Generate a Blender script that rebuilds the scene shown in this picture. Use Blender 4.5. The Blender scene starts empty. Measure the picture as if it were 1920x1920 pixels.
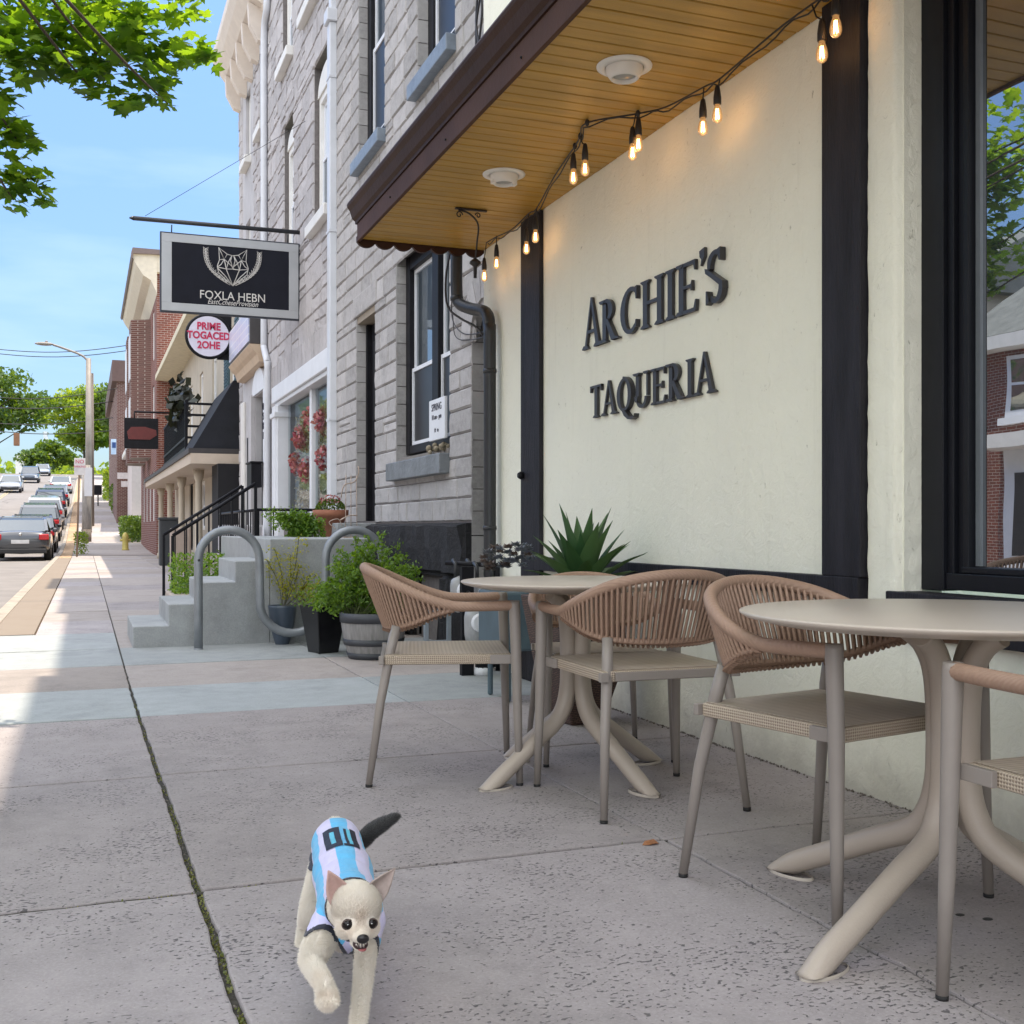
import bpy, bmesh, math, random
from mathutils import Vector, Matrix, noise
from mathutils.bvhtree import BVHTree
R = math.radians
PI = math.pi
rnd = random.Random(7)
scene = bpy.context.scene
col = scene.collection

# ------------------------------------------------------------ camera
cam_d = bpy.data.cameras.new('camera')
cam = bpy.data.objects.new('camera', cam_d)
col.objects.link(cam)
cam.location = (0, 0, 0.95)
cam.rotation_euler = (R(90), 0, R(-20.85))
cam_d.sensor_width = 36
cam_d.lens = 36 * 2100 / 1920
cam_d.shift_y = 30 / 1920
cam_d.clip_end = 3000
cam_d.clip_start = 0.05
scene.camera = cam
# ------------------------------------------------------------ sky, sun, exposure
SUN_EL, SUN_AZ = 74.0, 98.0     # azimuth clockwise from the street direction (+y)
w = bpy.data.worlds.new('World')
scene.world = w
w.use_nodes = True
nt = w.node_tree
bg = nt.nodes['Background']
sky = nt.nodes.new('ShaderNodeTexSky')
sky.sky_type = 'NISHITA'
sky.sun_disc = False
sky.sun_elevation = R(SUN_EL)
sky.sun_rotation = R(SUN_AZ)
sky.air_density = 1.0
sky.dust_density = 0.6
sky.ozone_density = 1.0
# clear blue above the street; bright cloud added out of view, overhead, left and behind, as neutral fill light
def wn(t, **k):
    n = nt.nodes.new(t)
    for a, v in k.items(): setattr(n, a, v)
    return n
tc = wn('ShaderNodeTexCoord'); sp = wn('ShaderNodeSeparateXYZ'); nt.links.new(tc.outputs['Generated'], sp.inputs[0])
dim = wn('ShaderNodeMapRange'); dim.inputs[1].default_value = 0; dim.inputs[2].default_value = 0.5; dim.inputs[3].default_value = 0.42; dim.inputs[4].default_value = 1.0
nt.links.new(sp.outputs[2], dim.inputs[0])
sc1 = wn('ShaderNodeMix', data_type='RGBA', blend_type='MULTIPLY'); sc1.inputs[0].default_value = 1
nt.links.new(sky.outputs[0], sc1.inputs[6]); nt.links.new(dim.outputs[0], sc1.inputs[7])
tint = wn('ShaderNodeMix', data_type='RGBA', blend_type='MULTIPLY'); tint.inputs[0].default_value = 1; tint.inputs[7].default_value = (0.84, 0.95, 1.10, 1)
nt.links.new(sc1.outputs[2], tint.inputs[6])
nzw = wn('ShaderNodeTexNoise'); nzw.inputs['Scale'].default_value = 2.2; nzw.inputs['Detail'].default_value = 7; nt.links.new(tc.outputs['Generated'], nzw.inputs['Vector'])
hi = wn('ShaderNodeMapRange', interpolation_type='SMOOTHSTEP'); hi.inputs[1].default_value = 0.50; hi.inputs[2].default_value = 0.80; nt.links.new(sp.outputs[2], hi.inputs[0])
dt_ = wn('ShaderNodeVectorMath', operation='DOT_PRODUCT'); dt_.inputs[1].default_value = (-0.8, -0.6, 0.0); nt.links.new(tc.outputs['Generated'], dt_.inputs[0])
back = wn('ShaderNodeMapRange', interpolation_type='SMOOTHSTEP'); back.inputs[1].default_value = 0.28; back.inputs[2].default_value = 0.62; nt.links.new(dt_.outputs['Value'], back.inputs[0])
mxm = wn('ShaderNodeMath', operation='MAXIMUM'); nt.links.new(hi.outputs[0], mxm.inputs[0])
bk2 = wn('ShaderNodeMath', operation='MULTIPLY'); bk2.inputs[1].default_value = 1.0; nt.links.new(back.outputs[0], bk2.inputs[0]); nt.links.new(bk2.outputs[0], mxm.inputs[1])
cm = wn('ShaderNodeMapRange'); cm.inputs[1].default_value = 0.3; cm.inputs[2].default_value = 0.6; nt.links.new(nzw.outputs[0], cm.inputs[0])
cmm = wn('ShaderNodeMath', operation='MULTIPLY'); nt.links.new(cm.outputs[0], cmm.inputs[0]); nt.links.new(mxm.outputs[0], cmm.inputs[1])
mpw = wn('ShaderNodeMapping'); mpw.inputs['Scale'].default_value = (3, 3, 14); nt.links.new(tc.outputs['Generated'], mpw.inputs[0])
nw2 = wn('ShaderNodeTexNoise'); nw2.inputs['Scale'].default_value = 1.6; nw2.inputs['Detail'].default_value = 8; nt.links.new(mpw.outputs[0], nw2.inputs['Vector'])
wsp = wn('ShaderNodeMapRange'); wsp.inputs[1].default_value = 0.52; wsp.inputs[2].default_value = 0.80; wsp.inputs[4].default_value = 0.06; nt.links.new(nw2.outputs[0], wsp.inputs[0])
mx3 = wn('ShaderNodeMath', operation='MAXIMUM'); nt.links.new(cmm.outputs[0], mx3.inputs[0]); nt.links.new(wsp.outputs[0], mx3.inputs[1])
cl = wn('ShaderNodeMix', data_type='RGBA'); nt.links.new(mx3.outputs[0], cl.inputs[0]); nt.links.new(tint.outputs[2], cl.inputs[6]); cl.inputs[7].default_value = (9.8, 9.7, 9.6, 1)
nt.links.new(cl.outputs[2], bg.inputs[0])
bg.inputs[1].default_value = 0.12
sl = bpy.data.lights.new('sun', 'SUN')
sl.energy = 2.3
sl.angle = R(0.5)
sl.color = (1.0, 0.87, 0.70)
so = bpy.data.objects.new('sun', sl)
col.objects.link(so)
sd = Vector((math.sin(R(SUN_AZ)) * math.cos(R(SUN_EL)), math.cos(R(SUN_AZ)) * math.cos(R(SUN_EL)), math.sin(R(SUN_EL))))
so.rotation_euler = sd.to_track_quat('Z', 'Y').to_euler()
so.location = (0, 0, 30)
scene.view_settings.view_transform = 'Standard'
scene.view_settings.look = 'None'
scene.view_settings.exposure = 1.42
scene.view_settings.gamma = 1
scene.cycles.max_bounces = 8
scene.cycles.transparent_max_bounces = 12

# ------------------------------------------------------------ materials
MATS = {}
def new_mat(name):
    m = bpy.data.materials.new(name); m.use_nodes = True
    MATS[name] = m
    return m, m.node_tree.nodes, m.node_tree.links, m.node_tree.nodes['Principled BSDF']
def c4(c, k=1.0): return (min(c[0]*k, 1), min(c[1]*k, 1), min(c[2]*k, 1), 1)
def mixc(N, L, fac, a, b, bt='MIX'):
    n = N.new('ShaderNodeMix'); n.data_type = 'RGBA'; n.blend_type = bt
    for i, v in ((0, fac), (6, a), (7, b)):
        if hasattr(v, 'links') or hasattr(v, 'is_output'): L.new(v, n.inputs[i])
        else: n.inputs[i].default_value = v
    return n.outputs[2]
def mth(N, L, op, a, b=0.0, c=None, clamp=False):
    n = N.new('ShaderNodeMath'); n.operation = op; n.use_clamp = clamp
    vs = [a, b] + ([c] if c is not None else [])
    for i, v in enumerate(vs):
        if hasattr(v, 'is_output'): L.new(v, n.inputs[i])
        else: n.inputs[i].default_value = v
    return n.outputs[0]
def coords(N, L, scale=(1, 1, 1), kind='Object', loc=(0, 0, 0)):
    t = N.new('ShaderNodeTexCoord'); mp = N.new('ShaderNodeMapping')
    mp.inputs['Scale'].default_value = scale; mp.inputs['Location'].default_value = loc
    L.new(t.outputs[kind], mp.inputs[0]); return mp.outputs[0]
def nz(N, L, vec, scale, detail=4, rough=0.55, dist=0.0):
    n = N.new('ShaderNodeTexNoise'); n.inputs['Scale'].default_value = scale
    n.inputs['Detail'].default_value = detail; n.inputs['Roughness'].default_value = rough
    n.inputs['Distortion'].default_value = dist
    L.new(vec, n.inputs['Vector']); return n.outputs[0]
def ramp(N, L, v, a, b):
    n = N.new('ShaderNodeMapRange'); n.inputs[1].default_value = a; n.inputs[2].default_value = b
    n.clamp = True; L.new(v, n.inputs[0]); return n.outputs[0]
def bump(N, L, h, strength, dist, prev=None):
    b = N.new('ShaderNodeBump'); b.inputs['Strength'].default_value = strength
    b.inputs['Distance'].default_value = dist; L.new(h, b.inputs['Height'])
    if prev is not None: L.new(prev, b.inputs['Normal'])
    return b.outputs[0]
def M(name, c, rough=0.6, var=0.12, scale=6, bmp=0.0, bscale=60, metal=0.0, spec=0.5, dirt=0.0, dirtc=(0.05, 0.045, 0.04), stretch=(1, 1, 1), coat=0):
    if name in MATS: return MATS[name]
    m, N, L, P = new_mat(name)
    v = coords(N, L, stretch)
    n1 = nz(N, L, v, scale, 6)
    out = mixc(N, L, ramp(N, L, n1, 0.3, 0.7), c4(c, 1 - var), c4(c, 1 + var))
    if dirt:
        n2 = nz(N, L, v, scale * 0.6, 8, 0.7)
        out = mixc(N, L, mth(N, L, 'MULTIPLY', ramp(N, L, n2, 0.52, 0.72), dirt), out, c4(dirtc))
    L.new(out, P.inputs['Base Color'])
    P.inputs['Roughness'].default_value = rough
    P.inputs['Metallic'].default_value = metal
    P.inputs['Specular IOR Level'].default_value = spec
    if coat: P.inputs['Coat Weight'].default_value = coat; P.inputs['Coat Roughness'].default_value = 0.05
    if bmp:
        n3 = nz(N, L, v, bscale, 6, 0.6)
        L.new(bump(N, L, n3, 1.0, bmp), P.inputs['Normal'])
    return m
def M_concrete(name, c, c2, pits=1.0, speck=(0.07, 0.065, 0.07)):
    m, N, L, P = new_mat(name)
    v = coords(N, L)
    big = nz(N, L, v, 0.9, 5, 0.6)
    out = mixc(N, L, ramp(N, L, big, 0.35, 0.65), c4(c), c4(c2))
    med = nz(N, L, v, 7, 8, 0.7)
    out = mixc(N, L, ramp(N, L, med, 0.3, 0.75), out, c4(c, 0.72))
    fine = nz(N, L, v, 130, 3, 0.7)
    out = mixc(N, L, mth(N, L, 'MULTIPLY', ramp(N, L, fine, 0.45, 0.75), 0.45), out, c4(c, 1.3))
    # pits: short dark flecks in drifting clusters
    vs = coords(N, L, (1.0, 1.45, 1.0), loc=(3, 1, 0))
    wob = nz(N, L, vs, 14, 2)
    p1 = nz(N, L, vs, 70, 2, 0.5, 0.35)
    mask = nz(N, L, v, 2.2, 3, 0.6)
    th = mth(N, L, 'MULTIPLY_ADD', mask, -0.42, 0.845)
    pit = mth(N, L, 'MULTIPLY', mth(N, L, 'SUBTRACT', p1, th), 22.0, clamp=True)
    pit = mth(N, L, 'MULTIPLY', pit, pits, clamp=True)
    out = mixc(N, L, mth(N, L, 'MULTIPLY', pit, 0.8), out, c4(speck))
    # pale flecks
    p2 = nz(N, L, v, 90, 1, 0.5)
    fl = mth(N, L, 'MULTIPLY', mth(N, L, 'SUBTRACT', p2, 0.78), 20.0, clamp=True)
    out = mixc(N, L, mth(N, L, 'MULTIPLY', fl, 0.5), out, (0.8, 0.8, 0.78, 1))
    # stains
    st = nz(N, L, v, 1.7, 7, 0.75, 0.4)
    out = mixc(N, L, mth(N, L, 'MULTIPLY', ramp(N, L, st, 0.50, 0.75), 0.55), out, c4(c, 0.45))
    at = N.new('ShaderNodeAttribute'); at.attribute_name = 'tone'
    out = mixc(N, L, at.outputs['Fac'], out, (.80, .79, .77, 1), 'MULTIPLY')
    L.new(out, P.inputs['Base Color'])
    P.inputs['Roughness'].default_value = 0.82
    h = mth(N, L, 'SUBTRACT', mth(N, L, 'MULTIPLY', fine, 0.25), pit)
    L.new(bump(N, L, h, 0.7, 0.004), P.inputs['Normal'])
    return m
def M_stone(name, c, c2, mott=0.5, bmp=0.012):
    m, N, L, P = new_mat(name)
    v = coords(N, L)
    at = N.new('ShaderNodeAttribute'); at.attribute_name = 'tone'
    out = mixc(N, L, at.outputs['Fac'], c4(c), c4(c2))
    n1 = nz(N, L, v, 5, 8, 0.72)
    out = mixc(N, L, mth(N, L, 'MULTIPLY', ramp(N, L, n1, 0.5, 0.75), mott), out, c4(c, 0.35))
    n2 = nz(N, L, v, 22, 5, 0.7)
    out = mixc(N, L, mth(N, L, 'MULTIPLY', ramp(N, L, n2, 0.4, 0.7), 0.35), out, c4(c2, 1.15))
    L.new(out, P.inputs['Base Color']); P.inputs['Roughness'].default_value = 0.88
    n3 = nz(N, L, v, 16, 8, 0.7)
    L.new(bump(N, L, n3, 0.8, bmp), P.inputs['Normal'])
    return m
def M_brick(name, c, c2, mortar=(0.4, 0.36, 0.32), bw=0.21, rh=0.075, axes='yz'):
    m, N, L, P = new_mat(name)
    t = N.new('ShaderNodeTexCoord'); s = N.new('ShaderNodeSeparateXYZ'); cb = N.new('ShaderNodeCombineXYZ')
    L.new(t.outputs['Object'], s.inputs[0])
    a = mth(N, L, 'ADD', s.outputs[0], s.outputs[1])
    L.new(a, cb.inputs[0]); L.new(s.outputs[2], cb.inputs[1])
    b = N.new('ShaderNodeTexBrick'); L.new(cb.outputs[0], b.inputs['Vector'])
    b.inputs['Scale'].default_value = 1; b.inputs['Brick Width'].default_value = bw; b.inputs['Row Height'].default_value = rh
    b.inputs['Mortar Size'].default_value = 0.006; b.inputs['Bias'].default_value = 0
    b.inputs['Color1'].default_value = c4(c); b.inputs['Color2'].default_value = c4(c2); b.inputs['Mortar'].default_value = c4(mortar)
    n1 = nz(N, L, t.outputs['Object'], 2.5, 6, 0.7)
    out = mixc(N, L, mth(N, L, 'MULTIPLY', ramp(N, L, n1, 0.45, 0.75), 0.4), b.outputs[0], c4(c, 0.5))
    L.new(out, P.inputs['Base Color']); P.inputs['Roughness'].default_value = 0.85
    L.new(bump(N, L, b.outputs[1], -0.5, 0.006), P.inputs['Normal'])
    return m
def M_leaf(name, c, c2, trans=0.5):
    m, N, L, P = new_mat(name)
    at = N.new('ShaderNodeAttribute'); at.attribute_name = 'tone'
    out = mixc(N, L, at.outputs['Fac'], c4(c), c4(c2))
    L.new(out, P.inputs['Base Color']); P.inputs['Roughness'].default_value = 0.45
    P.inputs['Specular IOR Level'].default_value = 0.4
    tr = N.new('ShaderNodeBsdfTranslucent')
    out2 = mixc(N, L, 1.0, out, (3.3, 2.7, 0.5, 1), 'MULTIPLY')
    L.new(out2, tr.inputs[0])
    mx = N.new('ShaderNodeMixShader'); mx.inputs[0].default_value = trans
    L.new(P.outputs[0], mx.inputs[1]); L.new(tr.outputs[0], mx.inputs[2])
    L.new(mx.outputs[0], N['Material Output'].inputs[0])
    return m
def M_glass(name, base=(0.02, 0.025, 0.03), refl=0.35, rough=0.02, tint=(0.9, 0.95, 1.0), see=0.0):
    m, N, L, P = new_mat(name)
    v = coords(N, L)
    P.inputs['Base Color'].default_value = c4(base); P.inputs['Roughness'].default_value = 0.4
    g = N.new('ShaderNodeBsdfGlossy'); g.inputs[0].default_value = c4(tint); g.inputs[1].default_value = rough
    n = nz(N, L, v, 1.2, 2)
    L.new(bump(N, L, n, 0.25, 0.01), g.inputs['Normal'])
    mx = N.new('ShaderNodeMixShader'); mx.inputs[0].default_value = refl
    under = P.outputs[0]
    if see:
        tb = N.new('ShaderNodeBsdfTransparent'); tb.inputs[0].default_value = (0.8, 0.85, 0.85, 1)
        m2 = N.new('ShaderNodeMixShader'); m2.inputs[0].default_value = see
        L.new(P.outputs[0], m2.inputs[1]); L.new(tb.outputs[0], m2.inputs[2]); under = m2.outputs[0]
    L.new(under, mx.inputs[1]); L.new(g.outputs[0], mx.inputs[2])
    L.new(mx.outputs[0], N['Material Output'].inputs[0])
    return m
def M_emit(name, c, s):
    m, N, L, P = new_mat(name)
    P.inputs['Base Color'].default_value = c4(c); P.inputs['Emission Color'].default_value = c4(c)
    P.inputs['Emission Strength'].default_value = s
    return m

# ------------------------------------------------------------ mesh builder
class MB:
    def __init__(s): s.v = []; s.f = []; s.mi = []; s.sm = []; s.tone = []; s.m = 0; s.smooth = False; s.t = 0.5
    def add(s, vs, fs):
        b = len(s.v); s.v += [tuple(p) for p in vs]; s.tone += [s.t] * len(vs)
        for f in fs: s.f.append(tuple(b + i for i in f)); s.mi.append(s.m); s.sm.append(s.smooth)
    def box(s, x0, x1, y0, y1, z0, z1, rot=None, c=None):
        vs = [(x, y, z) for x in (x0, x1) for y in (y0, y1) for z in (z0, z1)]
        if rot is not None:
            cc = Vector(c) if c is not None else Vector(((x0+x1)/2, (y0+y1)/2, (z0+z1)/2))
            vs = [tuple(cc + rot @ (Vector(p) - cc)) for p in vs]
        s.add(vs, [(0, 1, 3, 2), (4, 6, 7, 5), (0, 4, 5, 1), (2, 3, 7, 6), (0, 2, 6, 4), (1, 5, 7, 3)])
    def quad(s, a, b, c, d): s.add([a, b, c, d], [(0, 1, 2, 3)])
    def bar(s, a, b, w, h=None, up=(0, 0, 1)):
        h = h or w; a = Vector(a); b = Vector(b); d = (b - a).normalized(); u = Vector(up)
        if abs(d.dot(u)) > 0.98: u = Vector((1, 0, 0))
        r = d.cross(u).normalized(); u = r.cross(d).normalized()
        vs = []
        for p in (a, b):
            for i, j in ((-1, -1), (1, -1), (1, 1), (-1, 1)): vs.append(p + r * i * w / 2 + u * j * h / 2)
        s.add(vs, [(3, 2, 1, 0), (4, 5, 6, 7), (0, 1, 5, 4), (1, 2, 6, 5), (2, 3, 7, 6), (3, 0, 4, 7)])
    def tube(s, pts, rad, n=8, caps=True, closed=False, sq=1.0):
        pts = [Vector(p) for p in pts]; k = len(pts)
        rs = rad if isinstance(rad, (list, tuple)) else [rad] * k
        sm = s.smooth; s.smooth = True
        prev = None; vs = []
        for i, p in enumerate(pts):
            if closed: d = pts[(i + 1) % k] - pts[i - 1]
            else: d = pts[min(i + 1, k - 1)] - pts[max(i - 1, 0)]
            if d.length < 1e-9: d = Vector((0, 0, 1))
            d.normalize()
            if prev is None:
                u = Vector((0, 0, 1)) if abs(d.z) < 0.9 else Vector((1, 0, 0))
                u = (u - d * u.dot(d)).normalized()
            else:
                u = prev - d * prev.dot(d)
                u = u.normalized() if u.length > 1e-6 else d.orthogonal().normalized()
            prev = u; r = d.cross(u)
            for j in range(n):
                a = 2 * PI * j / n
                vs.append(p + (u * math.cos(a) * sq + r * math.sin(a)) * rs[i])
        fs = []
        for i in range(k if closed else k - 1):
            a0 = i * n; b0 = ((i + 1) % k) * n
            for j in range(n): fs.append((a0 + j, a0 + (j + 1) % n, b0 + (j + 1) % n, b0 + j))
        s.add(vs, fs)
        if caps and not closed:
            b = len(s.v) - len(vs); s.smooth = False
            s.f.append(tuple(b + j for j in reversed(range(n)))); s.mi.append(s.m); s.sm.append(False)
            s.f.append(tuple(b + (k - 1) * n + j for j in range(n))); s.mi.append(s.m); s.sm.append(False)
        s.smooth = sm
    def lathe(s, prof, c=(0, 0, 0), n=24, sx=1, sy=1, cap=True):
        sm = s.smooth; s.smooth = True; vs = []; fs = []
        for r, z in prof:
            for j in range(n):
                a = 2 * PI * j / n; vs.append((c[0] + r * math.cos(a) * sx, c[1] + r * math.sin(a) * sy, c[2] + z))
        for i in range(len(prof) - 1):
            for j in range(n): fs.append((i*n + j, i*n + (j+1) % n, (i+1)*n + (j+1) % n, (i+1)*n + j))
        s.add(vs, fs); s.smooth = False
        if cap:
            b = len(s.v) - len(vs)
            s.f.append(tuple(b + j for j in reversed(range(n)))); s.mi.append(s.m); s.sm.append(False)
            s.f.append(tuple(b + (len(prof)-1)*n + j for j in range(n))); s.mi.append(s.m); s.sm.append(False)
        s.smooth = sm
    def prism(s, poly, origin, ax, ay, depth):
        # polygon in the plane (ax, ay) through origin, extruded along ax x ay by depth
        o = Vector(origin); ax = Vector(ax); ay = Vector(ay); nn = ax.cross(ay).normalized() * depth
        k = len(poly); a = [o + ax * x + ay * y for x, y in poly]
        s.add(a + [p + nn for p in a], [tuple(reversed(range(k))), tuple(range(k, 2*k))] + [(i, (i+1) % k, k + (i+1) % k, k + i) for i in range(k)])
    def ball(s, c, r, n=12, m=8, sx=1, sy=1, sz=1, rot=None):
        sm = s.smooth; s.smooth = True; vs = []; fs = []; c = Vector(c)
        for i in range(m + 1):
            th = PI * i / m
            for j in range(n):
                a = 2*PI*j/n; p = Vector((math.sin(th)*math.cos(a)*sx, math.sin(th)*math.sin(a)*sy, math.cos(th)*sz)) * r
                if rot is not None: p = rot @ p
                vs.append(c + p)
        for i in range(m):
            for j in range(n): fs.append((i*n+j, (i+1)*n+j, (i+1)*n+(j+1) % n, i*n+(j+1) % n))
        s.add(vs, fs); s.smooth = sm
    def build(s, name, mats, parent=None, local=False, bevel=0, seg=2, fix=False):
        me = bpy.data.meshes.new(name)
        off = Vector((0, 0, 0))
        if parent is not None and not local:
            q = parent
            while q is not None: off += q.location; q = q.parent
        me.from_pydata([tuple(Vector(p) - off) for p in s.v] if off.length else s.v, [], s.f)
        if not isinstance(mats, (list, tuple)): mats = [mats]
        for m in mats: me.materials.append(m)
        me.polygons.foreach_set('material_index', s.mi)
        me.polygons.foreach_set('use_smooth', s.sm)
        at = me.attributes.new('tone', 'FLOAT', 'POINT'); at.data.foreach_set('value', s.tone)
        if fix:
            bm = bmesh.new(); bm.from_mesh(me); bmesh.ops.recalc_face_normals(bm, faces=bm.faces); bm.to_mesh(me); bm.free()
        me.update()
        o = bpy.data.objects.new(name, me); col.objects.link(o)
        if parent is not None: o.parent = parent
        if bevel:
            b = o.modifiers.new('bevel', 'BEVEL'); b.width = bevel; b.segments = seg; b.limit_method = 'ANGLE'; b.angle_limit = R(40)
            b.harden_normals = False
        return o
def tag(o, label=None, cat=None, group=None, kind=None):
    for k, v in (('label', label), ('category', cat), ('group', group), ('kind', kind)):
        if v: o[k] = v
    return o
def thing(name, label, cat, loc=(0, 0, 0), rz=0, group=None):
    o = bpy.data.objects.new(name, None); o.empty_display_size = 0.1
    col.objects.link(o); o.location = loc; o.rotation_euler = (0, 0, rz)
    return tag(o, label, cat, group)
def copy_tree(o, parent=None):
    c = o.copy(); col.objects.link(c)
    if parent is not None: c.parent = parent
    for ch in list(o.children): copy_tree(ch, c)
    return c
def dup(o, loc, rz, label, group=None):
    c = copy_tree(o); c.location = loc; c.rotation_euler = (0, 0, rz); c['label'] = label
    if group: c['group'] = group
    return c
def struct(mb, name, mats, **k): return tag(mb.build(name, mats, **k), kind='structure')
def spline(pts, k=6):
    pts = [Vector(p) for p in pts]; out = []
    for i in range(len(pts) - 1):
        p0 = pts[max(i-1, 0)]; p1 = pts[i]; p2 = pts[i+1]; p3 = pts[min(i+2, len(pts)-1)]
        for j in range(k):
            t = j / k
            out.append(0.5 * ((2*p1) + (p2-p0)*t + (2*p0-5*p1+4*p2-p3)*t*t + (3*p1-p0-3*p2+p3)*t**3))
    out.append(pts[-1]); return out
def text_obj(name, body, size, mat, parent, loc, rot, extrude=0.004, align='CENTER', sx=1.0, space=1.0, shear=0, offset=0.0, res=3):
    cu = bpy.data.curves.new(name, 'FONT'); cu.body = body; cu.size = size; cu.extrude = extrude; cu.align_x = align; cu.align_y = 'CENTER'
    cu.space_character = space; cu.shear = shear; cu.offset = offset; cu.resolution_u = res
    t = bpy.data.objects.new('tmp', cu); col.objects.link(t)
    me = bpy.data.meshes.new_from_object(t.evaluated_get(bpy.context.evaluated_depsgraph_get()))
    bpy.data.objects.remove(t); me.name = name
    me.transform(Matrix.Diagonal((sx, 1, 1, 1)))
    me.materials.clear(); me.materials.append(mat)
    o = bpy.data.objects.new(name, me); col.objects.link(o)
    if parent is not None: o.parent = parent; loc = Vector(loc) - parent.location
    o.location = loc; o.rotation_euler = rot
    return o
# picture helpers used only to place things on real planes
CT, ST = math.cos(R(20.85)), math.sin(R(20.85))
def on_x(px, py, x):       # point on the vertical plane x = const seen at (px, py)
    u = (px - 960) / 2100; D = x / (ST + CT * u); return (x, D * (CT - ST * u), 0.95 + (990 - py) * D / 2100)
def on_z(px, py, z=0.0):
    D = 2100 * (0.95 - z) / (py - 990); u = (px - 960) / 2100; return (D * (ST + CT * u), D * (CT - ST * u), z)
def on_y(px, py, y):
    u = (px - 960) / 2100; D = y / (CT - ST * u); return (D * (ST + CT * u), y, 0.95 + (990 - py) * D / 2100)
def g(y):                  # height of the street along y: flat, then a long climb
    if y < 40: return 0.0
    if y < 60: return 0.075 / 40 * (y - 40) ** 2
    if y < 155: return 0.75 + 0.075 * (y - 60)
    if y < 175: return 7.875 + 0.075 * (y - 155) - 0.0025 * (y - 155) ** 2
    return 8.375 - 0.025 * (y - 175)
# ------------------------------------------------------------ ground, road, pavement
m_conc = M_concrete('concrete_pink', (0.43, 0.392, 0.395), (0.375, 0.342, 0.346), 1.0)
m_conc_b = M_concrete('concrete_blue', (0.40, 0.43, 0.44), (0.36, 0.385, 0.395), 0.15)
m_conc_l = M_concrete('concrete_tan', (0.43, 0.385, 0.36), (0.36, 0.32, 0.30), 0.35)
m_soil = M('joint_soil', (0.05, 0.045, 0.035), 0.95, 0.5, 40, 0.01)
m_asph = M('asphalt', (0.20, 0.185, 0.175), 0.9, 0.12, 1.5, 0.004, 90, dirt=0.3, dirtc=(0.18, 0.17, 0.16))
m_kerb = M('kerb_stone', (0.33, 0.29, 0.24), 0.85, 0.15, 5, 0.004, 60, dirt=0.5)
m_paver = M_brick('verge_pavers', (0.34, 0.25, 0.18), (0.38, 0.30, 0.22), (0.22, 0.18, 0.14), 0.2, 0.1)
m_lawn = M('lawn', (0.07, 0.12, 0.03), 0.9, 0.4, 3, 0.03, 30)
def ribbon(mb, x0, x1, ys, dz, skirt=0.0):
    for a, b in zip(ys[:-1], ys[1:]):
        za, zb = g(a) + dz, g(b) + dz
        mb.quad((x0, a, za), (x1, a, za), (x1, b, zb), (x0, b, zb))
        if skirt:
            for x in (x0, x1): mb.quad((x, a, za - skirt), (x, b, zb - skirt), (x, b, zb), (x, a, za))
ysall = [-60, -20, 0, 20, 40] + [40 + 2*i for i in range(1, 72)] + [200, 240, 300, 400, 600, 900]
mb = MB()
for a, b in zip(ysall[:-1], ysall[1:]):
    mb.quad((-700, a, g(a) - 0.3), (700, a, g(a) - 0.3), (700, b, g(b) - 0.3), (-700, b, g(b) - 0.3))
struct(mb, 'ground', m_lawn)
mb = MB(); ribbon(mb, -11.5, -0.95, ysall, -0.13, 0.1); struct(mb, 'road', m_asph)
mb = MB(); rp = random.Random(5)
for k in range(26):
    y0_ = rp.uniform(14, 110); x0_ = rp.uniform(-10, -3.2); pts = [Vector((x0_ + rp.uniform(-.5, .5) * i * .4, y0_ + i * rp.uniform(.5, 1.6), 0)) for i in range(6)] if k % 2 else [Vector((x0_ + i * .8, y0_ + rp.uniform(-.2, .2), 0)) for i in range(5)]
    for a, b_ in zip(pts[:-1], pts[1:]):
        d_ = (b_ - a).normalized(); s_ = Vector((-d_.y, d_.x, 0)) * .035; mb.quad(*[(p.x, p.y, g(p.y) - .126) for p in (a - s_, a + s_, b_ + s_, b_ - s_)])
for (xa, xb, ya, yb) in ((-4.6, -2.9, 28, 33), (-8.8, -6.9, 24, 30), (-5.2, -3.6, 62, 70), (-9.5, -7.8, 80, 92)): ribbon(mb, xa, xb, [ya, (ya + yb) / 2, yb], -.1255)
struct(mb, 'road_patches', M('tar', (.11, .105, .10), .9, .2, 6))
mb = MB()
for xc_ in (-6.32, -6.12): ribbon(mb, xc_ - .05, xc_ + .05, [12 + 4 * i for i in range(38)], -.1245)
struct(mb, 'road_line', M('line_yellow', (.36, .30, .16), .85, .3, 12, dirt=.8, dirtc=(.2, .19, .17)))
mb = MB(); ribbon(mb, -15.5, -11.65, ysall[:-3], 0.0, 0.2); struct(mb, 'far_pavement', m_conc_l)
mb = MB(); ribbon(mb, -11.65, -11.5, ysall[:-3], 0.002, 0.2)
y = -8.0
while y < 150:                                    # kerb in lengths, a small gap between
    y2 = y + 2.4
    za, zb = g(y) + 0.001, g(y2) + 0.001
    vs = [(-0.95, y + .008, za - .2), (-0.80, y + .008, za - .2), (-0.80, y2 - .008, zb - .2), (-0.95, y2 - .008, zb - .2),
          (-0.94, y + .008, za), (-0.80, y + .008, za), (-0.80, y2 - .008, zb), (-0.94, y2 - .008, zb)]
    mb.add(vs, [(4, 5, 6, 7), (0, 1, 5, 4), (1, 2, 6, 5), (2, 3, 7, 6), (3, 0, 4, 7)])
    y = y2
struct(mb, 'kerb', m_kerb, bevel=0.012)
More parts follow.
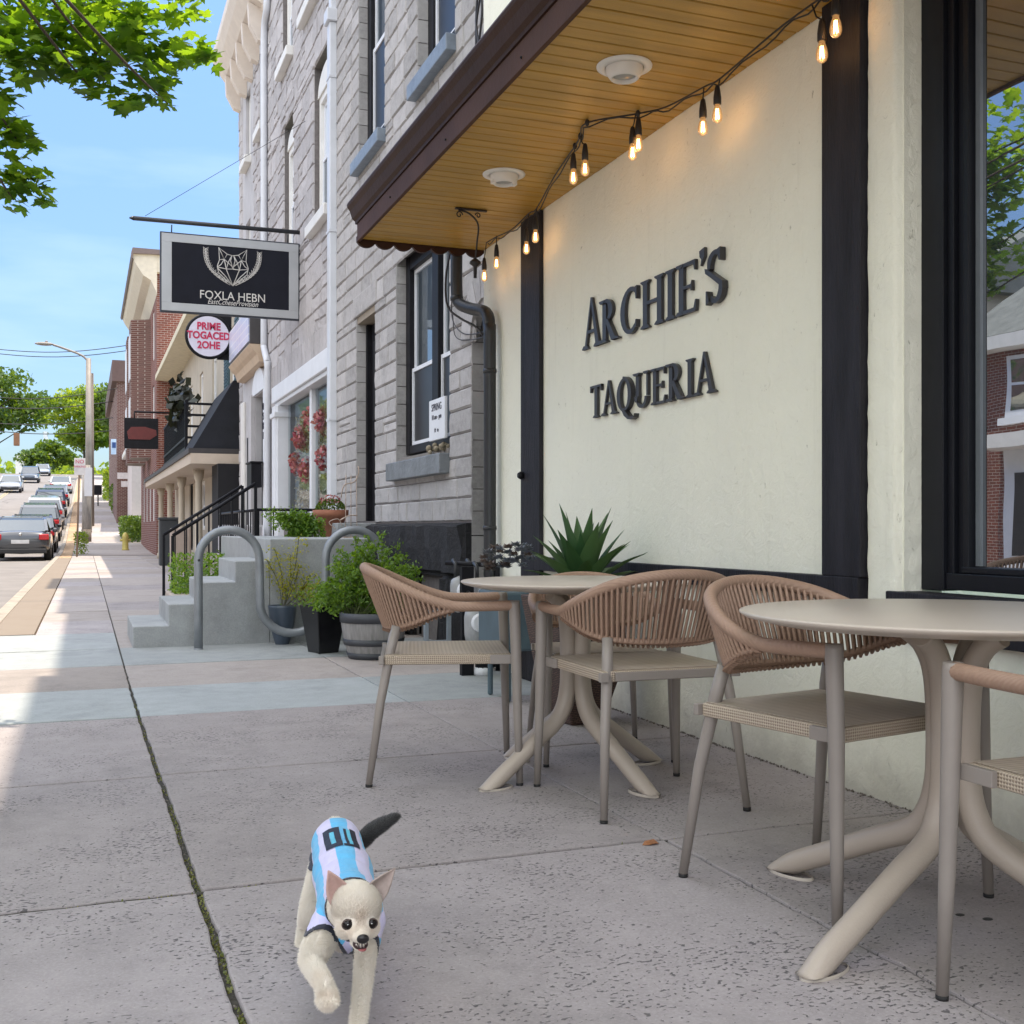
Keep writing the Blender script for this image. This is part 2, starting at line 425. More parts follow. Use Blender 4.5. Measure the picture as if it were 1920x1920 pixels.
# pavement slabs, each a real slab on a dark bed
mb = MB(); ribbon(mb, -0.8, 2.9, ysall[:-3], -0.045); struct(mb, 'pavement_bed', m_soil)
slabs = MB(); rs = random.Random(3)
ylines = [-6, -4.4, -2.95, -1.48, 0.06, 1.56, 3.03, 4.50, 5.93, 7.03, 8.2, 9.38, 10.8, 12.2]
while ylines[-1] < 40: ylines.append(ylines[-1] + 1.5)
XL = [-0.79, 0.25, 1.65, 2.78]
def sxj(x, y): return x + (.036 - .0085 * (y - 2) if y < 6.2 else 0) if abs(x - .25) < .05 else x
def slab(x0, x1, y0, y1, g0, g1, m):
    slabs.t = rs.random(); slabs.m = m; k = max(1, int((y1 - y0) / 0.5)); tz = rs.uniform(-.003, .003); ty = rs.uniform(-.004, .004)
    if y1 < 8.3:
        def edge(p, q, n):
            out = []
            for i in range(n):
                t_ = i / n; a_ = (p[0] + (q[0] - p[0]) * t_, p[1] + (q[1] - p[1]) * t_); jx = noise.noise(Vector((a_[0] * 9, a_[1] * 9, 1))) * .005 + noise.noise(Vector((a_[0] * 40, a_[1] * 40, 5))) * .0028
                out.append((a_[0] + jx, a_[1] + jx))
            return out
        e0 = .010 if abs(y0 - 3.03) < .01 else .006; e1 = .010 if abs(y1 - 3.03) < .01 else .006; A, B, C_2, D_2 = (sxj(x0, y0) + g0, y0 + e0), (sxj(x1, y0) - g1, y0 + e0), (sxj(x1, y1) - g1, y1 - e1), (sxj(x0, y1) + g0, y1 - e1); nx, ny = int((x1 - x0) / .03), int((y1 - y0) / .03)
        rim = edge(A, B, nx) + edge(B, C_2, ny) + edge(C_2, D_2, nx) + edge(D_2, A, ny); k_ = len(rim)
        slabs.add([(x_, y_, tz) for x_, y_ in rim] + [(x_, y_, -.08) for x_, y_ in rim], [tuple(range(k_))] + [(i, k_ + i, k_ + (i + 1) % k_, (i + 1) % k_) for i in range(k_)]); return
    slabs.add([(x0 + g0, y0 + .008, tz), (x1 - g1, y0 + .008, -tz), (x1 - g1, y1 - .007, -tz + ty), (x0 + g0, y1 - .007, tz + ty),
               (x0 + g0, y0 + .008, -.08), (x1 - g1, y0 + .008, -.08), (x1 - g1, y1 - .007, -.08), (x0 + g0, y1 - .007, -.08)],
              [(0, 1, 2, 3), (4, 7, 6, 5), (0, 4, 5, 1), (1, 5, 6, 2), (2, 6, 7, 3), (3, 7, 4, 0)])
for i in range(len(ylines) - 1):
    y0, y1 = ylines[i], ylines[i + 1]
    for c in range(3):
        x0, x1 = XL[c], XL[c + 1]
        m = 0
        if abs(y0 - 5.93) < .01: m = 1
        elif abs(y0 - 7.03) < .01: m = 2
        elif 8.1 < y0 < 9.3: m = 1
        elif 9.3 < y0 < 10.7: m = 1 if c == 0 else 2
        elif y0 > 10.7: m = 2 if (i * 7 + c) % 3 else 0
        if c == 0 and y0 > 10.7: x0 = -0.42
        wide = 0.0085 if y0 < 6 else 0.005
        slab(x0, x1, y0, y1, wide if c == 1 else 0.005, wide if c == 0 else 0.005, m)
mb = MB(); yy = list(range(41, 150, 1))
slabs_far = slabs
for a in range(41, 150, 2):
    slabs.t = rs.random(); slabs.m = rs.choice((0, 2, 2)); za, zb = g(a), g(a + 2)
    slabs.add([(-.42, a + .03, za), (2.78, a + .03, za), (2.78, a + 2, zb), (-.42, a + 2, zb)], [(0, 1, 2, 3)])
struct(slabs, 'pavement', [m_conc, m_conc_b, m_conc_l], bevel=0.006, seg=2)
mb = MB(); ribbon(mb, -0.79, -0.43, [10.85, 20, 30, 38], 0.0, .05); struct(mb, 'verge', m_paver)
mb = MB(); ribbon(mb, -0.79, -0.43, [38.05, 42, 46, 50, 54, 58, 62, 70, 80, 100, 120, 140], 0.0, .05); struct(mb, 'verge', M('verge_earth', (0.42, 0.29, 0.18), 0.95, 0.3, 5, 0.02))
mb = MB()
for yj in ylines[1:-1]: mb.quad((-.79, yj - .014, -.007), (2.6, yj - .014, -.007), (2.6, yj + .014, -.007), (-.79, yj + .014, -.007))
mb.quad(*[(sxj(.25, y_) + d_, y_, -.011) for y_, d_ in ((-2, -.02), (-2, .02), (6.2, .02), (6.2, -.02))])
mb.quad((.234, 6.2, -.011), (.266, 6.2, -.011), (.266, 39.9, -.011), (.234, 39.9, -.011))
for xj in (1.65,): mb.quad((xj - .016, -6, -.011), (xj + .016, -6, -.011), (xj + .016, 39.9, -.011), (xj - .016, 39.9, -.011))
struct(mb, 'joint_fill', m_soil)
# moss and weeds in the long joint and in the cross joint
m_moss = M_leaf('moss', (0.07, 0.10, 0.025), (0.24, 0.25, 0.09), 0.2)
mb = MB(); rm = random.Random(11)
def tuft(x, y, s, n):
    for _ in range(n):
        a = rm.uniform(0, 2*PI); r = rm.uniform(0, s); px_, py_ = x + r*math.cos(a), y + r*math.sin(a)
        h = rm.uniform(.3, 1) * s * .7; b = rm.uniform(0, 2*PI); d = s * rm.uniform(.15, .35)
        mb.t = rm.random(); z0 = -0.03 + rm.uniform(0, .022)
        dx, dy = math.cos(b) * d, math.sin(b) * d
        mb.add([(px_ - dx, py_ - dy, z0), (px_ + dx, py_ + dy, z0), (px_ + dx*.6 - dy*.7, py_ + dy*.6 + dx*.7, z0 + h), (px_ - dx*.6 - dy, py_ - dy*.6 + dx, z0 + h)], [(0, 1, 2, 3)])
y = 1.2
while y < 6.5:
    dens = 1.0 if y < 3.2 else (0.55 if y < 4.3 else 0.18)
    if noise.noise(Vector((y * 4.5, 0, 0))) > -0.05 - dens * .22:
        tuft(sxj(0.25, y) + rm.uniform(-.006, .006), y, 0.008 + .006 * rm.random() ** 2, int(7 * dens) + 2)
    y += 0.006
for x0, x1, d in ((0.29, 1.15, 1.3), (-0.2, .26, .35), (1.15, 1.66, .5), (1.66, 2.55, .2)):
    x = x0
    while x < x1:
        if rm.random() < d and noise.noise(Vector((x * 5, 3, 0))) > -.25: tuft(x, 3.03 + rm.uniform(-.005, .005), 0.009 + .008 * rm.random() ** 2, 7)
        x += 0.008
tag(mb.build('moss', m_moss), 'low green moss and weeds growing in the open pavement joints', 'moss', kind='stuff')
# dirt, pebbles in the joint and leaf litter where the wall meets the pavement
mb = MB()
for _ in range(1500):
    y = 1.0 + rm.random() ** 1.3 * 7; x = sxj(0.25, y) + rm.gauss(0, .006)
    mb.ball((x, y, -.022 + rm.uniform(0, .012)), rm.uniform(.0015, .004), 5, 3)
for _ in range(900):
    y = rm.uniform(.5, 7.2)
    mb.ball((2.592 - abs(rm.gauss(0, .010)), y, .002), rm.uniform(.0015, .005), 5, 3)
tag(mb.build('joint_grit', M('grit', (0.17, 0.15, 0.13), .95, .6, 60)), 'dark grit and crumbs lying in the joints and along the foot of the wall', 'grit', kind='stuff')
# one dry leaf near the crossing of the joints, two dark spots of gum
mb = MB(); p = on_z(1218, 1583, .004)
mb.add([(p[0]-.025, p[1], .003), (p[0]-.01, p[1]+.012, .012), (p[0]+.018, p[1]+.008, .016), (p[0]+.03, p[1]-.004, .004), (p[0]+.012, p[1]-.014, .010), (p[0]-.01, p[1]-.01, .005)], [(0, 1, 2, 3, 4, 5)])
tag(mb.build('dry_leaf', M('dry_leaf', (.28, .12, .05), .7, .3, 90)), 'small curled orange dry leaf lying on the cross joint of the pavement', 'leaf')
for k, (px, py, r) in enumerate(((1800, 1717, .010), (1852, 1725, .011))):
    p = on_z(px, py); mb = MB(); mb.lathe([(r, .0), (r * .9, .002), (r * .3, .003)], (p[0], p[1], .001), 12, 1.3, 1)
    tag(mb.build('gum_spot', M('gum', (.03, .03, .03), .7)), ('round black gum spot on the pavement, left one of the pair under the near table', 'round black gum spot on the pavement, right one of the pair under the near table')[k], 'gum spot', 'gum spots under the near table')
# ------------------------------------------------------------ wall builders
def facade(mb, x, y0, y1, z0, z1, ops, depth=0.2, mrev=None):
    ys = sorted({y0, y1} | {v for o in ops for v in o[:2] if y0 < v < y1}); zs = sorted({z0, z1} | {v for o in ops for v in o[2:4] if z0 < v < z1})
    for a, b in zip(ys[:-1], ys[1:]):
        for c, d in zip(zs[:-1], zs[1:]):
            cy, cz = (a + b) / 2, (c + d) / 2
            if any(o[0] < cy < o[1] and o[2] < cz < o[3] for o in ops): continue
            mb.quad((x, b, c), (x, a, c), (x, a, d), (x, b, d))
    m0 = mb.m
    if mrev is not None: mb.m = mrev
    for o in ops:
        a, b, c, d = o[:4]; X = x + depth
        mb.quad((x, a, c), (X, a, c), (X, a, d), (x, a, d)); mb.quad((X, b, c), (x, b, c), (x, b, d), (X, b, d))
        mb.quad((x, a, d), (X, a, d), (X, b, d), (x, b, d)); mb.quad((X, a, c), (x, a, c), (x, b, c), (X, b, c))
    mb.m = m0
def block(mb, x, y0, y1, z0, z1, prot, rg, rough=0.006, n=3, edge=0.012):
    # one rock-faced stone: bevelled edge, uneven face
    mb.t = rg.random()
    ys = [y0 + (y1 - y0) * i / n for i in range(n + 1)]; zs = [z0, (z0 + z1) / 2, z1]
    base = len(mb.v); vs = []
    fy = [y0 + edge] + ys[1:-1] + [y1 - edge]; fz = [z0 + edge, (z0 + z1) / 2, z1 - edge]
    for i, yy in enumerate(fy):
        for j, zz in enumerate(fz):
            vs.append((x - prot - rg.uniform(-rough, rough), yy + (rg.uniform(-.3, .3) * edge), zz + rg.uniform(-.3, .3) * edge))
    fs = [((i) * 3 + j, (i + 1) * 3 + j, (i + 1) * 3 + j + 1, i * 3 + j + 1) for i in range(n) for j in range(2)]
    k = len(vs); ring = [(0, 0), (n, 0), (n, 2), (0, 2)]
    out = [(x, y0, z0), (x, y1, z0), (x, y1, z1), (x, y0, z1)]; vs += out
    bot = [i * 3 for i in range(n + 1)]; top = [i * 3 + 2 for i in range(n, -1, -1)]
    fs += [tuple([k, k + 1] + bot[::-1]), tuple([k + 2, k + 3] + top[::-1]), (k + 1, k + 2, n * 3 + 2, n * 3 + 1, n * 3), (k + 3, k, 0, 1, 2)]
    mb.add(vs, fs)
def ashlar(mb, x, y0, y1, z0, z1, ops, ch, wmin, wmax, prot=0.022, seed=1, rough=.006, gap=.008, split=0.0):
    rg = random.Random(seed); z = z0
    while z < z1 - .02:
        h = ch * rg.choice((0.85, 1, 1, 1.15)) if ch > 0 else -ch
        zt = min(z + h, z1)
        for o in ops:                                     # courses break at heads and sills
            for e in (o[2], o[3]):
                if z + .05 < e < zt + .05: zt = min(zt, e) if e - z > .07 else zt
        if z1 - zt < .06: zt = z1
        iv = [(y0, y1)]
        for o in ops:
            if o[2] < (z + zt) / 2 < o[3]:
                nv = []
                for a, b in iv:
                    if o[1] <= a or o[0] >= b: nv.append((a, b)); continue
                    if o[0] > a: nv.append((a, o[0]))
                    if o[1] < b: nv.append((o[1], b))
                iv = nv
        for a, b in iv:
            y = a
            while y < b - .02:
                wd = rg.uniform(wmin, wmax); e = y + wd
                if b - e < wmin * .6: e = b
                if rg.random() < split:
                    zm = z + (zt - z) * rg.uniform(.4, .6)
                    block(mb, x, y + gap/2, e - gap/2, z + gap/2, zm - gap/2, prot * rg.uniform(.7, 1.2), rg, rough); block(mb, x, y + gap/2, e - gap/2, zm + gap/2, zt - gap/2, prot * rg.uniform(.7, 1.2), rg, rough)
                else: block(mb, x, y + gap/2, e - gap/2, z + gap/2, zt - gap/2, prot * rg.uniform(.75, 1.2), rg, rough)
                y = e
        z = zt
def sash_window(par, x, y0, y1, z0, z1, mframe, msash, mglass, fw=0.09, sw=0.045, mid=None, mulls=(), lower=None, cols=0):
    """frame is the child, its sash and panes the sub-parts"""
    f = MB()
    f.box(x - .02, x + .08, y0, y0 + fw, z0, z1); f.box(x - .02, x + .08, y1 - fw, y1, z0, z1)
    f.box(x - .018, x + .08, y0 + fw, y1 - fw, z1 - fw, z1); f.box(x - .018, x + .08, y0 + fw, y1 - fw, z0, z0 + fw * .6)
    for ym in mulls: f.box(x - .022, x + .08, ym - fw * .7, ym + fw * .7, z0 + fw * .6, z1 - fw)
    fo = f.build('window', mframe, par, bevel=.006)
    edges = [y0 + fw] + [v for ym in mulls for v in (ym - fw * .7, ym + fw * .7)] + [y1 - fw]
    for i in range(0, len(edges), 2):
        a, b = edges[i], edges[i + 1]; c, d = z0 + fw * .6, z1 - fw
        s = MB(); zm = mid if mid else (c + d) / 2
        for (p, q, dx) in ((c, zm + sw/2, .0), (zm - sw/2, d, .022)):
            X = x + .005 + dx
            s.box(X, X + .03, a, a + sw, p, q); s.box(X, X + .03, b - sw, b, p, q)
            s.box(X + .001, X + .03, a + sw, b - sw, p, p + sw); s.box(X + .001, X + .03, a + sw, b - sw, q - sw, q)
            for cc in range(1, cols):
                ym = a + (b - a) * cc / cols; s.box(X + .004, X + .026, ym - .012, ym + .012, p + sw, q - sw)
        s.build('sash', msash, fo)
        gl = MB(); gl.quad((x + .042, b, zm), (x + .042, a, zm), (x + .042, a, d), (x + .042, b, d)); gl.build('pane', mglass, fo)
        gl = MB(); gl.quad((x + .02, b, c), (x + .02, a, c), (x + .02, a, zm), (x + .02, b, zm)); gl.build('pane', lower or mglass, fo)
    return fo
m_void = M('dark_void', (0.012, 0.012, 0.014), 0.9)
m_black = M('black_paint', (0.010, 0.010, 0.013), 0.5, 0.3, 8, 0.001, 80, spec=.2)
m_timber = M('dark_timber', (0.020, 0.019, 0.024), 0.6, 0.35, 5, 0.004, 30, spec=.25, dirt=.6, dirtc=(.012, .011, .011), stretch=(3, 3, .5))
m_white = M('white_paint', (0.72, 0.74, 0.78), 0.5, 0.05, 4, 0.001, 50)
m_whitew = M('white_trim', (0.74, 0.73, 0.70), 0.55, 0.06, 4, dirt=.15, dirtc=(.4, .38, .35))
m_glass = M_glass('window_glass', (0.03, 0.04, 0.045), 0.30)
m_glass_d = M_glass('window_screen', (0.010, 0.011, 0.014), 0.03, .3)
m_blind = M('window_blind', (0.60, 0.66, 0.72), .7, .05, 3)
m_sill = M('blue_sill', (0.20, 0.24, 0.29), 0.45, 0.15, 8, 0.003, 40, dirt=.3)
m_sillg = M('grey_sill', (0.17, 0.185, 0.20), 0.5, 0.25, 6, 0.006, 30, dirt=.4)
# ------------------------------------------------------------ the stucco building with canopy
m, N, L, P = new_mat('stucco')
v = coords(N, L)
a1 = nz(N, L, v, 1.3, 6, .65)
out = mixc(N, L, ramp(N, L, a1, .35, .7), (0.90, 0.89, 0.755, 1), (0.85, 0.845, 0.73, 1))
cr = nz(N, L, coords(N, L, (1, 1, .7)), 26, 5, .7, 1.5)
spots = mth(N, L, 'MULTIPLY', mth(N, L, 'SUBTRACT', cr, .655), 14, clamp=True)
out = mixc(N, L, mth(N, L, 'MULTIPLY', spots, .55), out, (.30, .28, .22, 1))
sz_ = N.new('ShaderNodeSeparateXYZ'); L.new(v, sz_.inputs[0]); dn = nz(N, L, v, 7, 6, .7)
spl = mth(N, L, 'MULTIPLY', ramp(N, L, mth(N, L, 'ADD', sz_.outputs[2], mth(N, L, 'MULTIPLY', dn, -.22)), .06, -.10), .55)
out = mixc(N, L, spl, out, (.33, .31, .27, 1))
strk = nz(N, L, coords(N, L, (1, 5, .35)), 2.2, 6, .7); out = mixc(N, L, mth(N, L, 'MULTIPLY', ramp(N, L, strk, .56, .78), .20), out, (.50, .47, .38, 1))
L.new(out, P.inputs['Base Color']); P.inputs['Roughness'].default_value = .85
h1 = nz(N, L, v, 17, 7, .65, .8); h2 = nz(N, L, v, 70, 4, .6)
hh = mth(N, L, 'ADD', mth(N, L, 'MULTIPLY', h1, 1.0), mth(N, L, 'MULTIPLY', h2, .25)); hh = mth(N, L, 'SUBTRACT', hh, mth(N, L, 'MULTIPLY', spots, .5))
L.new(bump(N, L, hh, .7, .009), P.inputs['Normal'])
m_stucco = m
m_soff = M('soffit_boards', (0.43, 0.245, 0.040), 0.42, 0.16, 3, 0.001, 40, stretch=(.6, 6, 1))
m_fasc = M('brown_fascia', (0.085, 0.042, 0.028), 0.6, 0.15, 3, 0.002, 30, spec=.12, dirt=.35, dirtc=(.05, .03, .03))
m_fasc2 = M('brown_gutter', (0.05, 0.024, 0.017), 0.55, 0.15, 3, 0.002, 30, spec=.15)
WX = 2.6
tb = thing('taqueria_building', 'cream stucco restaurant front with dark timber posts under a brown canopy', 'building', (WX, 3.0, 0))
mb = MB()
wy0, wy1 = 0.35, 3.083
facade(mb, WX, -6, 7.38, -0.05, 10.2, [(wy0, wy1, .60, 2.86)], .16)
mb.quad((WX, 7.38, -.05), (9, 7.38, -.05), (9, 7.38, 10.2), (WX, 7.38, 10.2)); mb.quad((WX, -6, 10.2), (9, -6, 10.2), (9, 7.38, 10.2), (WX, 7.38, 10.2))
mb.quad((WX, -6, -.05), (9, -6, -.05), (9, -6, 10.2), (WX, -6, 10.2))
mb.build('wall', m_stucco, tb)
# a rough plaster pier between timber post and window
mb = MB(); rg = random.Random(5)
def rough_strip(mb, pts, z0, z1, n, amp):
    rows = []
    for i in range(n + 1):
        z = z0 + (z1 - z0) * i / n
        rows.append([(p[0] + rg.uniform(-amp, amp), p[1] + rg.uniform(-amp, amp), z) for p in pts])
    k = len(pts); mb.add([q for r_ in rows for q in r_], [(i*k+j, i*k+j+1, (i+1)*k+j+1, (i+1)*k+j) for i in range(n) for j in range(k - 1)])
mb.smooth = True
rough_strip(mb, [(WX - .02, 3.245, 0), (WX - .022, 3.2, 0), (WX - .022, 3.12, 0), (WX - .018, 3.092, 0), (WX + .03, 3.083, 0), (WX + .09, 3.080, 0)], .70, 2.88, 60, .0022)
mb.build('plaster_pier', m_stucco, tb)
# timbers
mb = MB(); mb.box(WX - .03, WX - .002, on_x(1011, 500, WX - .03)[1], on_x(976, 500, WX - .03)[1], -.0, 2.88); mb.build('timber_post', m_timber, tb, bevel=.004)
mb = MB(); mb.box(WX - .05, WX - .002, on_x(1612, 500, WX - .05)[1], on_x(1540, 500, WX - .05)[1], .775, 2.88); mb.build('timber_post', m_timber, tb, bevel=.004)
mb = MB(); mb.box(WX - .052, WX - .002, 3.262, 6.34, .695, .775)
mb.build('timber_rail', m_timber, tb, bevel=.004)
# canopy: soffit boards run from the wall to the fascia
cn = MB(); cn.box(1.72, WX - .001, -3.0, 7.37, 2.905, 3.14); canopy = cn.build('canopy', m_fasc2, tb)
mb = MB(); y = -3.0
while y < 7.36:
    mb.t = rnd.random(); y2 = min(y + .088, 7.36); mb.box(1.722, WX - .003, y + .0035, y2 - .0035, 2.882 + rnd.uniform(-.0008, .0008), 2.9); y = y2
mb.build('soffit', m_soff, canopy, bevel=.003, seg=1)
prof = [(1.70, 2.868), (1.722, 2.868), (1.722, 3.10), (1.655, 3.10), (1.648, 3.085), (1.66, 3.06), (1.672, 3.035), (1.690, 3.012), (1.694, 2.985), (1.70, 2.98)]
fa = MB()
fa.prism([(p[0], p[1]) for p in [(1.70, 2.868), (1.7215, 2.868), (1.7215, 2.985), (1.70, 2.985)]], (0, 7.38, 0), (1, 0, 0), (0, 0, 1), 10.4)
fa.build('fascia', m_fasc, canopy, bevel=.003)
fa = MB()
fa.prism([(1.692, 2.987), (1.7212, 2.987), (1.7212, 3.125), (1.640, 3.125), (1.634, 3.11), (1.638, 3.095), (1.655, 3.07), (1.665, 3.04), (1.672, 3.02), (1.690, 3.005)], (0, 7.40, 0), (1, 0, 0), (0, 0, 1), 10.4)
fa.build('gutter', m_fasc2, canopy)
# scalloped end board
ed = MB(); x = 1.72
poly = [(1.70, 2.90), (2.6, 2.90)]; xs = []; n = 7; wd = (2.6 - 1.70) / n
low = []
for i in range(n):
    for k in range(9):
        t = k / 8; low.append((2.6 - (i + t) * wd, 2.868 - .034 * math.sin(PI * t) ** .7))
poly = [(1.70, 2.905)] + low[::-1] + [(2.6, 2.905)]
ed.prism(poly, (0, 7.405, 0), (1, 0, 0), (0, 0, 1), .03); ed.build('scalloped_trim', m_fasc2, canopy)
# bolts on fascia
mb = MB()
for yy in (3.2, 4.35, 5.4, 6.5): mb.ball((1.698, yy, 2.92 + rnd.uniform(-.02, .02)), .006, 8, 5)
mb.build('fascia_bolts', m_black, canopy)
# upper wall above the canopy: brown panel edge
# big window
m_frame = M('window_frame_black', (0.009, 0.010, 0.014), 0.4, .2, 4, spec=.25)
wn = MB()
X0 = WX + .075
wn.box(X0 - .005, X0 + .12, 2.975, wy1 - .002, .74, 2.86)
for i, (d, w_) in enumerate(((.012, .03), (.03, .03), (.022, .025))):
    a = 2.975 - sum((.03, .03, .025)[:i]); wn.box(X0 + d, X0 + .12, a - w_ + .001, a - .001, .78 + i * .012, 2.86 - i * .02)
wn.box(X0 + .004, X0 + .12, wy0, 2.974, .745, .80); wn.box(X0 + .02, X0 + .12, wy0, 2.92, .801, .822); wn.box(X0 + .03, X0 + .12, wy0, 2.92, 2.80, 2.86)
win = wn.build('window', m_frame, tb, bevel=.003)
m_pane = M_glass('shopfront_glass', (0.012, 0.013, 0.015), 0.42, .0)
mb = MB(); mb.quad((X0 + .062, 2.905, .815), (X0 + .062, wy0, .815), (X0 + .062, wy0, 2.82), (X0 + .062, 2.905, 2.82)); mb.build('pane', m_pane, win)
mb = MB(); mb.box(X0 + .05, X0 + .068, 2.868, 2.888, .825, 2.80); mb.build('glazing_bead', M('bead', (.16, .18, .2), .3), win)
mb = MB(); mb.box(WX - .04, WX + .07, wy0 - .2, 3.13, .69, .735); mb.box(WX - .03, WX + .06, wy0 - .2, 3.10, .585, .689); mb.build('window_sill', m_timber, tb, bevel=.004)
# raised lettering --------------------------------------------------
def glyph(ch):
    """polygons of a serif capital in a box 1 high; returns (polys, advance)"""
    P_ = []
    T, t, s = .15, .07, .30       # thick, thin, serif width
    def ln(a, b, w0, w1=None):
        w1 = w0 if w1 is None else w1
        P_.append([(a[0]-w0/2, a[1]), (a[0]+w0/2, a[1]), (b[0]+w1/2, b[1]), (b[0]-w1/2, b[1])])
    def sf(x, y, w=s, up=1): P_.append([(x-w/2, y), (x+w/2, y), (x+w/2, y+.028*up), (x+w*.27, y+.075*up), (x-w*.27, y+.075*up), (x-w/2, y+.028*up)])
    def arc(cx, cy, rx, ry, a0, a1, w0, wm, n=18, pw=1.0):
        outer, inner = [], []
        for i in range(n + 1):
            q = i / n; a = R(a0 + (a1 - a0) * q); w = w0 + (wm - w0) * math.sin(PI * q) ** pw
            outer.append((cx + (rx + w/2) * math.cos(a), cy + (ry + min(w, .09)/2) * math.sin(a))); inner.append((cx + (rx - w/2) * math.cos(a), cy + (ry - min(w, .09)/2) * math.sin(a)))
        for i in range(n): P_.append([outer[i], outer[i+1], inner[i+1], inner[i]])
    def hb(x0, x1, y, w=.075): P_.append([(x0, y-w/2), (x1, y-w/2), (x1, y+w/2), (x0, y+w/2)])
    def beak(x, y, d, w=.05): P_.append([(x-w, y), (x, y), (x, y-d), (x-w*.45, y-d)] if d > 0 else [(x-w, y), (x, y), (x, y-d), (x-w*.45, y-d)])
    if ch == 'A':
        ln((.10, 0), (.36, 1), t, t*.7); ln((.64, 0), (.36, 1.0), T*1.05, t*.9); hb(.19, .55, .33, .06); sf(.10, 0, .26); sf(.64, 0, .32); adv = .76
    elif ch == 'R':
        ln((.16, 0), (.16, 1), T); arc(.27, .75, .17, .215, -90, 90, .08, .17); hb(.2, .28, .965); hb(.2, .30, .535, .06); P_.append([(.24, .53), (.36, .53), (.70, .0), (.50, .0)]); P_.append([(.50, 0), (.78, 0), (.78, .03), (.66, .07)]); sf(.16, 0); sf(.12, 1, .22, -1); adv = .78
    elif ch == 'C':
        arc(.44, .5, .30, .465, 48, 312, .07, .17); P_.append([(.62, .96), (.70, .98), (.70, .70), (.665, .70)]); P_.append([(.62, .10), (.665, .26), (.70, .26), (.69, .1)]); adv = .80
    elif ch == 'H':
        ln((.16, 0), (.16, 1), T); ln((.66, 0), (.66, 1), T); hb(.2, .6, .52, .07)
        for x in (.16, .66): sf(x, 0); sf(x, 1, s, -1)
        adv = .86
    elif ch == 'I':
        ln((.16, 0), (.16, 1), T); sf(.16, 0); sf(.16, 1, s, -1); adv = .36
    elif ch == 'E':
        ln((.16, 0), (.16, 1), T); hb(.16, .58, .965, .07); hb(.16, .48, .52, .06); hb(.16, .60, .035, .07); P_.append([(.54, .96), (.60, 1), (.60, .80), (.575, .80)]); P_.append([(.45, .50), (.50, .62), (.50, .42), (.47, .42)]); P_.append([(.55, .03), (.62, .0), (.64, .22), (.61, .22)]); sf(.12, 0, .22); sf(.12, 1, .22, -1); adv = .70
    elif ch == "'":
        P_.append([(.02, 1.06), (.17, 1.10), (.17, .93), (.06, .78), (.08, .90), (.03, .95)]); adv = .20
    elif ch == 'S':
        arc(.30, .735, .165, .225, 35, 200, .07, .13); arc(.33, .265, .175, .225, -145, 20, .07, .14, pw=1); P_.append([(.06, .70), (.20, .62), (.56, .36), (.57, .22), (.40, .36), (.22, .50), (.08, .60)]); P_.append([(.40, .97), (.50, 1.0), (.50, .76), (.465, .76)]); P_.append([(.10, .0), (.19, .05), (.13, .26), (.10, .26)]); adv = .64
    elif ch == 'T':
        ln((.33, 0), (.33, 1), T); hb(.02, .64, .965, .07); sf(.33, 0); P_.append([(.02, 1), (.09, .96), (.05, .80), (.02, .80)]); P_.append([(.64, 1), (.57, .96), (.61, .80), (.64, .80)]); adv = .66
    elif ch == 'Q':
        arc(.46, .5, .31, .465, 90, 270, .08, .17); arc(.46, .5, .31, .465, -90, 90, .08, .17); P_.append([(.40, .04), (.54, .02), (.78, -.20), (.70, -.26), (.52, -.14)]); P_.append([(.70, -.26), (.78, -.20), (1.0, -.20), (1.04, -.13), (1.0, -.24), (.86, -.29)]); adv = .90
    elif ch == 'U':
        ln((.16, .32), (.16, 1), T); ln((.62, .32), (.62, 1), t); arc(.385, .30, .23, .265, 180, 360, .10, .11); P_.append([(.075, .34), (.245, .34), (.20, .16), (.12, .18)]); sf(.16, 1, s, -1); sf(.62, 1, .24, -1); adv = .80
    return P_, adv
m_let = M('letter_charcoal', (0.035, 0.034, 0.038), 0.42, 0.1, 10)
let = thing('wall_lettering', 'raised charcoal serif letters reading ARCHIE\'S TAQUERIA on the cream stucco wall', 'lettering', (WX, 4.9, 1.9))
def word(s, y_left, length, z, hs, gap=.03):
    gl = [glyph(c) for c in s]; tot = sum(a for _, a in gl)
    y = y_left; k = length / tot
    for (polys, adv), h, ch in zip(gl, hs, s):
        mb = MB()
        zz = z
        for i, pl in enumerate(polys):
            e = .0004 * i
            pl2 = [(-(y - px * k), z + py * h) for px, py in pl]
            # plane axes: along -y (left to right for the reader), up; outward is -x
            ar = sum(pl2[j][0] * pl2[(j+1) % len(pl2)][1] - pl2[(j+1) % len(pl2)][0] * pl2[j][1] for j in range(len(pl2)))
            if ar < 0: pl2 = pl2[::-1]
            mb.prism(pl2, (WX - .004, 0, 0), (0, -1, 0), (0, 0, 1), .015 + e)
        mb.build('letter', m_let, let)
        y -= adv * k
word("ARCHIE'S", 5.67, 1.50, 1.935, [.275, .225, .235, .235, .235, .235, .245, .235])
word("TAQUERIA", 5.58, 1.30, 1.548, [.175, .182, .175, .175, .175, .175, .175, .19])
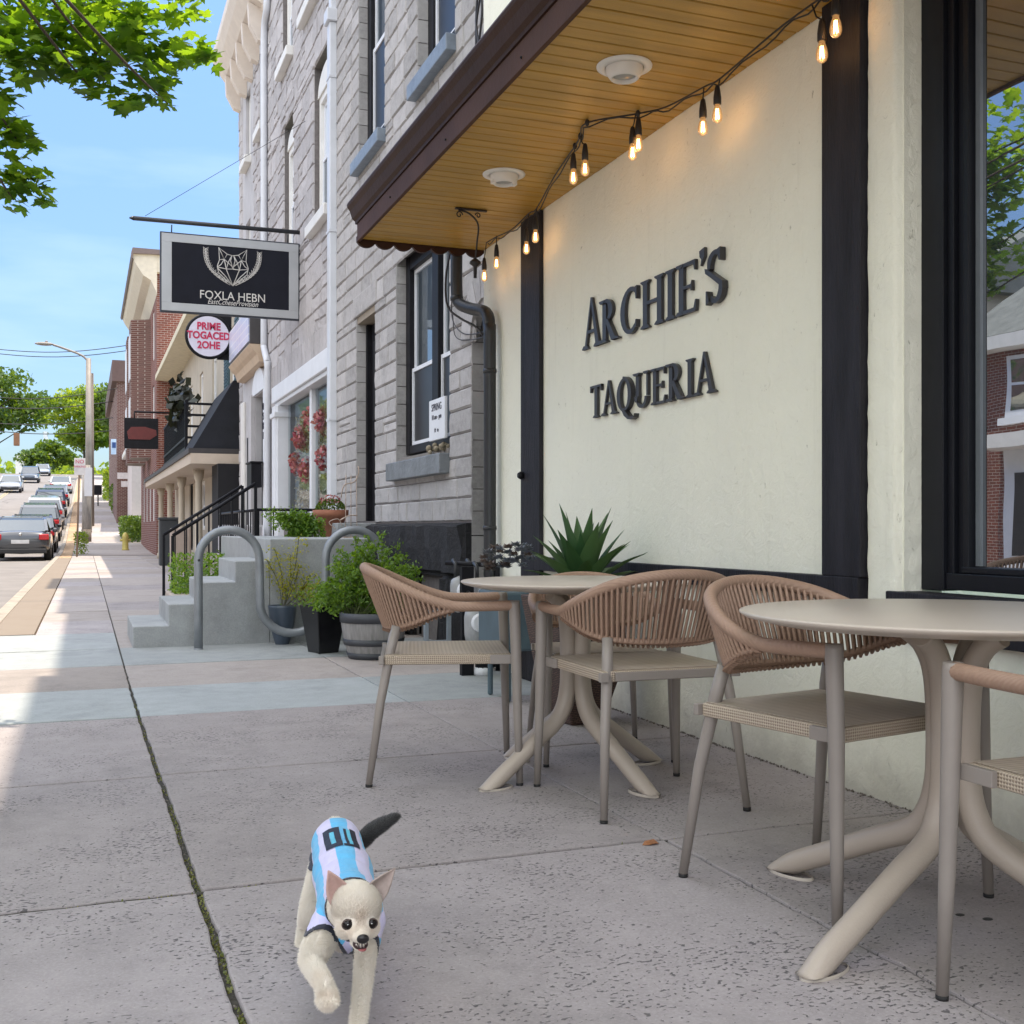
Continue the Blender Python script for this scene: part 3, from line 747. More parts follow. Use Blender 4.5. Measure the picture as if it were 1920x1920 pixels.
# ------------------------------------------------------------ recessed lights, string lights
m_lightw = M('lamp_white', (.78, .75, .70), .4, .03)
for (x, y), lab, kind in (((2.106, 4.21), 'round white recessed ceiling lamp in the canopy soffit, the nearer with a deep tilted cup', 0), ((2.135, 5.73), 'round white recessed ceiling lamp in the canopy soffit, the farther one with side notches', 1)):
    t = thing('ceiling_lamp', lab, 'lamp', (x, y, 2.882), 0, 'recessed lamps in the canopy')
    mb = MB(); mb.lathe([(.080, -.002), (.082, -.012), (.116, -.006), (.117, -.001)], (x, y, 2.882), 36, cap=False); mb.build('trim_ring', m_lightw, t)
    mb = MB(); mb.lathe([(.078, -.004), (.076, -.03), (.062, -.05), (.056, -.056), (.050, -.05), (.048, -.02)], (x, y, 2.882), 28, cap=False)
    if kind: mb.box(x - .07, x - .05, y - .02, y + .02, 2.825, 2.85); mb.box(x + .05, x + .07, y - .02, y + .02, 2.825, 2.85)
    mb.build('cup', m_lightw, t)
    mb = MB(); mb.lathe([(.049, -.040), (.03, -.046), (.0, -.048)], (x, y, 2.882), 20, cap=False); mb.build('bulb_face', M('lamp_grey', (.30, .29, .27), .3), t)
m_cable = M('cable_black', (.02, .017, .017), .5, .1)
m_fil = M_emit('filament', (1.0, .56, .20), 12)
m, N, L, P = new_mat('bulb_glass')
tr = N.new('ShaderNodeBsdfTransparent'); tr.inputs[0].default_value = (1, .86, .66, 1)
gl = N.new('ShaderNodeBsdfGlossy'); gl.inputs[1].default_value = .03
em = N.new('ShaderNodeEmission'); em.inputs[0].default_value = (1, .50, .18, 1); em.inputs[1].default_value = .35
fr = N.new('ShaderNodeLayerWeight'); fr.inputs[0].default_value = .35
mx = N.new('ShaderNodeMixShader'); L.new(fr.outputs['Facing'], mx.inputs[0]); L.new(tr.outputs[0], mx.inputs[1]); L.new(gl.outputs[0], mx.inputs[2])
ad = N.new('ShaderNodeMixShader'); ad.inputs[0].default_value = .28; L.new(mx.outputs[0], ad.inputs[1]); L.new(em.outputs[0], ad.inputs[2])
L.new(ad.outputs[0], N['Material Output'].inputs[0])
m_bulb = m
SX = 2.47
strg = thing('string_lights', 'string of warm filament bulbs on black cable hung in pairs under the canopy', 'string lights', (SX, 4.6, 2.8))
hangs = [  # (cable px,py), bulb centre px,py
    ((1522, 8), (1541, 96)), ((1560, -18), (1567, 48)),
    ((1320, 163), (1318, 236)), ((1350, 148), (1345, 212)),
    ((1192, 213), (1186, 284)), ((1199, 213), (1197, 268)),
    ((1078, 274), (1075, 330)), ((1088, 255), (1097, 314)),
    ((992, 400), (987, 464)), ((1006, 392), (1004, 442)),
    ((931, 442), (931, 492)), ((912, 455), (908, 516))]
def cab(px, py, x=None):
    p = on_x(px, py, SX)
    return p if p[2] < 2.866 else on_z_any(px, py, 2.866)
def on_z_any(px, py, z):
    D = 2100 * (z - .95) / (990 - py); u = (px - 960) / 2100; return (D * (ST + CT * u), D * (CT - ST * u), z)
cable = [cab(1700, -120, SX), cab(1560, -18, SX), cab(1522, 8, SX), cab(1450, 62, SX), cab(1352, 146, SX), cab(1320, 163, SX), cab(1250, 200, SX), cab(1196, 213, SX), cab(1101, 230, SX), cab(1088, 255, SX), cab(1078, 274, SX), cab(1040, 330, SX), cab(1006, 391, SX), cab(992, 400, SX), cab(960, 430, SX), cab(931, 444, SX), cab(912, 455, SX)]
mb = MB(); pts = spline(cable, 5); mb.tube(pts, .0042, 6)
pts2 = [p + Vector((.012, 0, -.010 * math.sin(i * 1.3) - .008)) for i, p in enumerate(pts)]; mb.tube(pts2, .0036, 6)
for pt in cable[7:11]: mb.ball(pt, .012, 8, 6, 1, 1, 1.4)
mb.build('cable', m_cable, strg)
for (ch, bc) in hangs:
    a = Vector(cab(ch[0], ch[1])); b = Vector(on_x(bc[0], bc[1], a.x))
    s = MB(); top = b + Vector((0, 0, .082))
    s.tube([a, (a * .5 + top * .5) + Vector((0, .003, 0)), top + Vector((0, 0, .03))], .0032, 6)
    s.lathe([(.004, .035), (.010, .028), (.013, .01), (.0165, -.018), (.0165, -.045), (.014, -.048)], tuple(top), 12)
    s.build('socket', m_cable, strg)
    q = MB(); q.lathe([(.011, .036), (.012, .026), (.018, .010), (.0215, -.010), (.0215, -.022), (.017, -.034), (.009, -.041), (.001, -.043)], tuple(b), 16, cap=False)
    bo = q.build('bulb', m_bulb, strg)
    f = MB()
    for k in range(5):
        an = k * 2 * PI / 5; f.tube([b + Vector((.005*math.cos(an), .005*math.sin(an), .018)), b + Vector((.008*math.cos(an+.5), .008*math.sin(an+.5), -.026))], .0013, 5)
    f.build('filament', m_fil, bo)
    ld = bpy.data.lights.new('bulb_light', 'POINT'); ld.energy = 0.05; ld.color = (1, .68, .38); ld.shadow_soft_size = .025
    lo = bpy.data.objects.new('bulb_light', ld); col.objects.link(lo); lo.parent = strg; lo.location = b - strg.location
# wrought-iron bracket under the soffit
c0 = Vector((2.18, 6.42, 2.88))
brk = thing('iron_bracket', 'scrolled black wrought iron bracket with curved arm under the canopy end', 'bracket', c0)
mb = MB(); mb.box(c0.x - .10, c0.x + .10, c0.y - .01, c0.y + .01, 2.870, 2.880)
def scroll(cx, cz, r, sgn, y): return [(cx + sgn * r * (1 - k/26) * math.cos(k * .38), y, cz + r * (1 - k/26) * math.sin(k * .38)) for k in range(20)]
mb.tube(scroll(c0.x - .075, 2.838, .022, 1, c0.y), .004, 6); mb.tube(scroll(c0.x + .045, 2.845, .018, -1, c0.y), .004, 6)
arm = spline([(c0.x - .08, c0.y, 2.868), (c0.x - .01, c0.y, 2.85), (c0.x + .045, c0.y, 2.79), (c0.x + .072, c0.y + .1, 2.70), (c0.x + .078, c0.y + .15, 2.60)], 6); mb.tube(arm, .006, 6)
mb.build('arm', m_cable, brk)
mb = MB(); mb.lathe([(.012, .02), (.035, .0), (.036, -.012), (.012, -.03), (.010, -.1)], (c0.x + .078, c0.y + .15, 2.60), 14); mb.build('lamp_cap', m_cable, brk)
# dark downspout
m_ds = M('downspout_dark', (.022, .024, .028), .4, .2, 4, .002, 30)
ds = thing('downspout', 'black round downspout with an elbow at the far end of the stucco wall', 'downspout', (2.53, 7.1, 0))
mb = MB()
mb.tube(spline([(2.42, 7.44, 2.90), (2.42, 7.44, 2.62), (2.43, 7.42, 2.52), (2.47, 7.30, 2.46), (2.525, 7.12, 2.40), (2.53, 7.07, 2.28), (2.53, 7.06, 2.1), (2.53, 7.06, .02)], 5), .042, 14)
mb.build('pipe', m_ds, ds)
mb = MB()
for z in (2.55, 2.0, .95): mb.lathe([(.045, -.015), (.047, 0), (.045, .015)], (2.53 if z < 2.4 else 2.42, 7.06 if z < 2.4 else 7.435, z), 14)
mb.build('pipe_strap', m_ds, ds)
mb = MB(); mb.tube(spline([(2.40, 7.52, 2.90), (2.36, 7.5, 2.7), (2.36, 7.46, 2.50), (2.42, 7.36, 2.40), (2.50, 7.24, 2.32), (2.54, 7.14, 2.2)], 5), .008, 6)
tag(mb.build('conduit', m_cable), 'thin black conduit looping beside the elbow of the dark downspout', 'conduit')
mb = MB(); mb.lathe([(.022, 0), (.025, .02), (.015, .035)], (0, 0, 0), 12)
o = tag(mb.build('door_knob', m_black), 'small round black knob on the dark timber post by the downspout', 'knob'); o.location = (WX - .03, on_x(972, 907, WX - .05)[1] - .03, 1.28); o.rotation_euler = (0, R(-90), 0)
# ------------------------------------------------------------ pale stone house next door
m_st = M_stone('ashlar_stone', (0.31, 0.30, 0.295), (0.47, 0.455, 0.45), .5, .010)
m_stj = M('mortar', (0.16, 0.145, 0.14), .95, .2, 20)
m_rock = M_stone('black_rock_base', (0.014, 0.014, 0.017), (0.032, 0.032, 0.036), .3, .06)
AX = 2.75
sa = thing('stone_house', 'pale grey rock-faced stone house with black base, beside the cream restaurant', 'house', (AX, 10.2, 0))
opsA = [(8.61, 10.26, 1.56, 3.5), (11.09, 11.92, 1.02, 3.22), (8.47, 9.53, 4.86, 7.0), (10.7, 11.8, 4.86, 7.0), (7.45, 8.05, -.1, 2.62)]
mb = MB(); facade(mb, AX, 7.38, 13.0, 0.0, 10.35, opsA, .22)
mb.quad((AX, 7.38, 10.35), (9, 7.38, 10.35), (9, 13, 10.35), (AX, 13, 10.35)); mb.quad((AX, 13, 0), (9, 13, 0), (9, 13, 10.35), (AX, 13, 10.35))
mb.quad((AX, 7.381, 0), (AX, 7.381, 10.35), (9, 7.381, 10.35), (9, 7.381, 0))
wallA = mb.build('wall', m_stj, sa)
mb = MB()
opsS = opsA[:4] + [(7.36, 8.05, -.1, 2.36), (7.36, 7.97, 2.35, 2.56)]
ashlar(mb, AX, 7.39, 12.98, 1.0, 10.33, opsS, .186, .26, .56, .015, 4, .0030, .008, .06)
# stones returning round the reveals
rg = random.Random(8)
def reveal(mb, y, z0, z1, X0, X1, side):
    z = z0
    while z < z1 - .03:
        zt = min(z + .186 * rg.choice((.9, 1, 1.1)), z1); mb.t = rg.random()
        yy = y - .006 if side < 0 else y + .006
        mb.box(X0 - .012, X1, min(y, yy) - .001 * 0, max(y, yy), z + .004, zt - .004); z = zt
for o in opsA[:4]:
    reveal(mb, o[1] - .0005, o[2] + .0, o[3], AX, AX + .2, -1)
reveal(mb, 8.0495, 0.0, 2.40, AX, AX + .8, -1)
# arch stones over the passage
for k in range(9):
    a0, a1 = R(8 + k * 19), R(8 + k * 19 + 17.5); mb.t = rg.random(); cy, cz = 7.745, 2.34; r0, r1 = .30, .52
    if k > 8: break
    pl = [(cy + r0 * math.cos(a0), cz + r0 * math.sin(a0)), (cy + r1 * math.cos(a0), cz + r1 * math.sin(a0)), (cy + r1 * math.cos(a1), cz + r1 * math.sin(a1)), (cy + r0 * math.cos(a1), cz + r0 * math.sin(a1))]
    if min(p[0] for p in pl) < 7.385: continue
    mb.prism([(-p[0], p[1]) for p in pl], (AX + .05, 0, 0), (0, -1, 0), (0, 0, 1), .082)
mb.build('stone_facing', m_st, wallA)
mb = MB(); mb.box(AX + .8, AX + .85, 7.39, 8.05, 0, 2.7); mb.build('passage_door', m_void, sa)
# stone lintel over the door
mb = MB(); mb.box(AX - .03, AX + .2, 11.0, 12.02, 3.222, 3.44); mb.build('lintel', m_st, sa, bevel=.01)
mb = MB(); mb.box(AX - .0, AX + .2, 11.095, 11.915, 3.15, 3.219); mb.build('door_head', M('tan_head', (.30, .25, .19), .7), sa)
# black base
mb = MB(); rg2 = random.Random(12)
def base_blocks(y0, y1, z0, z1, n): 
    for i in range(n): block(mb, AX - .06, y0 + (y1-y0)*i/n + .004, y0 + (y1-y0)*(i+1)/n - .004, z0 + .004, z1 - .004, .045, rg2, .026, 12, .02)
mb.box(AX - .06, AX + .1, 8.05, 8.60, 0, .99); mb.box(AX - .06, AX + .1, 9.6, 12.98, 0, .99); mb.box(AX - .06, AX + .1, 8.60, 9.6, .56, .99)
base_blocks(8.06, 11.08, .58, .99, 2); base_blocks(8.06, 8.6, .02, .57, 1); base_blocks(9.6, 11.0, .02, .57, 2); base_blocks(11.1, 12.97, .02, .99, 2)
baseo = mb.build('base', m_rock, sa)
mb = MB(); mb.box(AX + .08, AX + .1, 8.6, 9.6, 0, .56); mb.build('basement_opening', m_void, baseo)
mb = MB()
for yy in (8.72, 9.48): mb.box(AX + .0, AX + .05, yy - .04, yy + .04, 0.02, .55)
mb.box(AX + .0, AX + .05, 8.76, 9.44, .30, .34); mb.build('basement_frame', m_black, baseo)
# windows
sash_window(sa, AX + .10, 8.62, 10.25, 1.64, 3.49, m_black, m_white, m_glass, .13, .035, mid=2.42, mulls=(9.30,), lower=m_glass_d)
for a, b in ((8.48, 9.52), (10.71, 11.79)):
    sash_window(sa, AX + .10, a, b, 4.96, 6.99, m_black, m_white, m_glass, .15, .045, mid=6.0, lower=m_glass_d)
for a, b, c, d, mt in ((8.60, 10.32, 1.39, 1.555, m_sillg), (8.42, 9.58, 4.72, 4.855, m_sill), (10.65, 11.85, 4.72, 4.855, m_sill)):
    mb = MB(); mb.box(AX - .10, AX + .2, a, b, c, d); mb.build('sill', mt, sa, bevel=.008)
mb = MB(); mb.box(AX + .0, AX + .2, 8.66, 10.2, 1.556, 1.60); mb.build('inner_sill', M('tan_sill', (.22, .20, .18), .7), sa)
d = MB(); d.box(AX + .14, AX + .18, 11.10, 11.91, 1.03, 3.14)
door = d.build('door', m_black, sa)
for a, b in ((11.10, 11.16), (11.85, 11.91)):
    mb = MB(); mb.box(AX + .09, AX + .139, a, b, 1.03, 3.14); mb.build('door_frame', m_black, door)
mb = MB(); mb.quad((AX + .138, 11.78, 2.1), (AX + .138, 11.24, 2.1), (AX + .138, 11.24, 2.95), (AX + .138, 11.78, 2.95)); mb.build('pane', m_glass_d, door)
# wires on the stone front
def wire(name, lab, pts, r, k=8, cat='cable', group=None):
    mb = MB(); mb.tube(spline(pts, k), r, 5); return tag(mb.build(name, m_cable), lab, cat, group)
wire('cable', 'black cable sagging from the stone pier across the archway to the downspout, upper strand', [on_x(847, 560, AX - .05), on_x(849, 600, AX - .05), on_x(868, 625, AX - .05), on_x(900, 624, AX - .05), (2.62, 7.12, on_x(920, 616, 2.62)[2])], .005, group='cables on the stone pier')
wire('cable', 'black cable sagging from the stone pier across the archway to the downspout, lower strand', [on_x(849, 590, AX - .05), on_x(853, 628, AX - .05), on_x(870, 638, AX - .05), on_x(905, 632, AX - .05), (2.62, 7.12, on_x(922, 624, 2.62)[2])], .004, group='cables on the stone pier')
for k, dx in enumerate((0, .035, .075)):
    a = on_x(905 - k * 4, -30, AX - .06); b = on_x(893 + k * 3, 95, AX - .06)
    wire('service_cable', 'black service cable dropping down the stone front to the canopy, %s of three twisted strands' % ('leftmost', 'middle', 'rightmost')[k], [a, ((a[0]), (a[1] + b[1]) / 2 + .06 * (-1) ** k, (a[2] + b[2]) / 2), b], .009, group='service cables above the canopy')
# notice board in the window
p = on_x(836, 825, AX - .01)
nb = thing('notice_board', 'white notice board with lines of small black lettering standing on the window sill', 'sign', (AX - .02, 8.88, 1.56))
mb = MB(); mb.box(AX - .035, AX - .01, 8.66, 9.10, 1.68, 2.02); mb.build('board', m_white, nb, bevel=.004)
rotW = (R(90), 0, R(-90))
for i, (tx, sz, zz) in enumerate((('SPRING', .085, 1.95), ('10 am - pm', .06, 1.87), ('M:  to', .05, 1.76))):
    text_obj('lettering', tx, sz, M('ink', (.03, .03, .05), .6), nb, (AX - .037, 8.88, zz), rotW, .001)
mb = MB(); rr = random.Random(2)
for _ in range(26):
    mb.t = rr.random(); mb.ball((AX - .03 + rr.uniform(-.02, .06), 8.66 + rr.random() * .5, 1.585 + rr.uniform(0, .05)), rr.uniform(.015, .03), 6, 4)
tag(mb.build('dried_arrangement', M_stone('dried', (.12, .10, .06), (.35, .30, .22), .5)), 'low heap of dried brown and white bits on the sill under the notice board', 'decoration', kind=None)
# ------------------------------------------------------------ white downspouts
m_wds = M('downspout_white', (.62, .64, .68), .4, .06, 3, dirt=.25, dirtc=(.3, .3, .3))
dw = thing('downspout', 'tall white square downspout at the corner between the stone house and the lavender house', 'downspout', (2.70, 13.02, 0))
mb = MB(); mb.box(2.655, 2.745, 12.93, 13.09, .9, 6.85); mb.box(2.62, 2.76, 12.90, 13.12, 6.85, 7.0); mb.box(2.67, 2.75, 12.95, 13.07, 7.0, 10); mb.build('pipe', m_wds, dw, bevel=.012)
for z in (2.2, 4.4, 6.2):
    mb = MB(); mb.box(2.648, 2.75, 12.92, 13.10, z, z + .03); mb.build('pipe_strap', m_wds, dw)
# ------------------------------------------------------------ lavender-grey house (two fronts)
m_lav = M_stone('formstone', (0.36, 0.345, 0.35), (0.49, 0.47, 0.475), .45, .010)
m_lavs = M('grey_siding', (.46, .45, .46), .8, .12, 2, .004, 20, dirt=.3, dirtc=(.25, .24, .25))
BX = 2.8
b1 = thing('formstone_house', 'tall lavender-grey formstone house with white arched windows and shopfront', 'house', (BX, 15.6, 0))
opsB = [(13.55, 17.3, .95, 2.85), (13.5, 14.6, 4.86, 6.95), (16.1, 16.95, 4.86, 6.95), (14.2, 15.2, 7.85, 9.4), (16.2, 17.1, 7.85, 9.4)]
mb = MB(); facade(mb, BX, 13.0, 18.6, 0, 10.9, opsB, .22)
mb.quad((BX, 13.0, 0), (9, 13.0, 0), (9, 13.0, 10.9), (BX, 13.0, 10.9)); mb.quad((BX, 13, 10.9), (9, 13, 10.9), (9, 22.2, 10.9), (BX, 22.2, 10.9))
wb = mb.build('wall', m_stj, b1)
mb = MB(); ashlar(mb, BX, 13.12, 18.58, 3.12, 10.88, opsB[1:], .30, .25, .7, .022, 9, .007, .010, .35)
# upright boards of stone over the shop
rg = random.Random(6); y = 13.12
mb.build('stone_facing', m_lav, wb)
mb = MB(); y = 13.12
while y < 18.5: 
    y2 = min(y + rg.uniform(.18, .34), 18.58); block(mb, BX - .01, y + .004, y2 - .004, 2.86, 3.48, .022, rg, .004, 2, .008); y = y2
mb.build('panel_band', m_lav, wb)
def arched_window(par, x, y0, y1, z0, z1, arch=True, blind=True):
    fo = sash_window(par, x, y0 + .01, y1 - .01, z0, z1, m_whitew, m_white, m_blind if blind else m_glass, .09, .05, mid=(z0 + z1) / 2, lower=m_glass)
    if arch:
        mb = MB(); cy = (y0 + y1) / 2; r = (y1 - y0) / 2
        pl = [(-(cy + r * math.cos(R(a))), z1 + r * .55 * math.sin(R(a))) for a in range(0, 181, 15)]
        pl = [(-(y0 - .0), z1 - .10)][:0] + pl
        mb.prism(pl[::-1] if False else pl, (x + .0, 0, 0), (0, -1, 0), (0, 0, 1), .04); mb.build('arch_head', m_whitew, fo)
    mb = MB(); mb.box(x - .20, x + .06, y0 - .08, y1 + .08, z0 - .14, z0 - .002); mb.build('sill', m_whitew, fo, bevel=.01)
arched_window(b1, BX + .08, 13.5, 14.6, 4.88, 6.55); arched_window(b1, BX + .08, 16.1, 16.95, 4.88, 6.6)
arched_window(b1, BX + .08, 14.2, 15.2, 7.87, 9.35, False); arched_window(b1, BX + .08, 16.2, 17.1, 7.87, 9.35, False)
# shopfront of white posts and big panes
sf = MB(); sf.box(BX - .12, BX + .02, 13.2, 17.45, 2.86, 3.10); sf.box(BX - .08, BX + .1, 13.3, 17.4, 2.80, 2.858)
shop = sf.build('shopfront', m_white, b1, bevel=.01)
for a, b, dx in ((17.02, 17.42, .10), (13.50, 13.62, .04), (14.85, 14.97, .0)):
    mb = MB(); mb.box(BX - dx, BX + .10, a, b, .60, 2.80)
    if dx > .05: mb.box(BX - dx - .03, BX + .1, a + .06, b - .06, .6, 2.80); mb.box(BX - dx - .05, BX + .1, a - .03, b + .03, 2.62, 2.70)
    mb.build('post', m_white, shop, bevel=.012)
mb = MB(); mb.quad((BX + .06, 17.0, .95), (BX + .06, 13.6, .95), (BX + .06, 13.6, 2.80), (BX + .06, 17.0, 2.80)); mb.build('pane', M_glass('shop_glass', (.05, .05, .05), .16, .01, see=.92), shop)
mb = MB(); mb.box(BX + .02, BX + .14, 13.6, 17.0, .85, .95); mb.build('sill', m_white, shop)
mb = MB(); mb.box(BX + .9, BX + .95, 13.2, 17.4, .6, 2.9); mb.box(BX + .2, BX + .9, 13.25, 17.4, .6, .82); mb.build('display_back', M('display_dark', (.05, .05, .045), .9), shop)
# dried flower garlands and a hanging display behind the pane
m_flower = M_leaf('dried_flowers', (.22, .03, .06), (.50, .22, .22), .1); m_twig = M_leaf('dried_twigs', (.25, .20, .13), (.72, .68, .60), .1)
rf = random.Random(21)
def petals(mb, c, r, n, s):
    for _ in range(n):
        d = Vector((rf.gauss(0, 1), rf.gauss(0, 1), rf.gauss(0, 1))).normalized() * r * rf.random() ** .4
        p = Vector(c) + d; a = Vector((rf.gauss(0, 1), rf.gauss(0, 1), rf.gauss(0, 1))).normalized() * s; b = a.cross(Vector((rf.random(), rf.random(), rf.random()))).normalized() * s * .7
        mb.t = rf.random(); mb.add([p - a, p - b, p + a, p + b], [(0, 1, 2, 3)])
for k, (yy, zz) in enumerate(((14.6, 2.35), (14.35, 1.85), (16.1, 2.25), (15.6, 1.75), (16.5, 1.9), (15.3, 2.45))):
    mb = MB(); petals(mb, (BX + .16, yy, zz), .20, 300, .034)
    tag(mb.build('flower_bunch', m_flower), 'bunch of dried %s flowers in the shop window, %s' % (('deep pink', 'coral', 'coral', 'rose', 'rose', 'deep pink')[k], ('upper right by the thin post', 'lower right by the thin post', 'upper left near the thick white post', 'low in the middle', 'low near the thick white post', 'top centre')[k]), 'flowers', 'flower bunches in the shop window')
mb = MB()
for k in range(9):
    y0 = 14.3 + k * .3; t = 2.6
    for _ in range(420):
        q = rf.random(); z = 2.6 - 1.35 * q; petals(mb, (BX + .2 + rf.uniform(-.08, .12), y0 + rf.gauss(0, .10 * (1 - q) + .03), z), .04, 1, .03)
tag(mb.build('dried_twigs', m_twig), 'hanging mass of dried white and brown twigs filling the shop window', 'dried plants', kind='stuff')
# second front
B2 = thing('narrow_house', 'narrow grey house front with white arch door head and a deep cream cornice', 'house', (BX, 20.3, 0))
opsB2 = [(18.85, 20.0, 1.0, 3.25), (18.9, 19.6, 4.9, 6.6), (20.7, 21.3, 4.9, 6.6), (18.9, 19.5, 7.7, 9.0), (20.7, 21.3, 7.7, 9.0)]
mb = MB(); facade(mb, BX, 18.6, 22.2, 0, 9.9, opsB2, .22); mb.quad((BX, 22.2, 0), (9, 22.2, 0), (9, 22.2, 9.9), (BX, 22.2, 9.9)); mb.build('wall', m_lavs, B2)
mb = MB(); ashlar(mb, BX, 21.75, 22.19, 1.0, 9.5, [], .3, .2, .44, .02, 5, .01); ashlar(mb, BX, 18.61, 20.2, 4.6, 9.6, opsB2[1:], .3, .25, .6, .02, 6, .012, .01, .3); mb.build('stone_facing', m_lav, B2)
for o in opsB2[1:]: arched_window(B2, BX + .08, o[0], o[1], o[2] + .01, o[3] - .01, False)
mb = MB()
mb.prism([(2.30, 10.15), (2.30, 9.98), (2.38, 9.82), (2.52, 9.62), (2.70, 9.52), (2.79, 9.35), (2.79, 10.15)], (0, 22.35, 0), (1, 0, 0), (0, 0, 1), 3.8)
for yy in (18.9, 19.7, 20.5, 21.3, 22.1): mb.prism([(2.5, 9.6), (2.52, 9.25), (2.66, 9.0), (2.795, 8.95), (2.795, 9.5)], (0, yy, 0), (1, 0, 0), (0, 0, 1), .16)
mb.build('cornice', M('cream_trim', (.68, .60, .52), .6, .06), B2)
dB = MB(); dB.box(BX + .10, BX + .16, 18.87, 19.98, 1.0, 3.24)
do = dB.build('door', m_black, B2)
mb = MB(); mb.quad((BX + .095, 19.55, 1.2), (BX + .095, 19.0, 1.2), (BX + .095, 19.0, 3.1), (BX + .095, 19.55, 3.1)); mb.build('pane', M_glass('door_glass', (.10, .14, .15), .3), do)
mb = MB(); mb.prism([(-(19.42 + .72 * math.cos(R(a))), 3.26 + .42 * math.sin(R(a))) for a in range(0, 181, 12)], (BX - .001, 0, 0), (0, -1, 0), (0, 0, 1), .05); mb.build('arch_head', m_white, B2)
mb = MB(); mb.box(BX - .05, BX - .002, 18.64, 18.84, .6, 3.3); mb.build('pilaster', m_white, B2, bevel=.01)
mb = MB(); mb.box(BX - .08, BX - .002, 20.06, 20.4, .6, 3.3); mb.build('pilaster', m_lavs, B2, bevel=.01)
mb = MB(); mb.box(BX - .05, BX - .002, 21.3, 21.7, .6, 3.3); mb.build('pilaster', m_whitew, B2, bevel=.01)
mb = MB(); mb.box(BX - .03, BX - .001, 20.7, 20.95, .7, 2.6); mb.build('slot', m_black, B2)
for i, chh in enumerate('0581'): text_obj('house_number', chh, .17, M('ink', (.03, .03, .05), .6), B2, (BX - .055, 18.74, 2.95 - i * .16), rotW, .004)
dw2 = thing('downspout', 'white downspout with a bend above the shop, between the lavender house and its narrow neighbour', 'downspout', (2.7, 18.5, 0))
mb = MB(); mb.tube(spline([(2.72, 18.2, 9.7), (2.72, 18.2, 9.3), (2.72, 18.5, 8.9), (2.72, 18.5, 6.9), (2.72, 18.5, 4.2), (2.72, 18.5, 3.9), (2.72, 18.15, 3.6), (2.72, 18.1, 3.3), (2.72, 18.1, .5)], 5), .055, 10); mb.build('pipe', m_wds, dw2)
mb = MB(); mb.box(2.66, 2.78, 18.38, 18.62, 4.9, 5.0); mb.build('pipe_strap', m_wds, dw2)
# light box sign
lb = thing('lightbox_sign', 'white box sign with a pale grid face above the narrow shop door', 'sign', (2.5, 20, 4))
mb = MB(); mb.box(2.52, 2.79, 18.7, 21.4, 3.98, 4.62); mb.build('case', M('sign_case', (.06, .055, .055), .5), lb, bevel=.01)
m, N, L, P = new_mat('grid_face')
b = N.new('ShaderNodeTexBrick'); s_ = N.new('ShaderNodeSeparateXYZ'); cb = N.new('ShaderNodeCombineXYZ'); L.new(coords(N, L), s_.inputs[0]); L.new(s_.outputs[1], cb.inputs[0]); L.new(s_.outputs[2], cb.inputs[1]); L.new(cb.outputs[0], b.inputs['Vector'])
b.offset = 0; b.inputs['Scale'].default_value = 1; b.inputs['Brick Width'].default_value = .3; b.inputs['Row Height'].default_value = .14; b.inputs['Mortar Size'].default_value = .02; b.inputs['Mortar Smooth'].default_value = 1
b.inputs['Color1'].default_value = (.52, .56, .74, 1); b.inputs['Color2'].default_value = (.60, .64, .80, 1); b.inputs['Mortar'].default_value = (.76, .78, .84, 1)
L.new(b.outputs[0], P.inputs['Base Color']); P.inputs['Roughness'].default_value = .3
mb = MB(); mb.box(2.50, 2.519, 18.74, 21.36, 4.02, 4.58); mb.build('face', m, lb)
mb = MB(); mb.prism([(2.50, 3.95), (2.56, 3.86), (2.62, 3.80), (2.66, 3.68), (2.795, 3.66), (2.795, 3.96), (2.5, 3.96)], (0, 21.45, 0), (1, 0, 0), (0, 0, 1), 2.85); mb.build('ledge', M('tan_trim', (.55, .42, .30), .6, .08), lb)
mbx = MB(); mbx.box(2.55, 2.72, 18.75, 19.3, 1.62, 2.02); mbx.box(2.53, 2.74, 18.73, 19.32, 2.02, 2.05)
o = tag(mbx.build('wall_mailbox', m_black, bevel=.006), 'square black mailbox hung beside the narrow house door', 'mailbox')
# ------------------------------------------------------------ fox sign
fs = thing('hanging_sign', 'black hanging sign with silver frame and a line drawing of a fox head', 'sign', (2.0, 15.6, 3.5))
FY = 15.6
A_ = on_y(300, 434, FY); 
def fy(px, py): return Vector(on_y(px, py, FY))
tl, trr, br_, bl = fy(300, 434), fy(562, 456), fy(558, 601), fy(300, 584)
x0, x1 = tl.x, trr.x; zt, zb = (tl.z + trr.z) / 2, (bl.z + br_.z) / 2
# the sign hangs square to the street; its face is vertical
mb = MB(); mb.box(x0, x1, FY, FY + .06, zb, zt); fr_ = mb.build('frame', M('sign_edge', (.03, .035, .05), .4), fs, bevel=.004)
m_sil = M('silver_frame', (.42, .43, .44), .35, .08, 3, metal=.3)
t_ = .13
for a in ((x0 + .02, x1 - .02, zt - t_, zt - .02), (x0 + .02, x1 - .02, zb + .02, zb + t_), (x0 + .02, x0 + .15, zb + t_, zt - t_), (x1 - .15, x1 - .02, zb + t_, zt - t_)):
    mb = MB(); mb.box(a[0], a[1], FY - .012, FY + .001, a[2], a[3]); mb.build('frame_rail', m_sil, fr_, bevel=.003)
mb = MB(); mb.box(x0 + .15, x1 - .15, FY - .006, FY + .001, zb + t_, zt - t_); face = mb.build('face', M('sign_navy', (.008, .009, .016), .6, spec=.2), fs)
m_chalk = M('chalk_white', (.62, .60, .57), .6)
cx, cz = x0 + (x1 - x0) * .51, zb + (zt - zb) * .62; S_ = (zt - zb) * .235
mb = MB(); yF = FY - .010
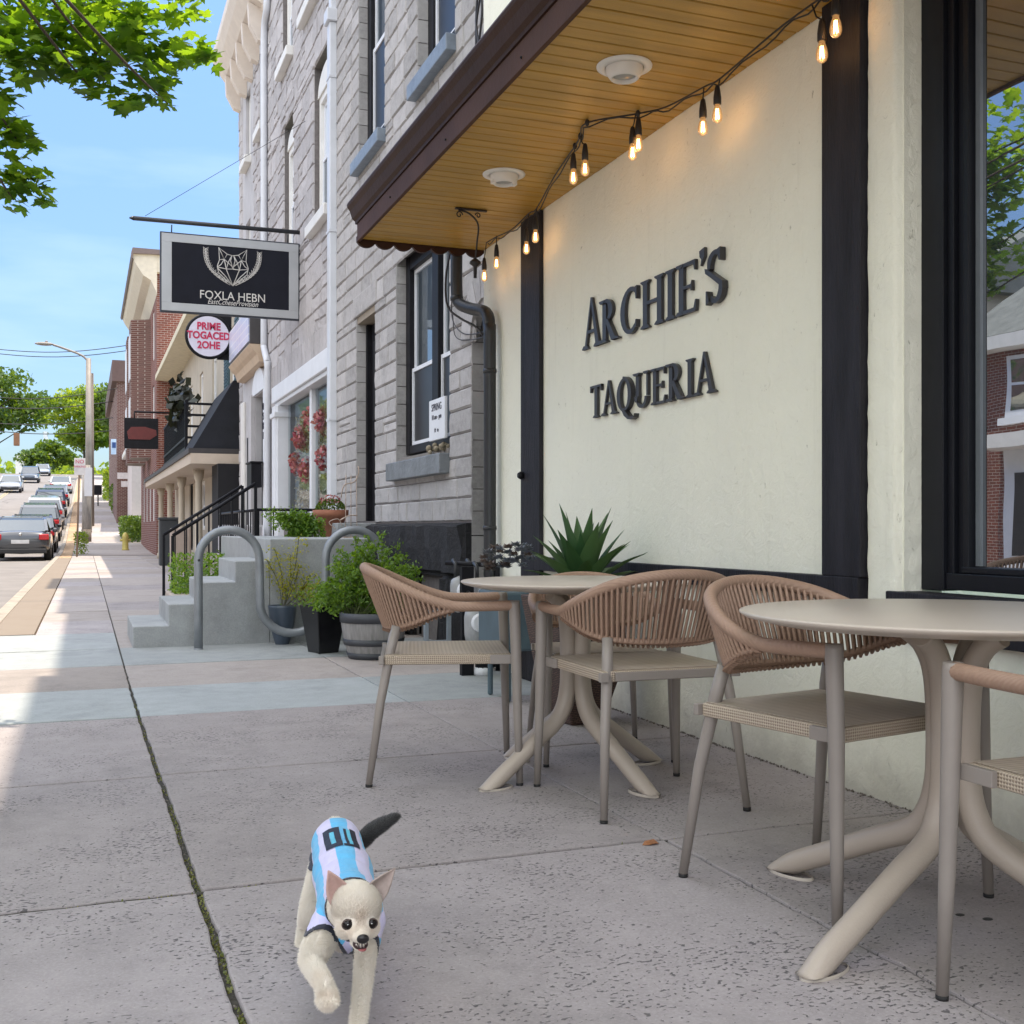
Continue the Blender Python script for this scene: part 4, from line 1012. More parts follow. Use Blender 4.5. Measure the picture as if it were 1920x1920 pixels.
def fl(pts, r=.006, k=1): mb.tube([(cx + x * S_, yF, cz + z * S_) for x, z in pts], r, 4)
for s in (-1, 1):
    fl([(0, -1.0), (s * .25, -.8), (s * .75, -.35), (s * .82, 0), (s * .70, .35), (s * .74, 1.0), (s * .30, .68), (0, .62)])
    fl([(s * .74, 1.0), (s * .45, .40), (s * .30, .68)]); fl([(s * .82, -.05), (s * .35, -.12), (0, -.1)]); fl([(s * .35, -.12), (s * .22, .3), (s * .05, .62)])
    fl([(0, -.1), (s * .12, .35), (s * .05, .62)]); fl([(s * .45, .4), (s * .35, -.12), (0, -1.0)]); fl([(s * .7, .35), (s * .45, .4), (0, .0)]); fl([(s * .8, -.1), (s * .4, -.5), (0, -1)]); fl([(s*.45, .4), (s * .62, .1), (s*.82, -.05)])
for s in (-1, 1):
    stem = [(s * (1.02 + .30 * math.sin(PI * q * .9)), 0.75 - 1.75 * q) for q in [i / 14 for i in range(15)]]
    stem = [(s * (1.42 - .12 * (1-q) * 0 - 1.28 * q ** 2.6), 0.78 - 1.75 * q ** .9) for q in [i / 14 for i in range(15)]]
    fl(stem, .005)
    for i, (xx, zz) in enumerate(stem[:-1]):
        for d in (-1, 1):
            fl([(xx, zz), (xx + d * .10, zz + .06), (xx + d * .13, zz + .20), (xx + d * .03, zz + .12), (xx, zz)], .006)
mb.build('emblem', m_chalk, fs)
text_obj('lettering', 'FOXLA HEBN', .16, m_chalk, fs, (cx, yF, zb + (zt - zb) * .245), (R(90), 0, 0), .002, sx=.92)
text_obj('lettering', 'EastCcheseProvision', .10, m_chalk, fs, (cx, yF, zb + (zt - zb) * .165), (R(90), 0, 0), .001, shear=.35, sx=.8)
pa, pb = fy(250, 409), fy(572, 437)
mb = MB(); mb.tube([pa, pb], .03, 10); mb.tube([pa - Vector((.05, 0, 0)), pa], [.01, .03], 8); mb.build('pole', m_ds, fs)
mb = MB(); mb.box(pb.x - .05, pb.x - .01, FY - .05, FY + .02, pb.z - .3, pb.z + .22); mb.build('mast', m_ds, fs)
for px in (322, 540):
    a = fy(px, 415 + (px - 250) * .087); mb = MB(); mb.tube([a, (a.x, FY + .03, zt)], .008, 6); mb.build('hanger', m_ds, fs)
wl = MB(); w1 = Vector(on_x(573, 227, BX - .03)); wl.tube([fy(272, 405), w1], .0035, 5); wl.build('stay_wire', m_ds, fs)
# round sign
RY = 21.4
c = Vector(on_y(391, 631, RY)); e = Vector(on_y(433, 631, RY)); rr_ = e.x - c.x
rs_ = thing('round_sign', 'round white projecting sign with red block lettering and black rim below the fox sign', 'sign', c)
m_rw = M('sign_white', (.66, .64, .74), .45, .04); m_red = M('sign_red', (.50, .02, .08), .5)
def disc(mb, c, r, y0, y1, n=40):
    mb.prism([(r * math.cos(2*PI*i/n), r * math.sin(2*PI*i/n)) for i in range(n)], (c.x, y1, c.z), (1, 0, 0), (0, 0, 1), y1 - y0)
mb = MB(); disc(mb, c, rr_ * .93, RY - .03, RY + .06); mb.build('face', m_rw, rs_)
mb = MB(); mb.tube([(c.x + rr_ * .96 * math.cos(2*PI*i/48), RY + .0, c.z + rr_ * .96 * math.sin(2*PI*i/48)) for i in range(48)], .035, 6, closed=True); mb.build('rim', m_black, rs_)
for s, dz in (('PRIME', .44), ('TOGACED', .02), ('2OHE', -.42)):
    text_obj('lettering', s, rr_ * .46, m_red, rs_, (c.x, RY - .035, c.z + dz * rr_), (R(90), 0, 0), .004, sx=.86, offset=.006)
mb = MB(); mb.box(c.x + rr_ * .4, c.x + rr_ * 1.05, RY + .07, RY + .12, c.z - rr_ * 1.0, c.z + rr_ * 1.0); mb.box(c.x + rr_, BX, RY + .08, RY + .11, c.z + .1, c.z + .18); mb.build('back_plate', m_black, rs_)
# ------------------------------------------------------------ cream house with awning and porch canopy
m_cream = M('cream_siding', (.50, .44, .35), .7, .08, 2, dirt=.15, dirtc=(.4, .36, .3)); m_paleb = M('pale_siding', (.52, .50, .54), .7, .06, 2)
m_awn = M('awning_slate', (.010, .012, .018), .8, .25, 4, .004, 20)
CX = 2.9
C_ = thing('cream_house', 'low cream house with dark slate awning, porch columns and a wide porch canopy', 'house', (CX, 30, 0))
opsC = [(22.8, 24.2, .3, 2.3), (24.9, 26.0, .9, 2.25), (27.2, 28.2, .3, 2.3), (30, 31.2, .9, 2.2), (33.5, 34.6, .3, 2.3), (37, 38, .9, 2.2), (23.6, 24.5, 3.55, 5.2), (27.3, 28.2, 3.4, 5.1), (30.5, 31.4, 3.4, 5.1), (33.6, 34.6, 3.4, 5.1), (36.5, 37.5, 3.4, 5.1)]
mb = MB(); facade(mb, CX, 22.2, 40.5, -.1, 6.1, opsC, .2); mb.quad((CX, 22.21, -.1), (9, 22.21, -.1), (9, 22.21, 6.1), (CX, 22.21, 6.1)); mb.build('wall', m_cream, C_)
for o in opsC[6:]: sash_window(C_, CX + .06, o[0], o[1], o[2], o[3], m_whitew, m_white, m_glass, .1, .05)
for o in opsC[:6]: sash_window(C_, CX + .06, o[0], o[1], o[2], o[3], m_whitew if o[2] > .5 else m_black, m_white if o[2] > .5 else m_black, m_glass_d, .1, .05)
for y0 in (22.75, 24.6):
    sh = MB(); sh.box(CX - .045, CX - .002, y0, y0 + .75, 3.5, 5.25)
    z = 3.55
    while z < 5.2: sh.box(CX - .06, CX - .046, y0 + .06, y0 + .69, z, z + .035); z += .07
    sh.build('shutter', M('shutter_teal', (.05, .10, .12), .5), C_)
mb = MB(); mb.prism([(2.25, 6.05), (2.25, 6.22), (2.5, 6.45), (9, 8.2), (9, 6.0), (2.92, 6.0)], (0, 40.5, 0), (1, 0, 0), (0, 0, 1), 18.2); mb.build('roof', M('cream_eaves', (.66, .60, .44), .7, .1), C_)
mb = MB(); mb.prism([(1.93, 2.50), (1.96, 2.44), (2.899, 2.44), (2.899, 3.95), (2.70, 3.95)], (0, 40.3, 0), (1, 0, 0), (0, 0, 1), .01)
mb = MB()
mb.add([(1.93, 22.5, 2.47), (2.72, 22.5, 3.85), (2.895, 22.5, 3.85), (2.895, 22.5, 2.47), (1.93, 26.0, 2.47), (2.72, 26.0, 3.85), (2.895, 26.0, 3.85), (2.895, 26.0, 2.47)], [(0, 1, 2, 3), (7, 6, 5, 4), (0, 4, 5, 1), (1, 5, 6, 2), (3, 7, 4, 0)])
mb.build('awning', m_awn, C_)
# porch canopy: long slab with a rounded far end
pl = [(2.895, 22.45), (1.90, 22.45), (1.80, 37.8)] + [(1.80 + .75 - .75 * math.cos(R(a)), 37.8 + 2.0 * math.sin(R(a))) for a in range(15, 91, 15)] + [(2.895, 39.8)]
mb = MB(); k = len(pl); vs = [(x, y, 2.20 + (.05 if y > 30 else 0)) for x, y in pl] + [(x, y, 2.40 + (.05 if y > 30 else 0)) for x, y in pl]
mb.add(vs, [tuple(range(k))[::-1], tuple(range(k, 2*k))] + [(i, (i+1) % k, k + (i+1) % k, k + i) for i in range(k)])
can = mb.build('porch_canopy', M('canopy_cream', (.55, .46, .37), .6, .05), C_)
mb = MB(); vs = [(x - (.04 if x < 2.8 else 0), y, z) for z in (2.404, 2.50) for x, y in pl]
mb.add(vs, [tuple(range(k))[::-1], tuple(range(k, 2*k))] + [(i, (i+1) % k, k + (i+1) % k, k + i) for i in range(k)]); mb.build('roof_edge', M('dark_edge', (.05, .045, .045), .6), can)
for yy, xx in ((24.6, 2.25), (28.5, 2.2), (32.5, 2.2), (36.5, 2.2)):
    mb = MB(); mb.lathe([(.12, 0), (.12, .15), (.085, .2), (.075, 1.2), (.07, 1.95), (.10, 2.02), (.12, 2.19)], (xx, yy, 0), 16); mb.build('porch_column', m_cream, C_)
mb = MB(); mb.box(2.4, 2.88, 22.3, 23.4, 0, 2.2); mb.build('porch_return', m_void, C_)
# balcony with black rails
bal = thing('balcony', 'black metal balcony with open rails above the cream porch canopy', 'balcony', (2.5, 28, 2.6))
mb = MB(); mb.box(2.05, 2.85, 25.6, 33, 2.62, 2.74); mb.build('deck', m_black, bal)
mb = MB()
for z in (2.95, 3.2, 3.45, 3.7): mb.bar((2.08, 25.65, z), (2.85, 25.65, z), .05)
for x in (2.08, 2.8): mb.bar((x, 25.65, 2.7), (x, 25.65, 3.78), .06)
mb.build('end_rail', m_black, bal)
mb = MB()
for z in (2.95, 3.74): mb.bar((2.08, 25.7, z), (2.08, 33, z), .05)
y = 25.9
while y < 33: mb.bar((2.08, y, 2.7), (2.08, y, 3.74), .025); y += .16
mb.build('front_rail', m_black, bal)
mb = MB(); rb = random.Random(4)
for _ in range(240):
    p = Vector((2.08 + rb.gauss(0, .1), 27.5 + rb.gauss(0, .6), 3.9 + rb.gauss(0, .22))); a = Vector((rb.gauss(0, 1), rb.gauss(0, 1), rb.gauss(0, 1))).normalized() * .12; b = a.orthogonal() * .8; mb.t = rb.random(); mb.add([p - a, p - b, p + a, p + b], [(0, 1, 2, 3)])
tag(mb.build('balcony_plant', M_leaf('dark_leaf', (.012, .014, .014), (.03, .04, .03), .1)), 'dark bushy plant at the corner of the black balcony rail', 'plant')
# ------------------------------------------------------------ brick house with the big cornice
m_br = M_brick('red_brick', (.20, .055, .035), (.14, .04, .028)); m_br2 = M_brick('brown_brick', (.14, .055, .042), (.11, .042, .032))
DX = 2.3
D_ = thing('brick_house', 'tall red brick house with a deep overhanging cream cornice, beyond the cream house', 'house', (DX, 46, 0))
opsD = [(42 + i * 2.4, 43.1 + i * 2.4, z, z + 1.8) for i in range(4) for z in (1.2, 4.3, 7.0)]
mb = MB(); facade(mb, DX, 40.6, 52, -.1, 10.0, opsD, .15); mb.quad((DX, 40.6, -.1), (9, 40.6, -.1), (9, 40.6, 10), (DX, 40.6, 10)); mb.quad((DX, 52, 0), (9, 52, 0), (9, 52, 10), (DX, 52, 10)); mb.build('wall', m_br, D_)
for o in opsD: sash_window(D_, DX + .05, o[0], o[1], o[2], o[3], m_whitew, m_white, m_glass, .1, .06)
for a, b in ((44.6, 46.4), (48.5, 50.3)):
    mb = MB(); mb.add([(DX, a - .4, 3.6), (DX - .7, a, 3.6), (DX - .7, b, 3.6), (DX, b + .4, 3.6), (DX, a - .4, 8.8), (DX - .7, a, 8.8), (DX - .7, b, 8.8), (DX, b + .4, 8.8)], [(0, 1, 5, 4), (1, 2, 6, 5), (2, 3, 7, 6), (4, 5, 6, 7), (3, 2, 1, 0)])
    bay = mb.build('bay', m_br2, D_)
    for z in (4.2, 6.6):
        w_ = MB(); w_.box(DX - .73, DX - .702, a + .2, b - .2, z, z + 1.7); w_.build('bay_window', m_white, bay)
mb = MB(); mb.prism([(1.55, 10.35), (1.50, 10.2), (1.62, 9.95), (1.85, 9.6), (2.1, 9.45), (2.299, 9.0), (2.299, 10.35)], (0, 52.3, 0), (1, 0, 0), (0, 0, 1), 12.0)
mb.prism([(2.301, 9.75), (3.2, 9.75), (3.2, 10.35), (2.301, 10.35)], (0, 40.58, 0), (1, 0, 0), (0, 0, 1), .25)
cor = mb.build('cornice', M('cornice_cream', (.62, .56, .45), .65, .08), D_)
mb = MB(); mb.prism([(1.46, 10.36), (1.44, 10.22), (1.50, 10.12), (1.53, 10.30), (3.2, 10.37), (3.2, 10.5), (1.5, 10.5)], (0, 52.4, 0), (1, 0, 0), (0, 0, 1), 12.2); mb.build('gutter', M('gutter_brown', (.16, .12, .11), .6), cor)
# hanging black shop sign with a maroon shape
hs = thing('hanging_sign', 'black rectangular hanging sign with a long maroon shape, over the far pavement', 'sign', (1.7, 36.8, 4))
HY = 36.8
a, b = Vector(on_y(233, 783, HY)), Vector(on_y(297, 842, HY))
mb = MB(); mb.box(a.x, b.x, HY, HY + .1, b.z, a.z); mb.build('board', m_black, hs)
mb = MB(); w_ = b.x - a.x; h_ = a.z - b.z; mb.prism([(a.x + w_*q, b.z + h_*r_) for q, r_ in ((.12, .3), (.75, .3), (.95, .45), (.93, .62), (.6, .72), (.2, .70), (.08, .55))], (0, HY - .001, 0), (1, 0, 0), (0, 0, 1), .02); mb.build('emblem', M('maroon', (.12, .02, .018), .4), hs)
mb = MB(); mb.tube([(a.x + .3, HY + .05, a.z + .2), (2.9, HY + .05, a.z + .2)], .03, 6); mb.tube([(a.x + .3, HY + .05, a.z + .2), (a.x + .3, HY + .05, a.z)], .02, 6); mb.build('bracket', m_black, hs)
# ------------------------------------------------------------ farther houses
E_ = thing('brick_block', 'brown brick corner house with a tall white window, farthest tall house on the right side', 'house', (2, 75, 1))
EY = 66
ex0 = on_y(219, 700, EY)[0]
mb = MB(); mb.box(ex0, 14, EY, 88, .5, 10.0); mb.build('wall', m_br2, E_)
mb = MB(); mb.box(ex0 - .25, 14.2, EY - .25, 88, 9.1, 10.25); mb.build('parapet', M('parapet_brown', (.13, .08, .07), .7), E_)
mb = MB(); mb.box(ex0 + 1.2, 6, EY - .02, 80, 10.26, 11.1); mb.build('roof_storey', M('tan_brick', (.40, .27, .2), .8), E_)
q0, q1 = on_y(246, 712, EY - .05), on_y(268, 775, EY - .05)
mb = MB(); mb.box(q0[0], q1[0] + .8, EY - .06, EY - .001, q1[2], q0[2]); mb.build('window', m_white, E_)
mb = MB(); mb.box(q0[0] - .2, q1[0] + .9, EY - .2, EY - .062, q1[2] - .2, q1[2] - .0); mb.build('sill', m_whitew, E_)
q0, q1 = on_y(247, 850, 60), on_y(262, 955, 60)
ann = thing('white_annex', 'low white rendered shop end wall below the brown brick corner house', 'building', (q0[0], 62, 0))
mb = MB(); mb.box(q0[0], 9, 60, 65.9, .4, q0[2]); mb.build('wall', M('white_render', (.62, .56, .54), .7, .05), ann)
mb = MB(); mb.box(q0[0] - .3, 9, 59.9, 65.9, q0[2] + .002, q0[2] + .25); mb.build('parapet', m_whitew, ann)
for k, (px0, py0, px1, py1, yy, lab) in enumerate(((220, 886, 240, 898, 58, 'small pale blank sign plate, upper of the two by the far brick house'), (227, 902, 240, 913, 58, 'small pale blank sign plate, lower of the two by the far brick house'))):
    a, b = on_y(px0, py0, yy), on_y(px1, py1, yy); mb = MB(); mb.box(a[0], b[0], yy, yy + .05, b[2], a[2]); 
    tag(mb.build('sign_plate', M('plate_pale', (.62, .56, .56), .6)), lab, 'sign', 'sign plates by the far brick house')
a, b = on_y(208, 823, 64), on_y(218, 852, 64); t = thing('banner', 'small pale blue street banner with a dark blue mark near the brown brick house', 'banner', (a[0], 64, b[2]))
mb = MB(); mb.box(a[0], b[0], 64, 64.03, b[2], a[2]); mb.build('cloth', M('banner_blue', (.45, .60, .75), .7), t)
mb = MB(); mb.box(a[0] + .06, b[0] - .02, 63.98, 63.999, b[2] + .35, b[2] + .65); mb.build('emblem', M('navy', (.02, .06, .2), .6), t)
# ------------------------------------------------------------ across the street: seen in the big window
m_slate = M('roof_slate', (.17, .18, .17), .8, .2, 3, .01, 20)
F_ = thing('brick_cottage', 'brick house with grey slate roof across the street, mirrored in the shop window', 'house', (-15.5, 16, 0))
FXx = -15.5
mb = MB(); mb.box(-24, FXx, 6, 22.6, -.1, 5.6); mb.build('wall', m_br, F_)
mb = MB(); mb.add([(FXx + .5, 5.6, 5.6), (FXx + .5, 23.0, 5.6), (-19.8, 21.0, 9.3), (-19.8, 7.6, 9.3), (-24.4, 5.6, 5.6), (-24.4, 23, 5.6)], [(0, 1, 2, 3), (4, 3, 2, 5), (0, 3, 4), (1, 5, 2), (0, 4, 5, 1)]); mb.build('roof', m_slate, F_)
mb = MB(); mb.box(FXx + .002, FXx + .55, 5.6, 23, 5.25, 5.58); mb.build('cornice', m_whitew, F_)
for yy in (8.5, 12.5, 16.2, 19.6):
    mb = MB(); mb.box(FXx + .001, FXx + .10, yy, yy + 1.5, 3.55, 5.1); fo = mb.build('window', m_white, F_)
    for a in (0, 1):
        for c in (0, 1):
            mb = MB(); mb.box(FXx + .101, FXx + .11, yy + .12 + a * .66, yy + .72 + a * .66, 3.68 + c * .7, 4.3 + c * .7); mb.build('pane', m_glass, fo)
    mb = MB(); mb.box(FXx + .002, FXx + .2, yy - .1, yy + 1.6, 3.40, 3.548); mb.build('sill', m_white, fo)
mb = MB(); mb.box(FXx + .002, FXx + .9, 15.2, 21.3, 2.85, 3.15); mb.build('porch_roof', m_whitew, F_)
mb = MB(); mb.box(FXx + .002, FXx + .12, 15.4, 21.1, 0, 2.848); mb.build('shopfront', m_white, F_)
for a in (16.0, 18.1, 19.7):
    mb = MB(); mb.box(FXx + .121, FXx + .14, a, a + 1.1, .3, 2.3); mb.build('door', M('door_maroon', (.14, .02, .02), .4) if a == 18.1 else m_glass_d, F_)
for i, (y0, y1, h, mt, lab) in enumerate(((24.5, 38, 7.5, m_cream, 'long cream two-storey house across the street'), (-8, 4.5, 7, m_br2, 'brown brick house across the street behind the viewer'), (40, 60, 8, m_br, 'plain red brick row across the street farther up'))):
    t = thing('town_house', lab, 'house', (-17, y0, 0)); mb = MB(); mb.box(-26, -16.2, y0, y1, -.1 + g(y0) * .5, h); mb.build('wall', mt, t)
    mb = MB(); mb.add([(-15.8, y0 - .3, h), (-15.8, y1 + .3, h), (-21, y1 + .3, h + 2.4), (-21, y0 - .3, h + 2.4), (-26.4, y0 - .3, h), (-26.4, y1 + .3, h)], [(0, 1, 2, 3), (3, 2, 5, 4), (0, 3, 4), (1, 5, 2), (0, 4, 5, 1)]); mb.build('roof', m_slate, t)
    k = y0 + 1.2
    while k < y1 - 1.5:
        for z in (1.2, 4.2):
            mb = MB(); mb.box(-16.199, -16.12, k, k + 1.1, z, z + 1.6); mb.build('window', m_white if (int(k) % 2) else m_glass, t)
        k += 2.6
# ------------------------------------------------------------ porch steps of the stone house
m_step = M_concrete('step_concrete', (.40, .42, .43), (.34, .36, .37), .12)
ps = thing('porch_steps', 'pale grey concrete steps and landing at the side of the black stone base', 'steps', (.35, 9.35, 0))
xs = [.35, .62, .88, 1.14, 1.42]; hz = [.17, .34, .51, .68, .86]
mb = MB(); SY0, SY1 = 9.33, 12.6
poly = [(xs[0], -.03)]
for i, x in enumerate(xs):
    poly.append((x, hz[i])); 
    if i < 4: poly.append((xs[i + 1], hz[i]))
poly = [(xs[0], -.03), (xs[0], hz[0])]
for i in range(1, 5): poly += [(xs[i], hz[i - 1]), (xs[i], hz[i])]
poly += [(2.68, .86), (2.68, -.03)]
pl2 = [p for p in poly if p[0] <= 1.42]
mb.prism([(xs[0], -.03), (xs[0], .17), (.62, .17), (.62, .34), (.88, .34), (.88, .51), (1.14, .51), (1.14, .68), (1.42, .68), (1.42, -.03)], (0, 10.55, 0), (1, 0, 0), (0, 0, 1), 1.22)
mb.build('steps', m_step, ps, bevel=.008)
mb = MB(); mb.box(1.421, 2.3, SY0 + .002, 12.9, -.03, .86); mb.box(2.301, 2.685, 11.05, 12.9, -.03, .86); mb.build('landing', m_step, ps, bevel=.008)
mb = MB(); mb.box(2.35, 2.74, 11.06, 12.0, .862, 1.0); mb.build('threshold', m_step, ps, bevel=.006)
# ------------------------------------------------------------ wave bicycle rack
m_galv = M('galvanised', (.24, .26, .28), .42, .18, 5, .001, 60, metal=.35, dirt=.3, dirtc=(.12, .12, .13))
br = thing('bike_rack', 'grey galvanised wave-shaped tube bicycle rack in front of the porch steps', 'bicycle rack', (.82, 9.05, 0))
RYy = 9.05
def arc_pts(cx, cz, r, a0, a1, n=14): return [(cx + r * math.cos(R(a0 + (a1 - a0) * i / n)), RYy, cz + r * math.sin(R(a0 + (a1 - a0) * i / n))) for i in range(n + 1)]
r1 = .235; top = .70; low = .37
pts = [(.825, RYy, -.02), (.825, RYy, .25), (.825, RYy, top - .0)] + arc_pts(.825 + r1, top, r1, 180, 0)[1:] + arc_pts(.825 + 3 * r1 + .03, low, r1 + .03, 180, 360)[1:] + arc_pts(.825 + 5 * r1 + .06, top, r1, 180, 0)[0:] + [(.825 + 6 * r1 + .06, RYy, .3), (.825 + 6 * r1 + .06, RYy, -.02)]
mb = MB(); mb.tube(pts, .034, 14); mb.build('tube', m_galv, br)
for x in (.825, .825 + 6 * r1 + .06):
    mb = MB(); mb.lathe([(.034, .012), (.037, .006), (.038, 0)], (x, RYy, 0), 16); mb.build('foot_collar', m_galv, br)
mb = MB(); mb.ball((.825, RYy - .036, .70), .010, 8, 6); mb.build('bolt', m_ds, br)
# ------------------------------------------------------------ iron railings of the next porches
def railing(name, lab, pts, h, r, step, posts=True):
    t = thing(name, lab, 'railing', pts[0])
    mb = MB(); mb.tube([(p[0], p[1], p[2] + h) for p in pts], r * 1.3, 8); mb.build('handrail', m_black, t)
    for i, p in enumerate(pts):
        mb = MB(); mb.bar((p[0], p[1], p[2]), (p[0], p[1], p[2] + h), r * 2.2); mb.build('post', m_black, t)
    mb = MB()
    for a, b in zip(pts[:-1], pts[1:]):
        a, b = Vector(a), Vector(b); n = max(2, int((b - a).length / step))
        mb.bar(a + Vector((0, 0, .1)), b + Vector((0, 0, .1)), r * 1.4)
        for i in range(1, n): p = a.lerp(b, i / n); mb.bar(p + Vector((0, 0, .1)), p + Vector((0, 0, h)), r)
    tag(mb.build('balusters', m_black, t), kind='stuff'); return t
railing('stair_railing', 'black iron stair railing rising from the pavement, nearer rail beside the planting bed', [(.95, 13.6, .0), (1.90, 13.6, .62)], .86, .016, .16)
railing('stair_railing', 'black iron stair railing rising from the pavement, farther rail with the looped top', [(.95, 15.2, .0), (1.95, 15.2, .65)], .86, .016, .16)
railing('porch_railing', 'long black iron porch railing running level to the grey houses behind the steps', [(1.95, 13.75, .55), (1.97, 18.0, .55)], .62, .014, .22)
railing('porch_railing', 'short black iron porch railing crossing in front of the white shopfront', [(1.92, 13.65, .55), (2.72, 13.65, .55)], .62, .014, .17)
# raised bed and porch floor beyond the steps
pf = thing('porch_platform', 'grey concrete porch platform and lower steps before the lavender house', 'porch', (1.9, 15, 0))
mb = MB(); mb.box(1.86, 2.79, 13.0, 18.4, -.02, .55); mb.build('platform', m_conc_l, pf, bevel=.01)
for i in range(3):
    mb = MB(); mb.box(1.10 + i * .25, 1.86, 14.0, 15.0, -.02 if i == 0 else .18 * i + .001, .18 * (i + 1)); mb.build('step', m_conc_l, pf, bevel=.008)
mb = MB(); mb.box(.85, 1.5, 12.3, 13.3, -.02, .24); mb.build('planter_trough', M('tan_concrete', (.42, .36, .31), .85, .15, 6, .005, 50), None, bevel=.015)
bpy.data.objects['planter_trough'].name = 'planter_trough'
tag(bpy.data.objects['planter_trough'], 'low tan concrete planter trough behind the grey porch steps', 'planter')
mb = MB(); mb.box(2.0, 2.6, 17.9, 18.6, .55, 1.0); tag(mb.build('stone_block', m_lavs, bevel=.03), 'grey stone block on the porch in front of the narrow house door', 'stone block')
# ------------------------------------------------------------ tables
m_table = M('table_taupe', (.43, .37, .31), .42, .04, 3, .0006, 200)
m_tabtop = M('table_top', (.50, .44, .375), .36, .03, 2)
def make_table(name, label, loc, Rt, rot, zt=.75, ff=.96):
    t = thing(name, label, 'table', (loc[0], loc[1], 0), 0, 'round cafe tables on the pavement')
    cx_, cy_ = loc
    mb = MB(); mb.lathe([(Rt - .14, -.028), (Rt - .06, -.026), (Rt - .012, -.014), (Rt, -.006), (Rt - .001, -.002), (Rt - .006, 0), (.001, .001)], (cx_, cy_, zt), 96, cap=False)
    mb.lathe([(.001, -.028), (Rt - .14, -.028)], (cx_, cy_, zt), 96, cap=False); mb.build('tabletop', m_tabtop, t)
    mb = MB(); mb.lathe([(.001, -.046), (.20 * Rt / .44, -.044), (.26 * Rt / .44, -.028)], (cx_, cy_, zt), 48, cap=False); mb.build('top_plate', m_table, t)
    fr = Rt * ff
    for k in range(4):
        a = R(rot + 90 * k); d = Vector((math.cos(a), math.sin(a), 0)); c_ = Vector((cx_, cy_, 0))
        prof = [(.125, zt - .050), (.082, zt - .078), (.052, zt - .13), (.040, zt - .20), (.036, zt - .30), (.036, .42), (.040, .34), (.060, .268), (.105, .212), (.105 + (fr - .16) * .30, .160), (.105 + (fr - .16) * .65, .098), (fr - .055, .036), (fr + .01, -.012)]
        rad = [.025, .027, .029, .030, .031, .031, .031, .0315, .0315, .031, .030, .030, .029]
        pts = spline([c_ + d * r_ + Vector((0, 0, z)) for r_, z in prof], 4)
        rr = []
        for i in range(len(prof) - 1): rr += [rad[i] + (rad[i+1] - rad[i]) * j / 4 for j in range(4)]
        rr.append(rad[-1])
        mb = MB(); mb.tube(pts, rr, 16)
        # flat oval foot
        leg = mb
        # trim the foot against the ground
        leg.v = [(p[0], p[1], max(p[2], .0105)) for p in leg.v]
        lo = leg.build('leg', m_table, t)
        mb = MB(); fc = c_ + d * (fr - .046)
        vs = []; n = 20
        for z, s in ((.0, 1.0), (.006, 1.02), (.010, .95)):
            for j in range(n):
                b = 2*PI*j/n; q = d * math.cos(b) * .072 * s + Vector((-d.y, d.x, 0)) * math.sin(b) * .034 * s; vs.append(fc + q + Vector((0, 0, z)))
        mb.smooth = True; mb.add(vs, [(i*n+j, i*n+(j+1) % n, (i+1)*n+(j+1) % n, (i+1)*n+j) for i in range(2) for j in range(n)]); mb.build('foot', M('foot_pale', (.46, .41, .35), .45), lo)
    return t
make_table('cafe_table', 'round taupe cafe table farther down the wall, with three rope chairs around it', (1.755, 3.925), .44, 196)
make_table('cafe_table', 'nearest round taupe cafe table, cut off by the right edge of the photo', (1.935, 2.125), .50, 196, ff=1.06)
# ------------------------------------------------------------ rope chairs
m_alu = M('chair_frame', (.27, .24, .215), .42, .06, 6, .0004, 200)
m, N, L, P = new_mat('rope_brown')
v = coords(N, L); n1 = nz(N, L, v, 60, 3)
out = mixc(N, L, n1, (.29, .185, .13, 1), (.37, .245, .175, 1)); L.new(out, P.inputs['Base Color']); P.inputs['Roughness'].default_value = .62
wv = N.new('ShaderNodeTexWave'); wv.wave_type = 'BANDS'; wv.bands_direction = 'DIAGONAL'; wv.inputs['Scale'].default_value = 45; L.new(v, wv.inputs[0])
L.new(bump(N, L, wv.outputs[1], .35, .002), P.inputs['Normal']); m_rope = m
m, N, L, P = new_mat('woven_seat')
v = coords(N, L)
def waves(d, s):
    w_ = N.new('ShaderNodeTexWave'); w_.wave_type = 'BANDS'; w_.bands_direction = d; w_.inputs['Scale'].default_value = s; L.new(v, w_.inputs[0]); return w_.outputs[1]
sep = N.new('ShaderNodeSeparateXYZ'); L.new(v, sep.inputs[0])
ax = mth(N, L, 'ADD', sep.outputs[0], sep.outputs[1])
p1 = mth(N, L, 'SINE', mth(N, L, 'MULTIPLY', mth(N, L, 'ADD', ax, sep.outputs[2]), 420)); p2 = mth(N, L, 'SINE', mth(N, L, 'MULTIPLY', mth(N, L, 'SUBTRACT', ax, sep.outputs[2]), 420))
lat = mth(N, L, 'MULTIPLY', mth(N, L, 'ADD', mth(N, L, 'MULTIPLY', p1, p2), 1.0), .5)
out = mixc(N, L, ramp(N, L, lat, .1, .6), (.20, .155, .115, 1), (.50, .415, .32, 1)); L.new(out, P.inputs['Base Color']); P.inputs['Roughness'].default_value = .6
L.new(bump(N, L, lat, .8, .003), P.inputs['Normal']); m_edge = m
m, N, L, P = new_mat('woven_top')
v = coords(N, L); sep = N.new('ShaderNodeSeparateXYZ'); L.new(v, sep.inputs[0])
q1 = mth(N, L, 'SINE', mth(N, L, 'MULTIPLY', sep.outputs[1], 420)); q2 = mth(N, L, 'SINE', mth(N, L, 'MULTIPLY', sep.outputs[0], 160))
lat = mth(N, L, 'MULTIPLY', mth(N, L, 'ADD', mth(N, L, 'ADD', q1, mth(N, L, 'MULTIPLY', q2, .35)), 1.35), .37)
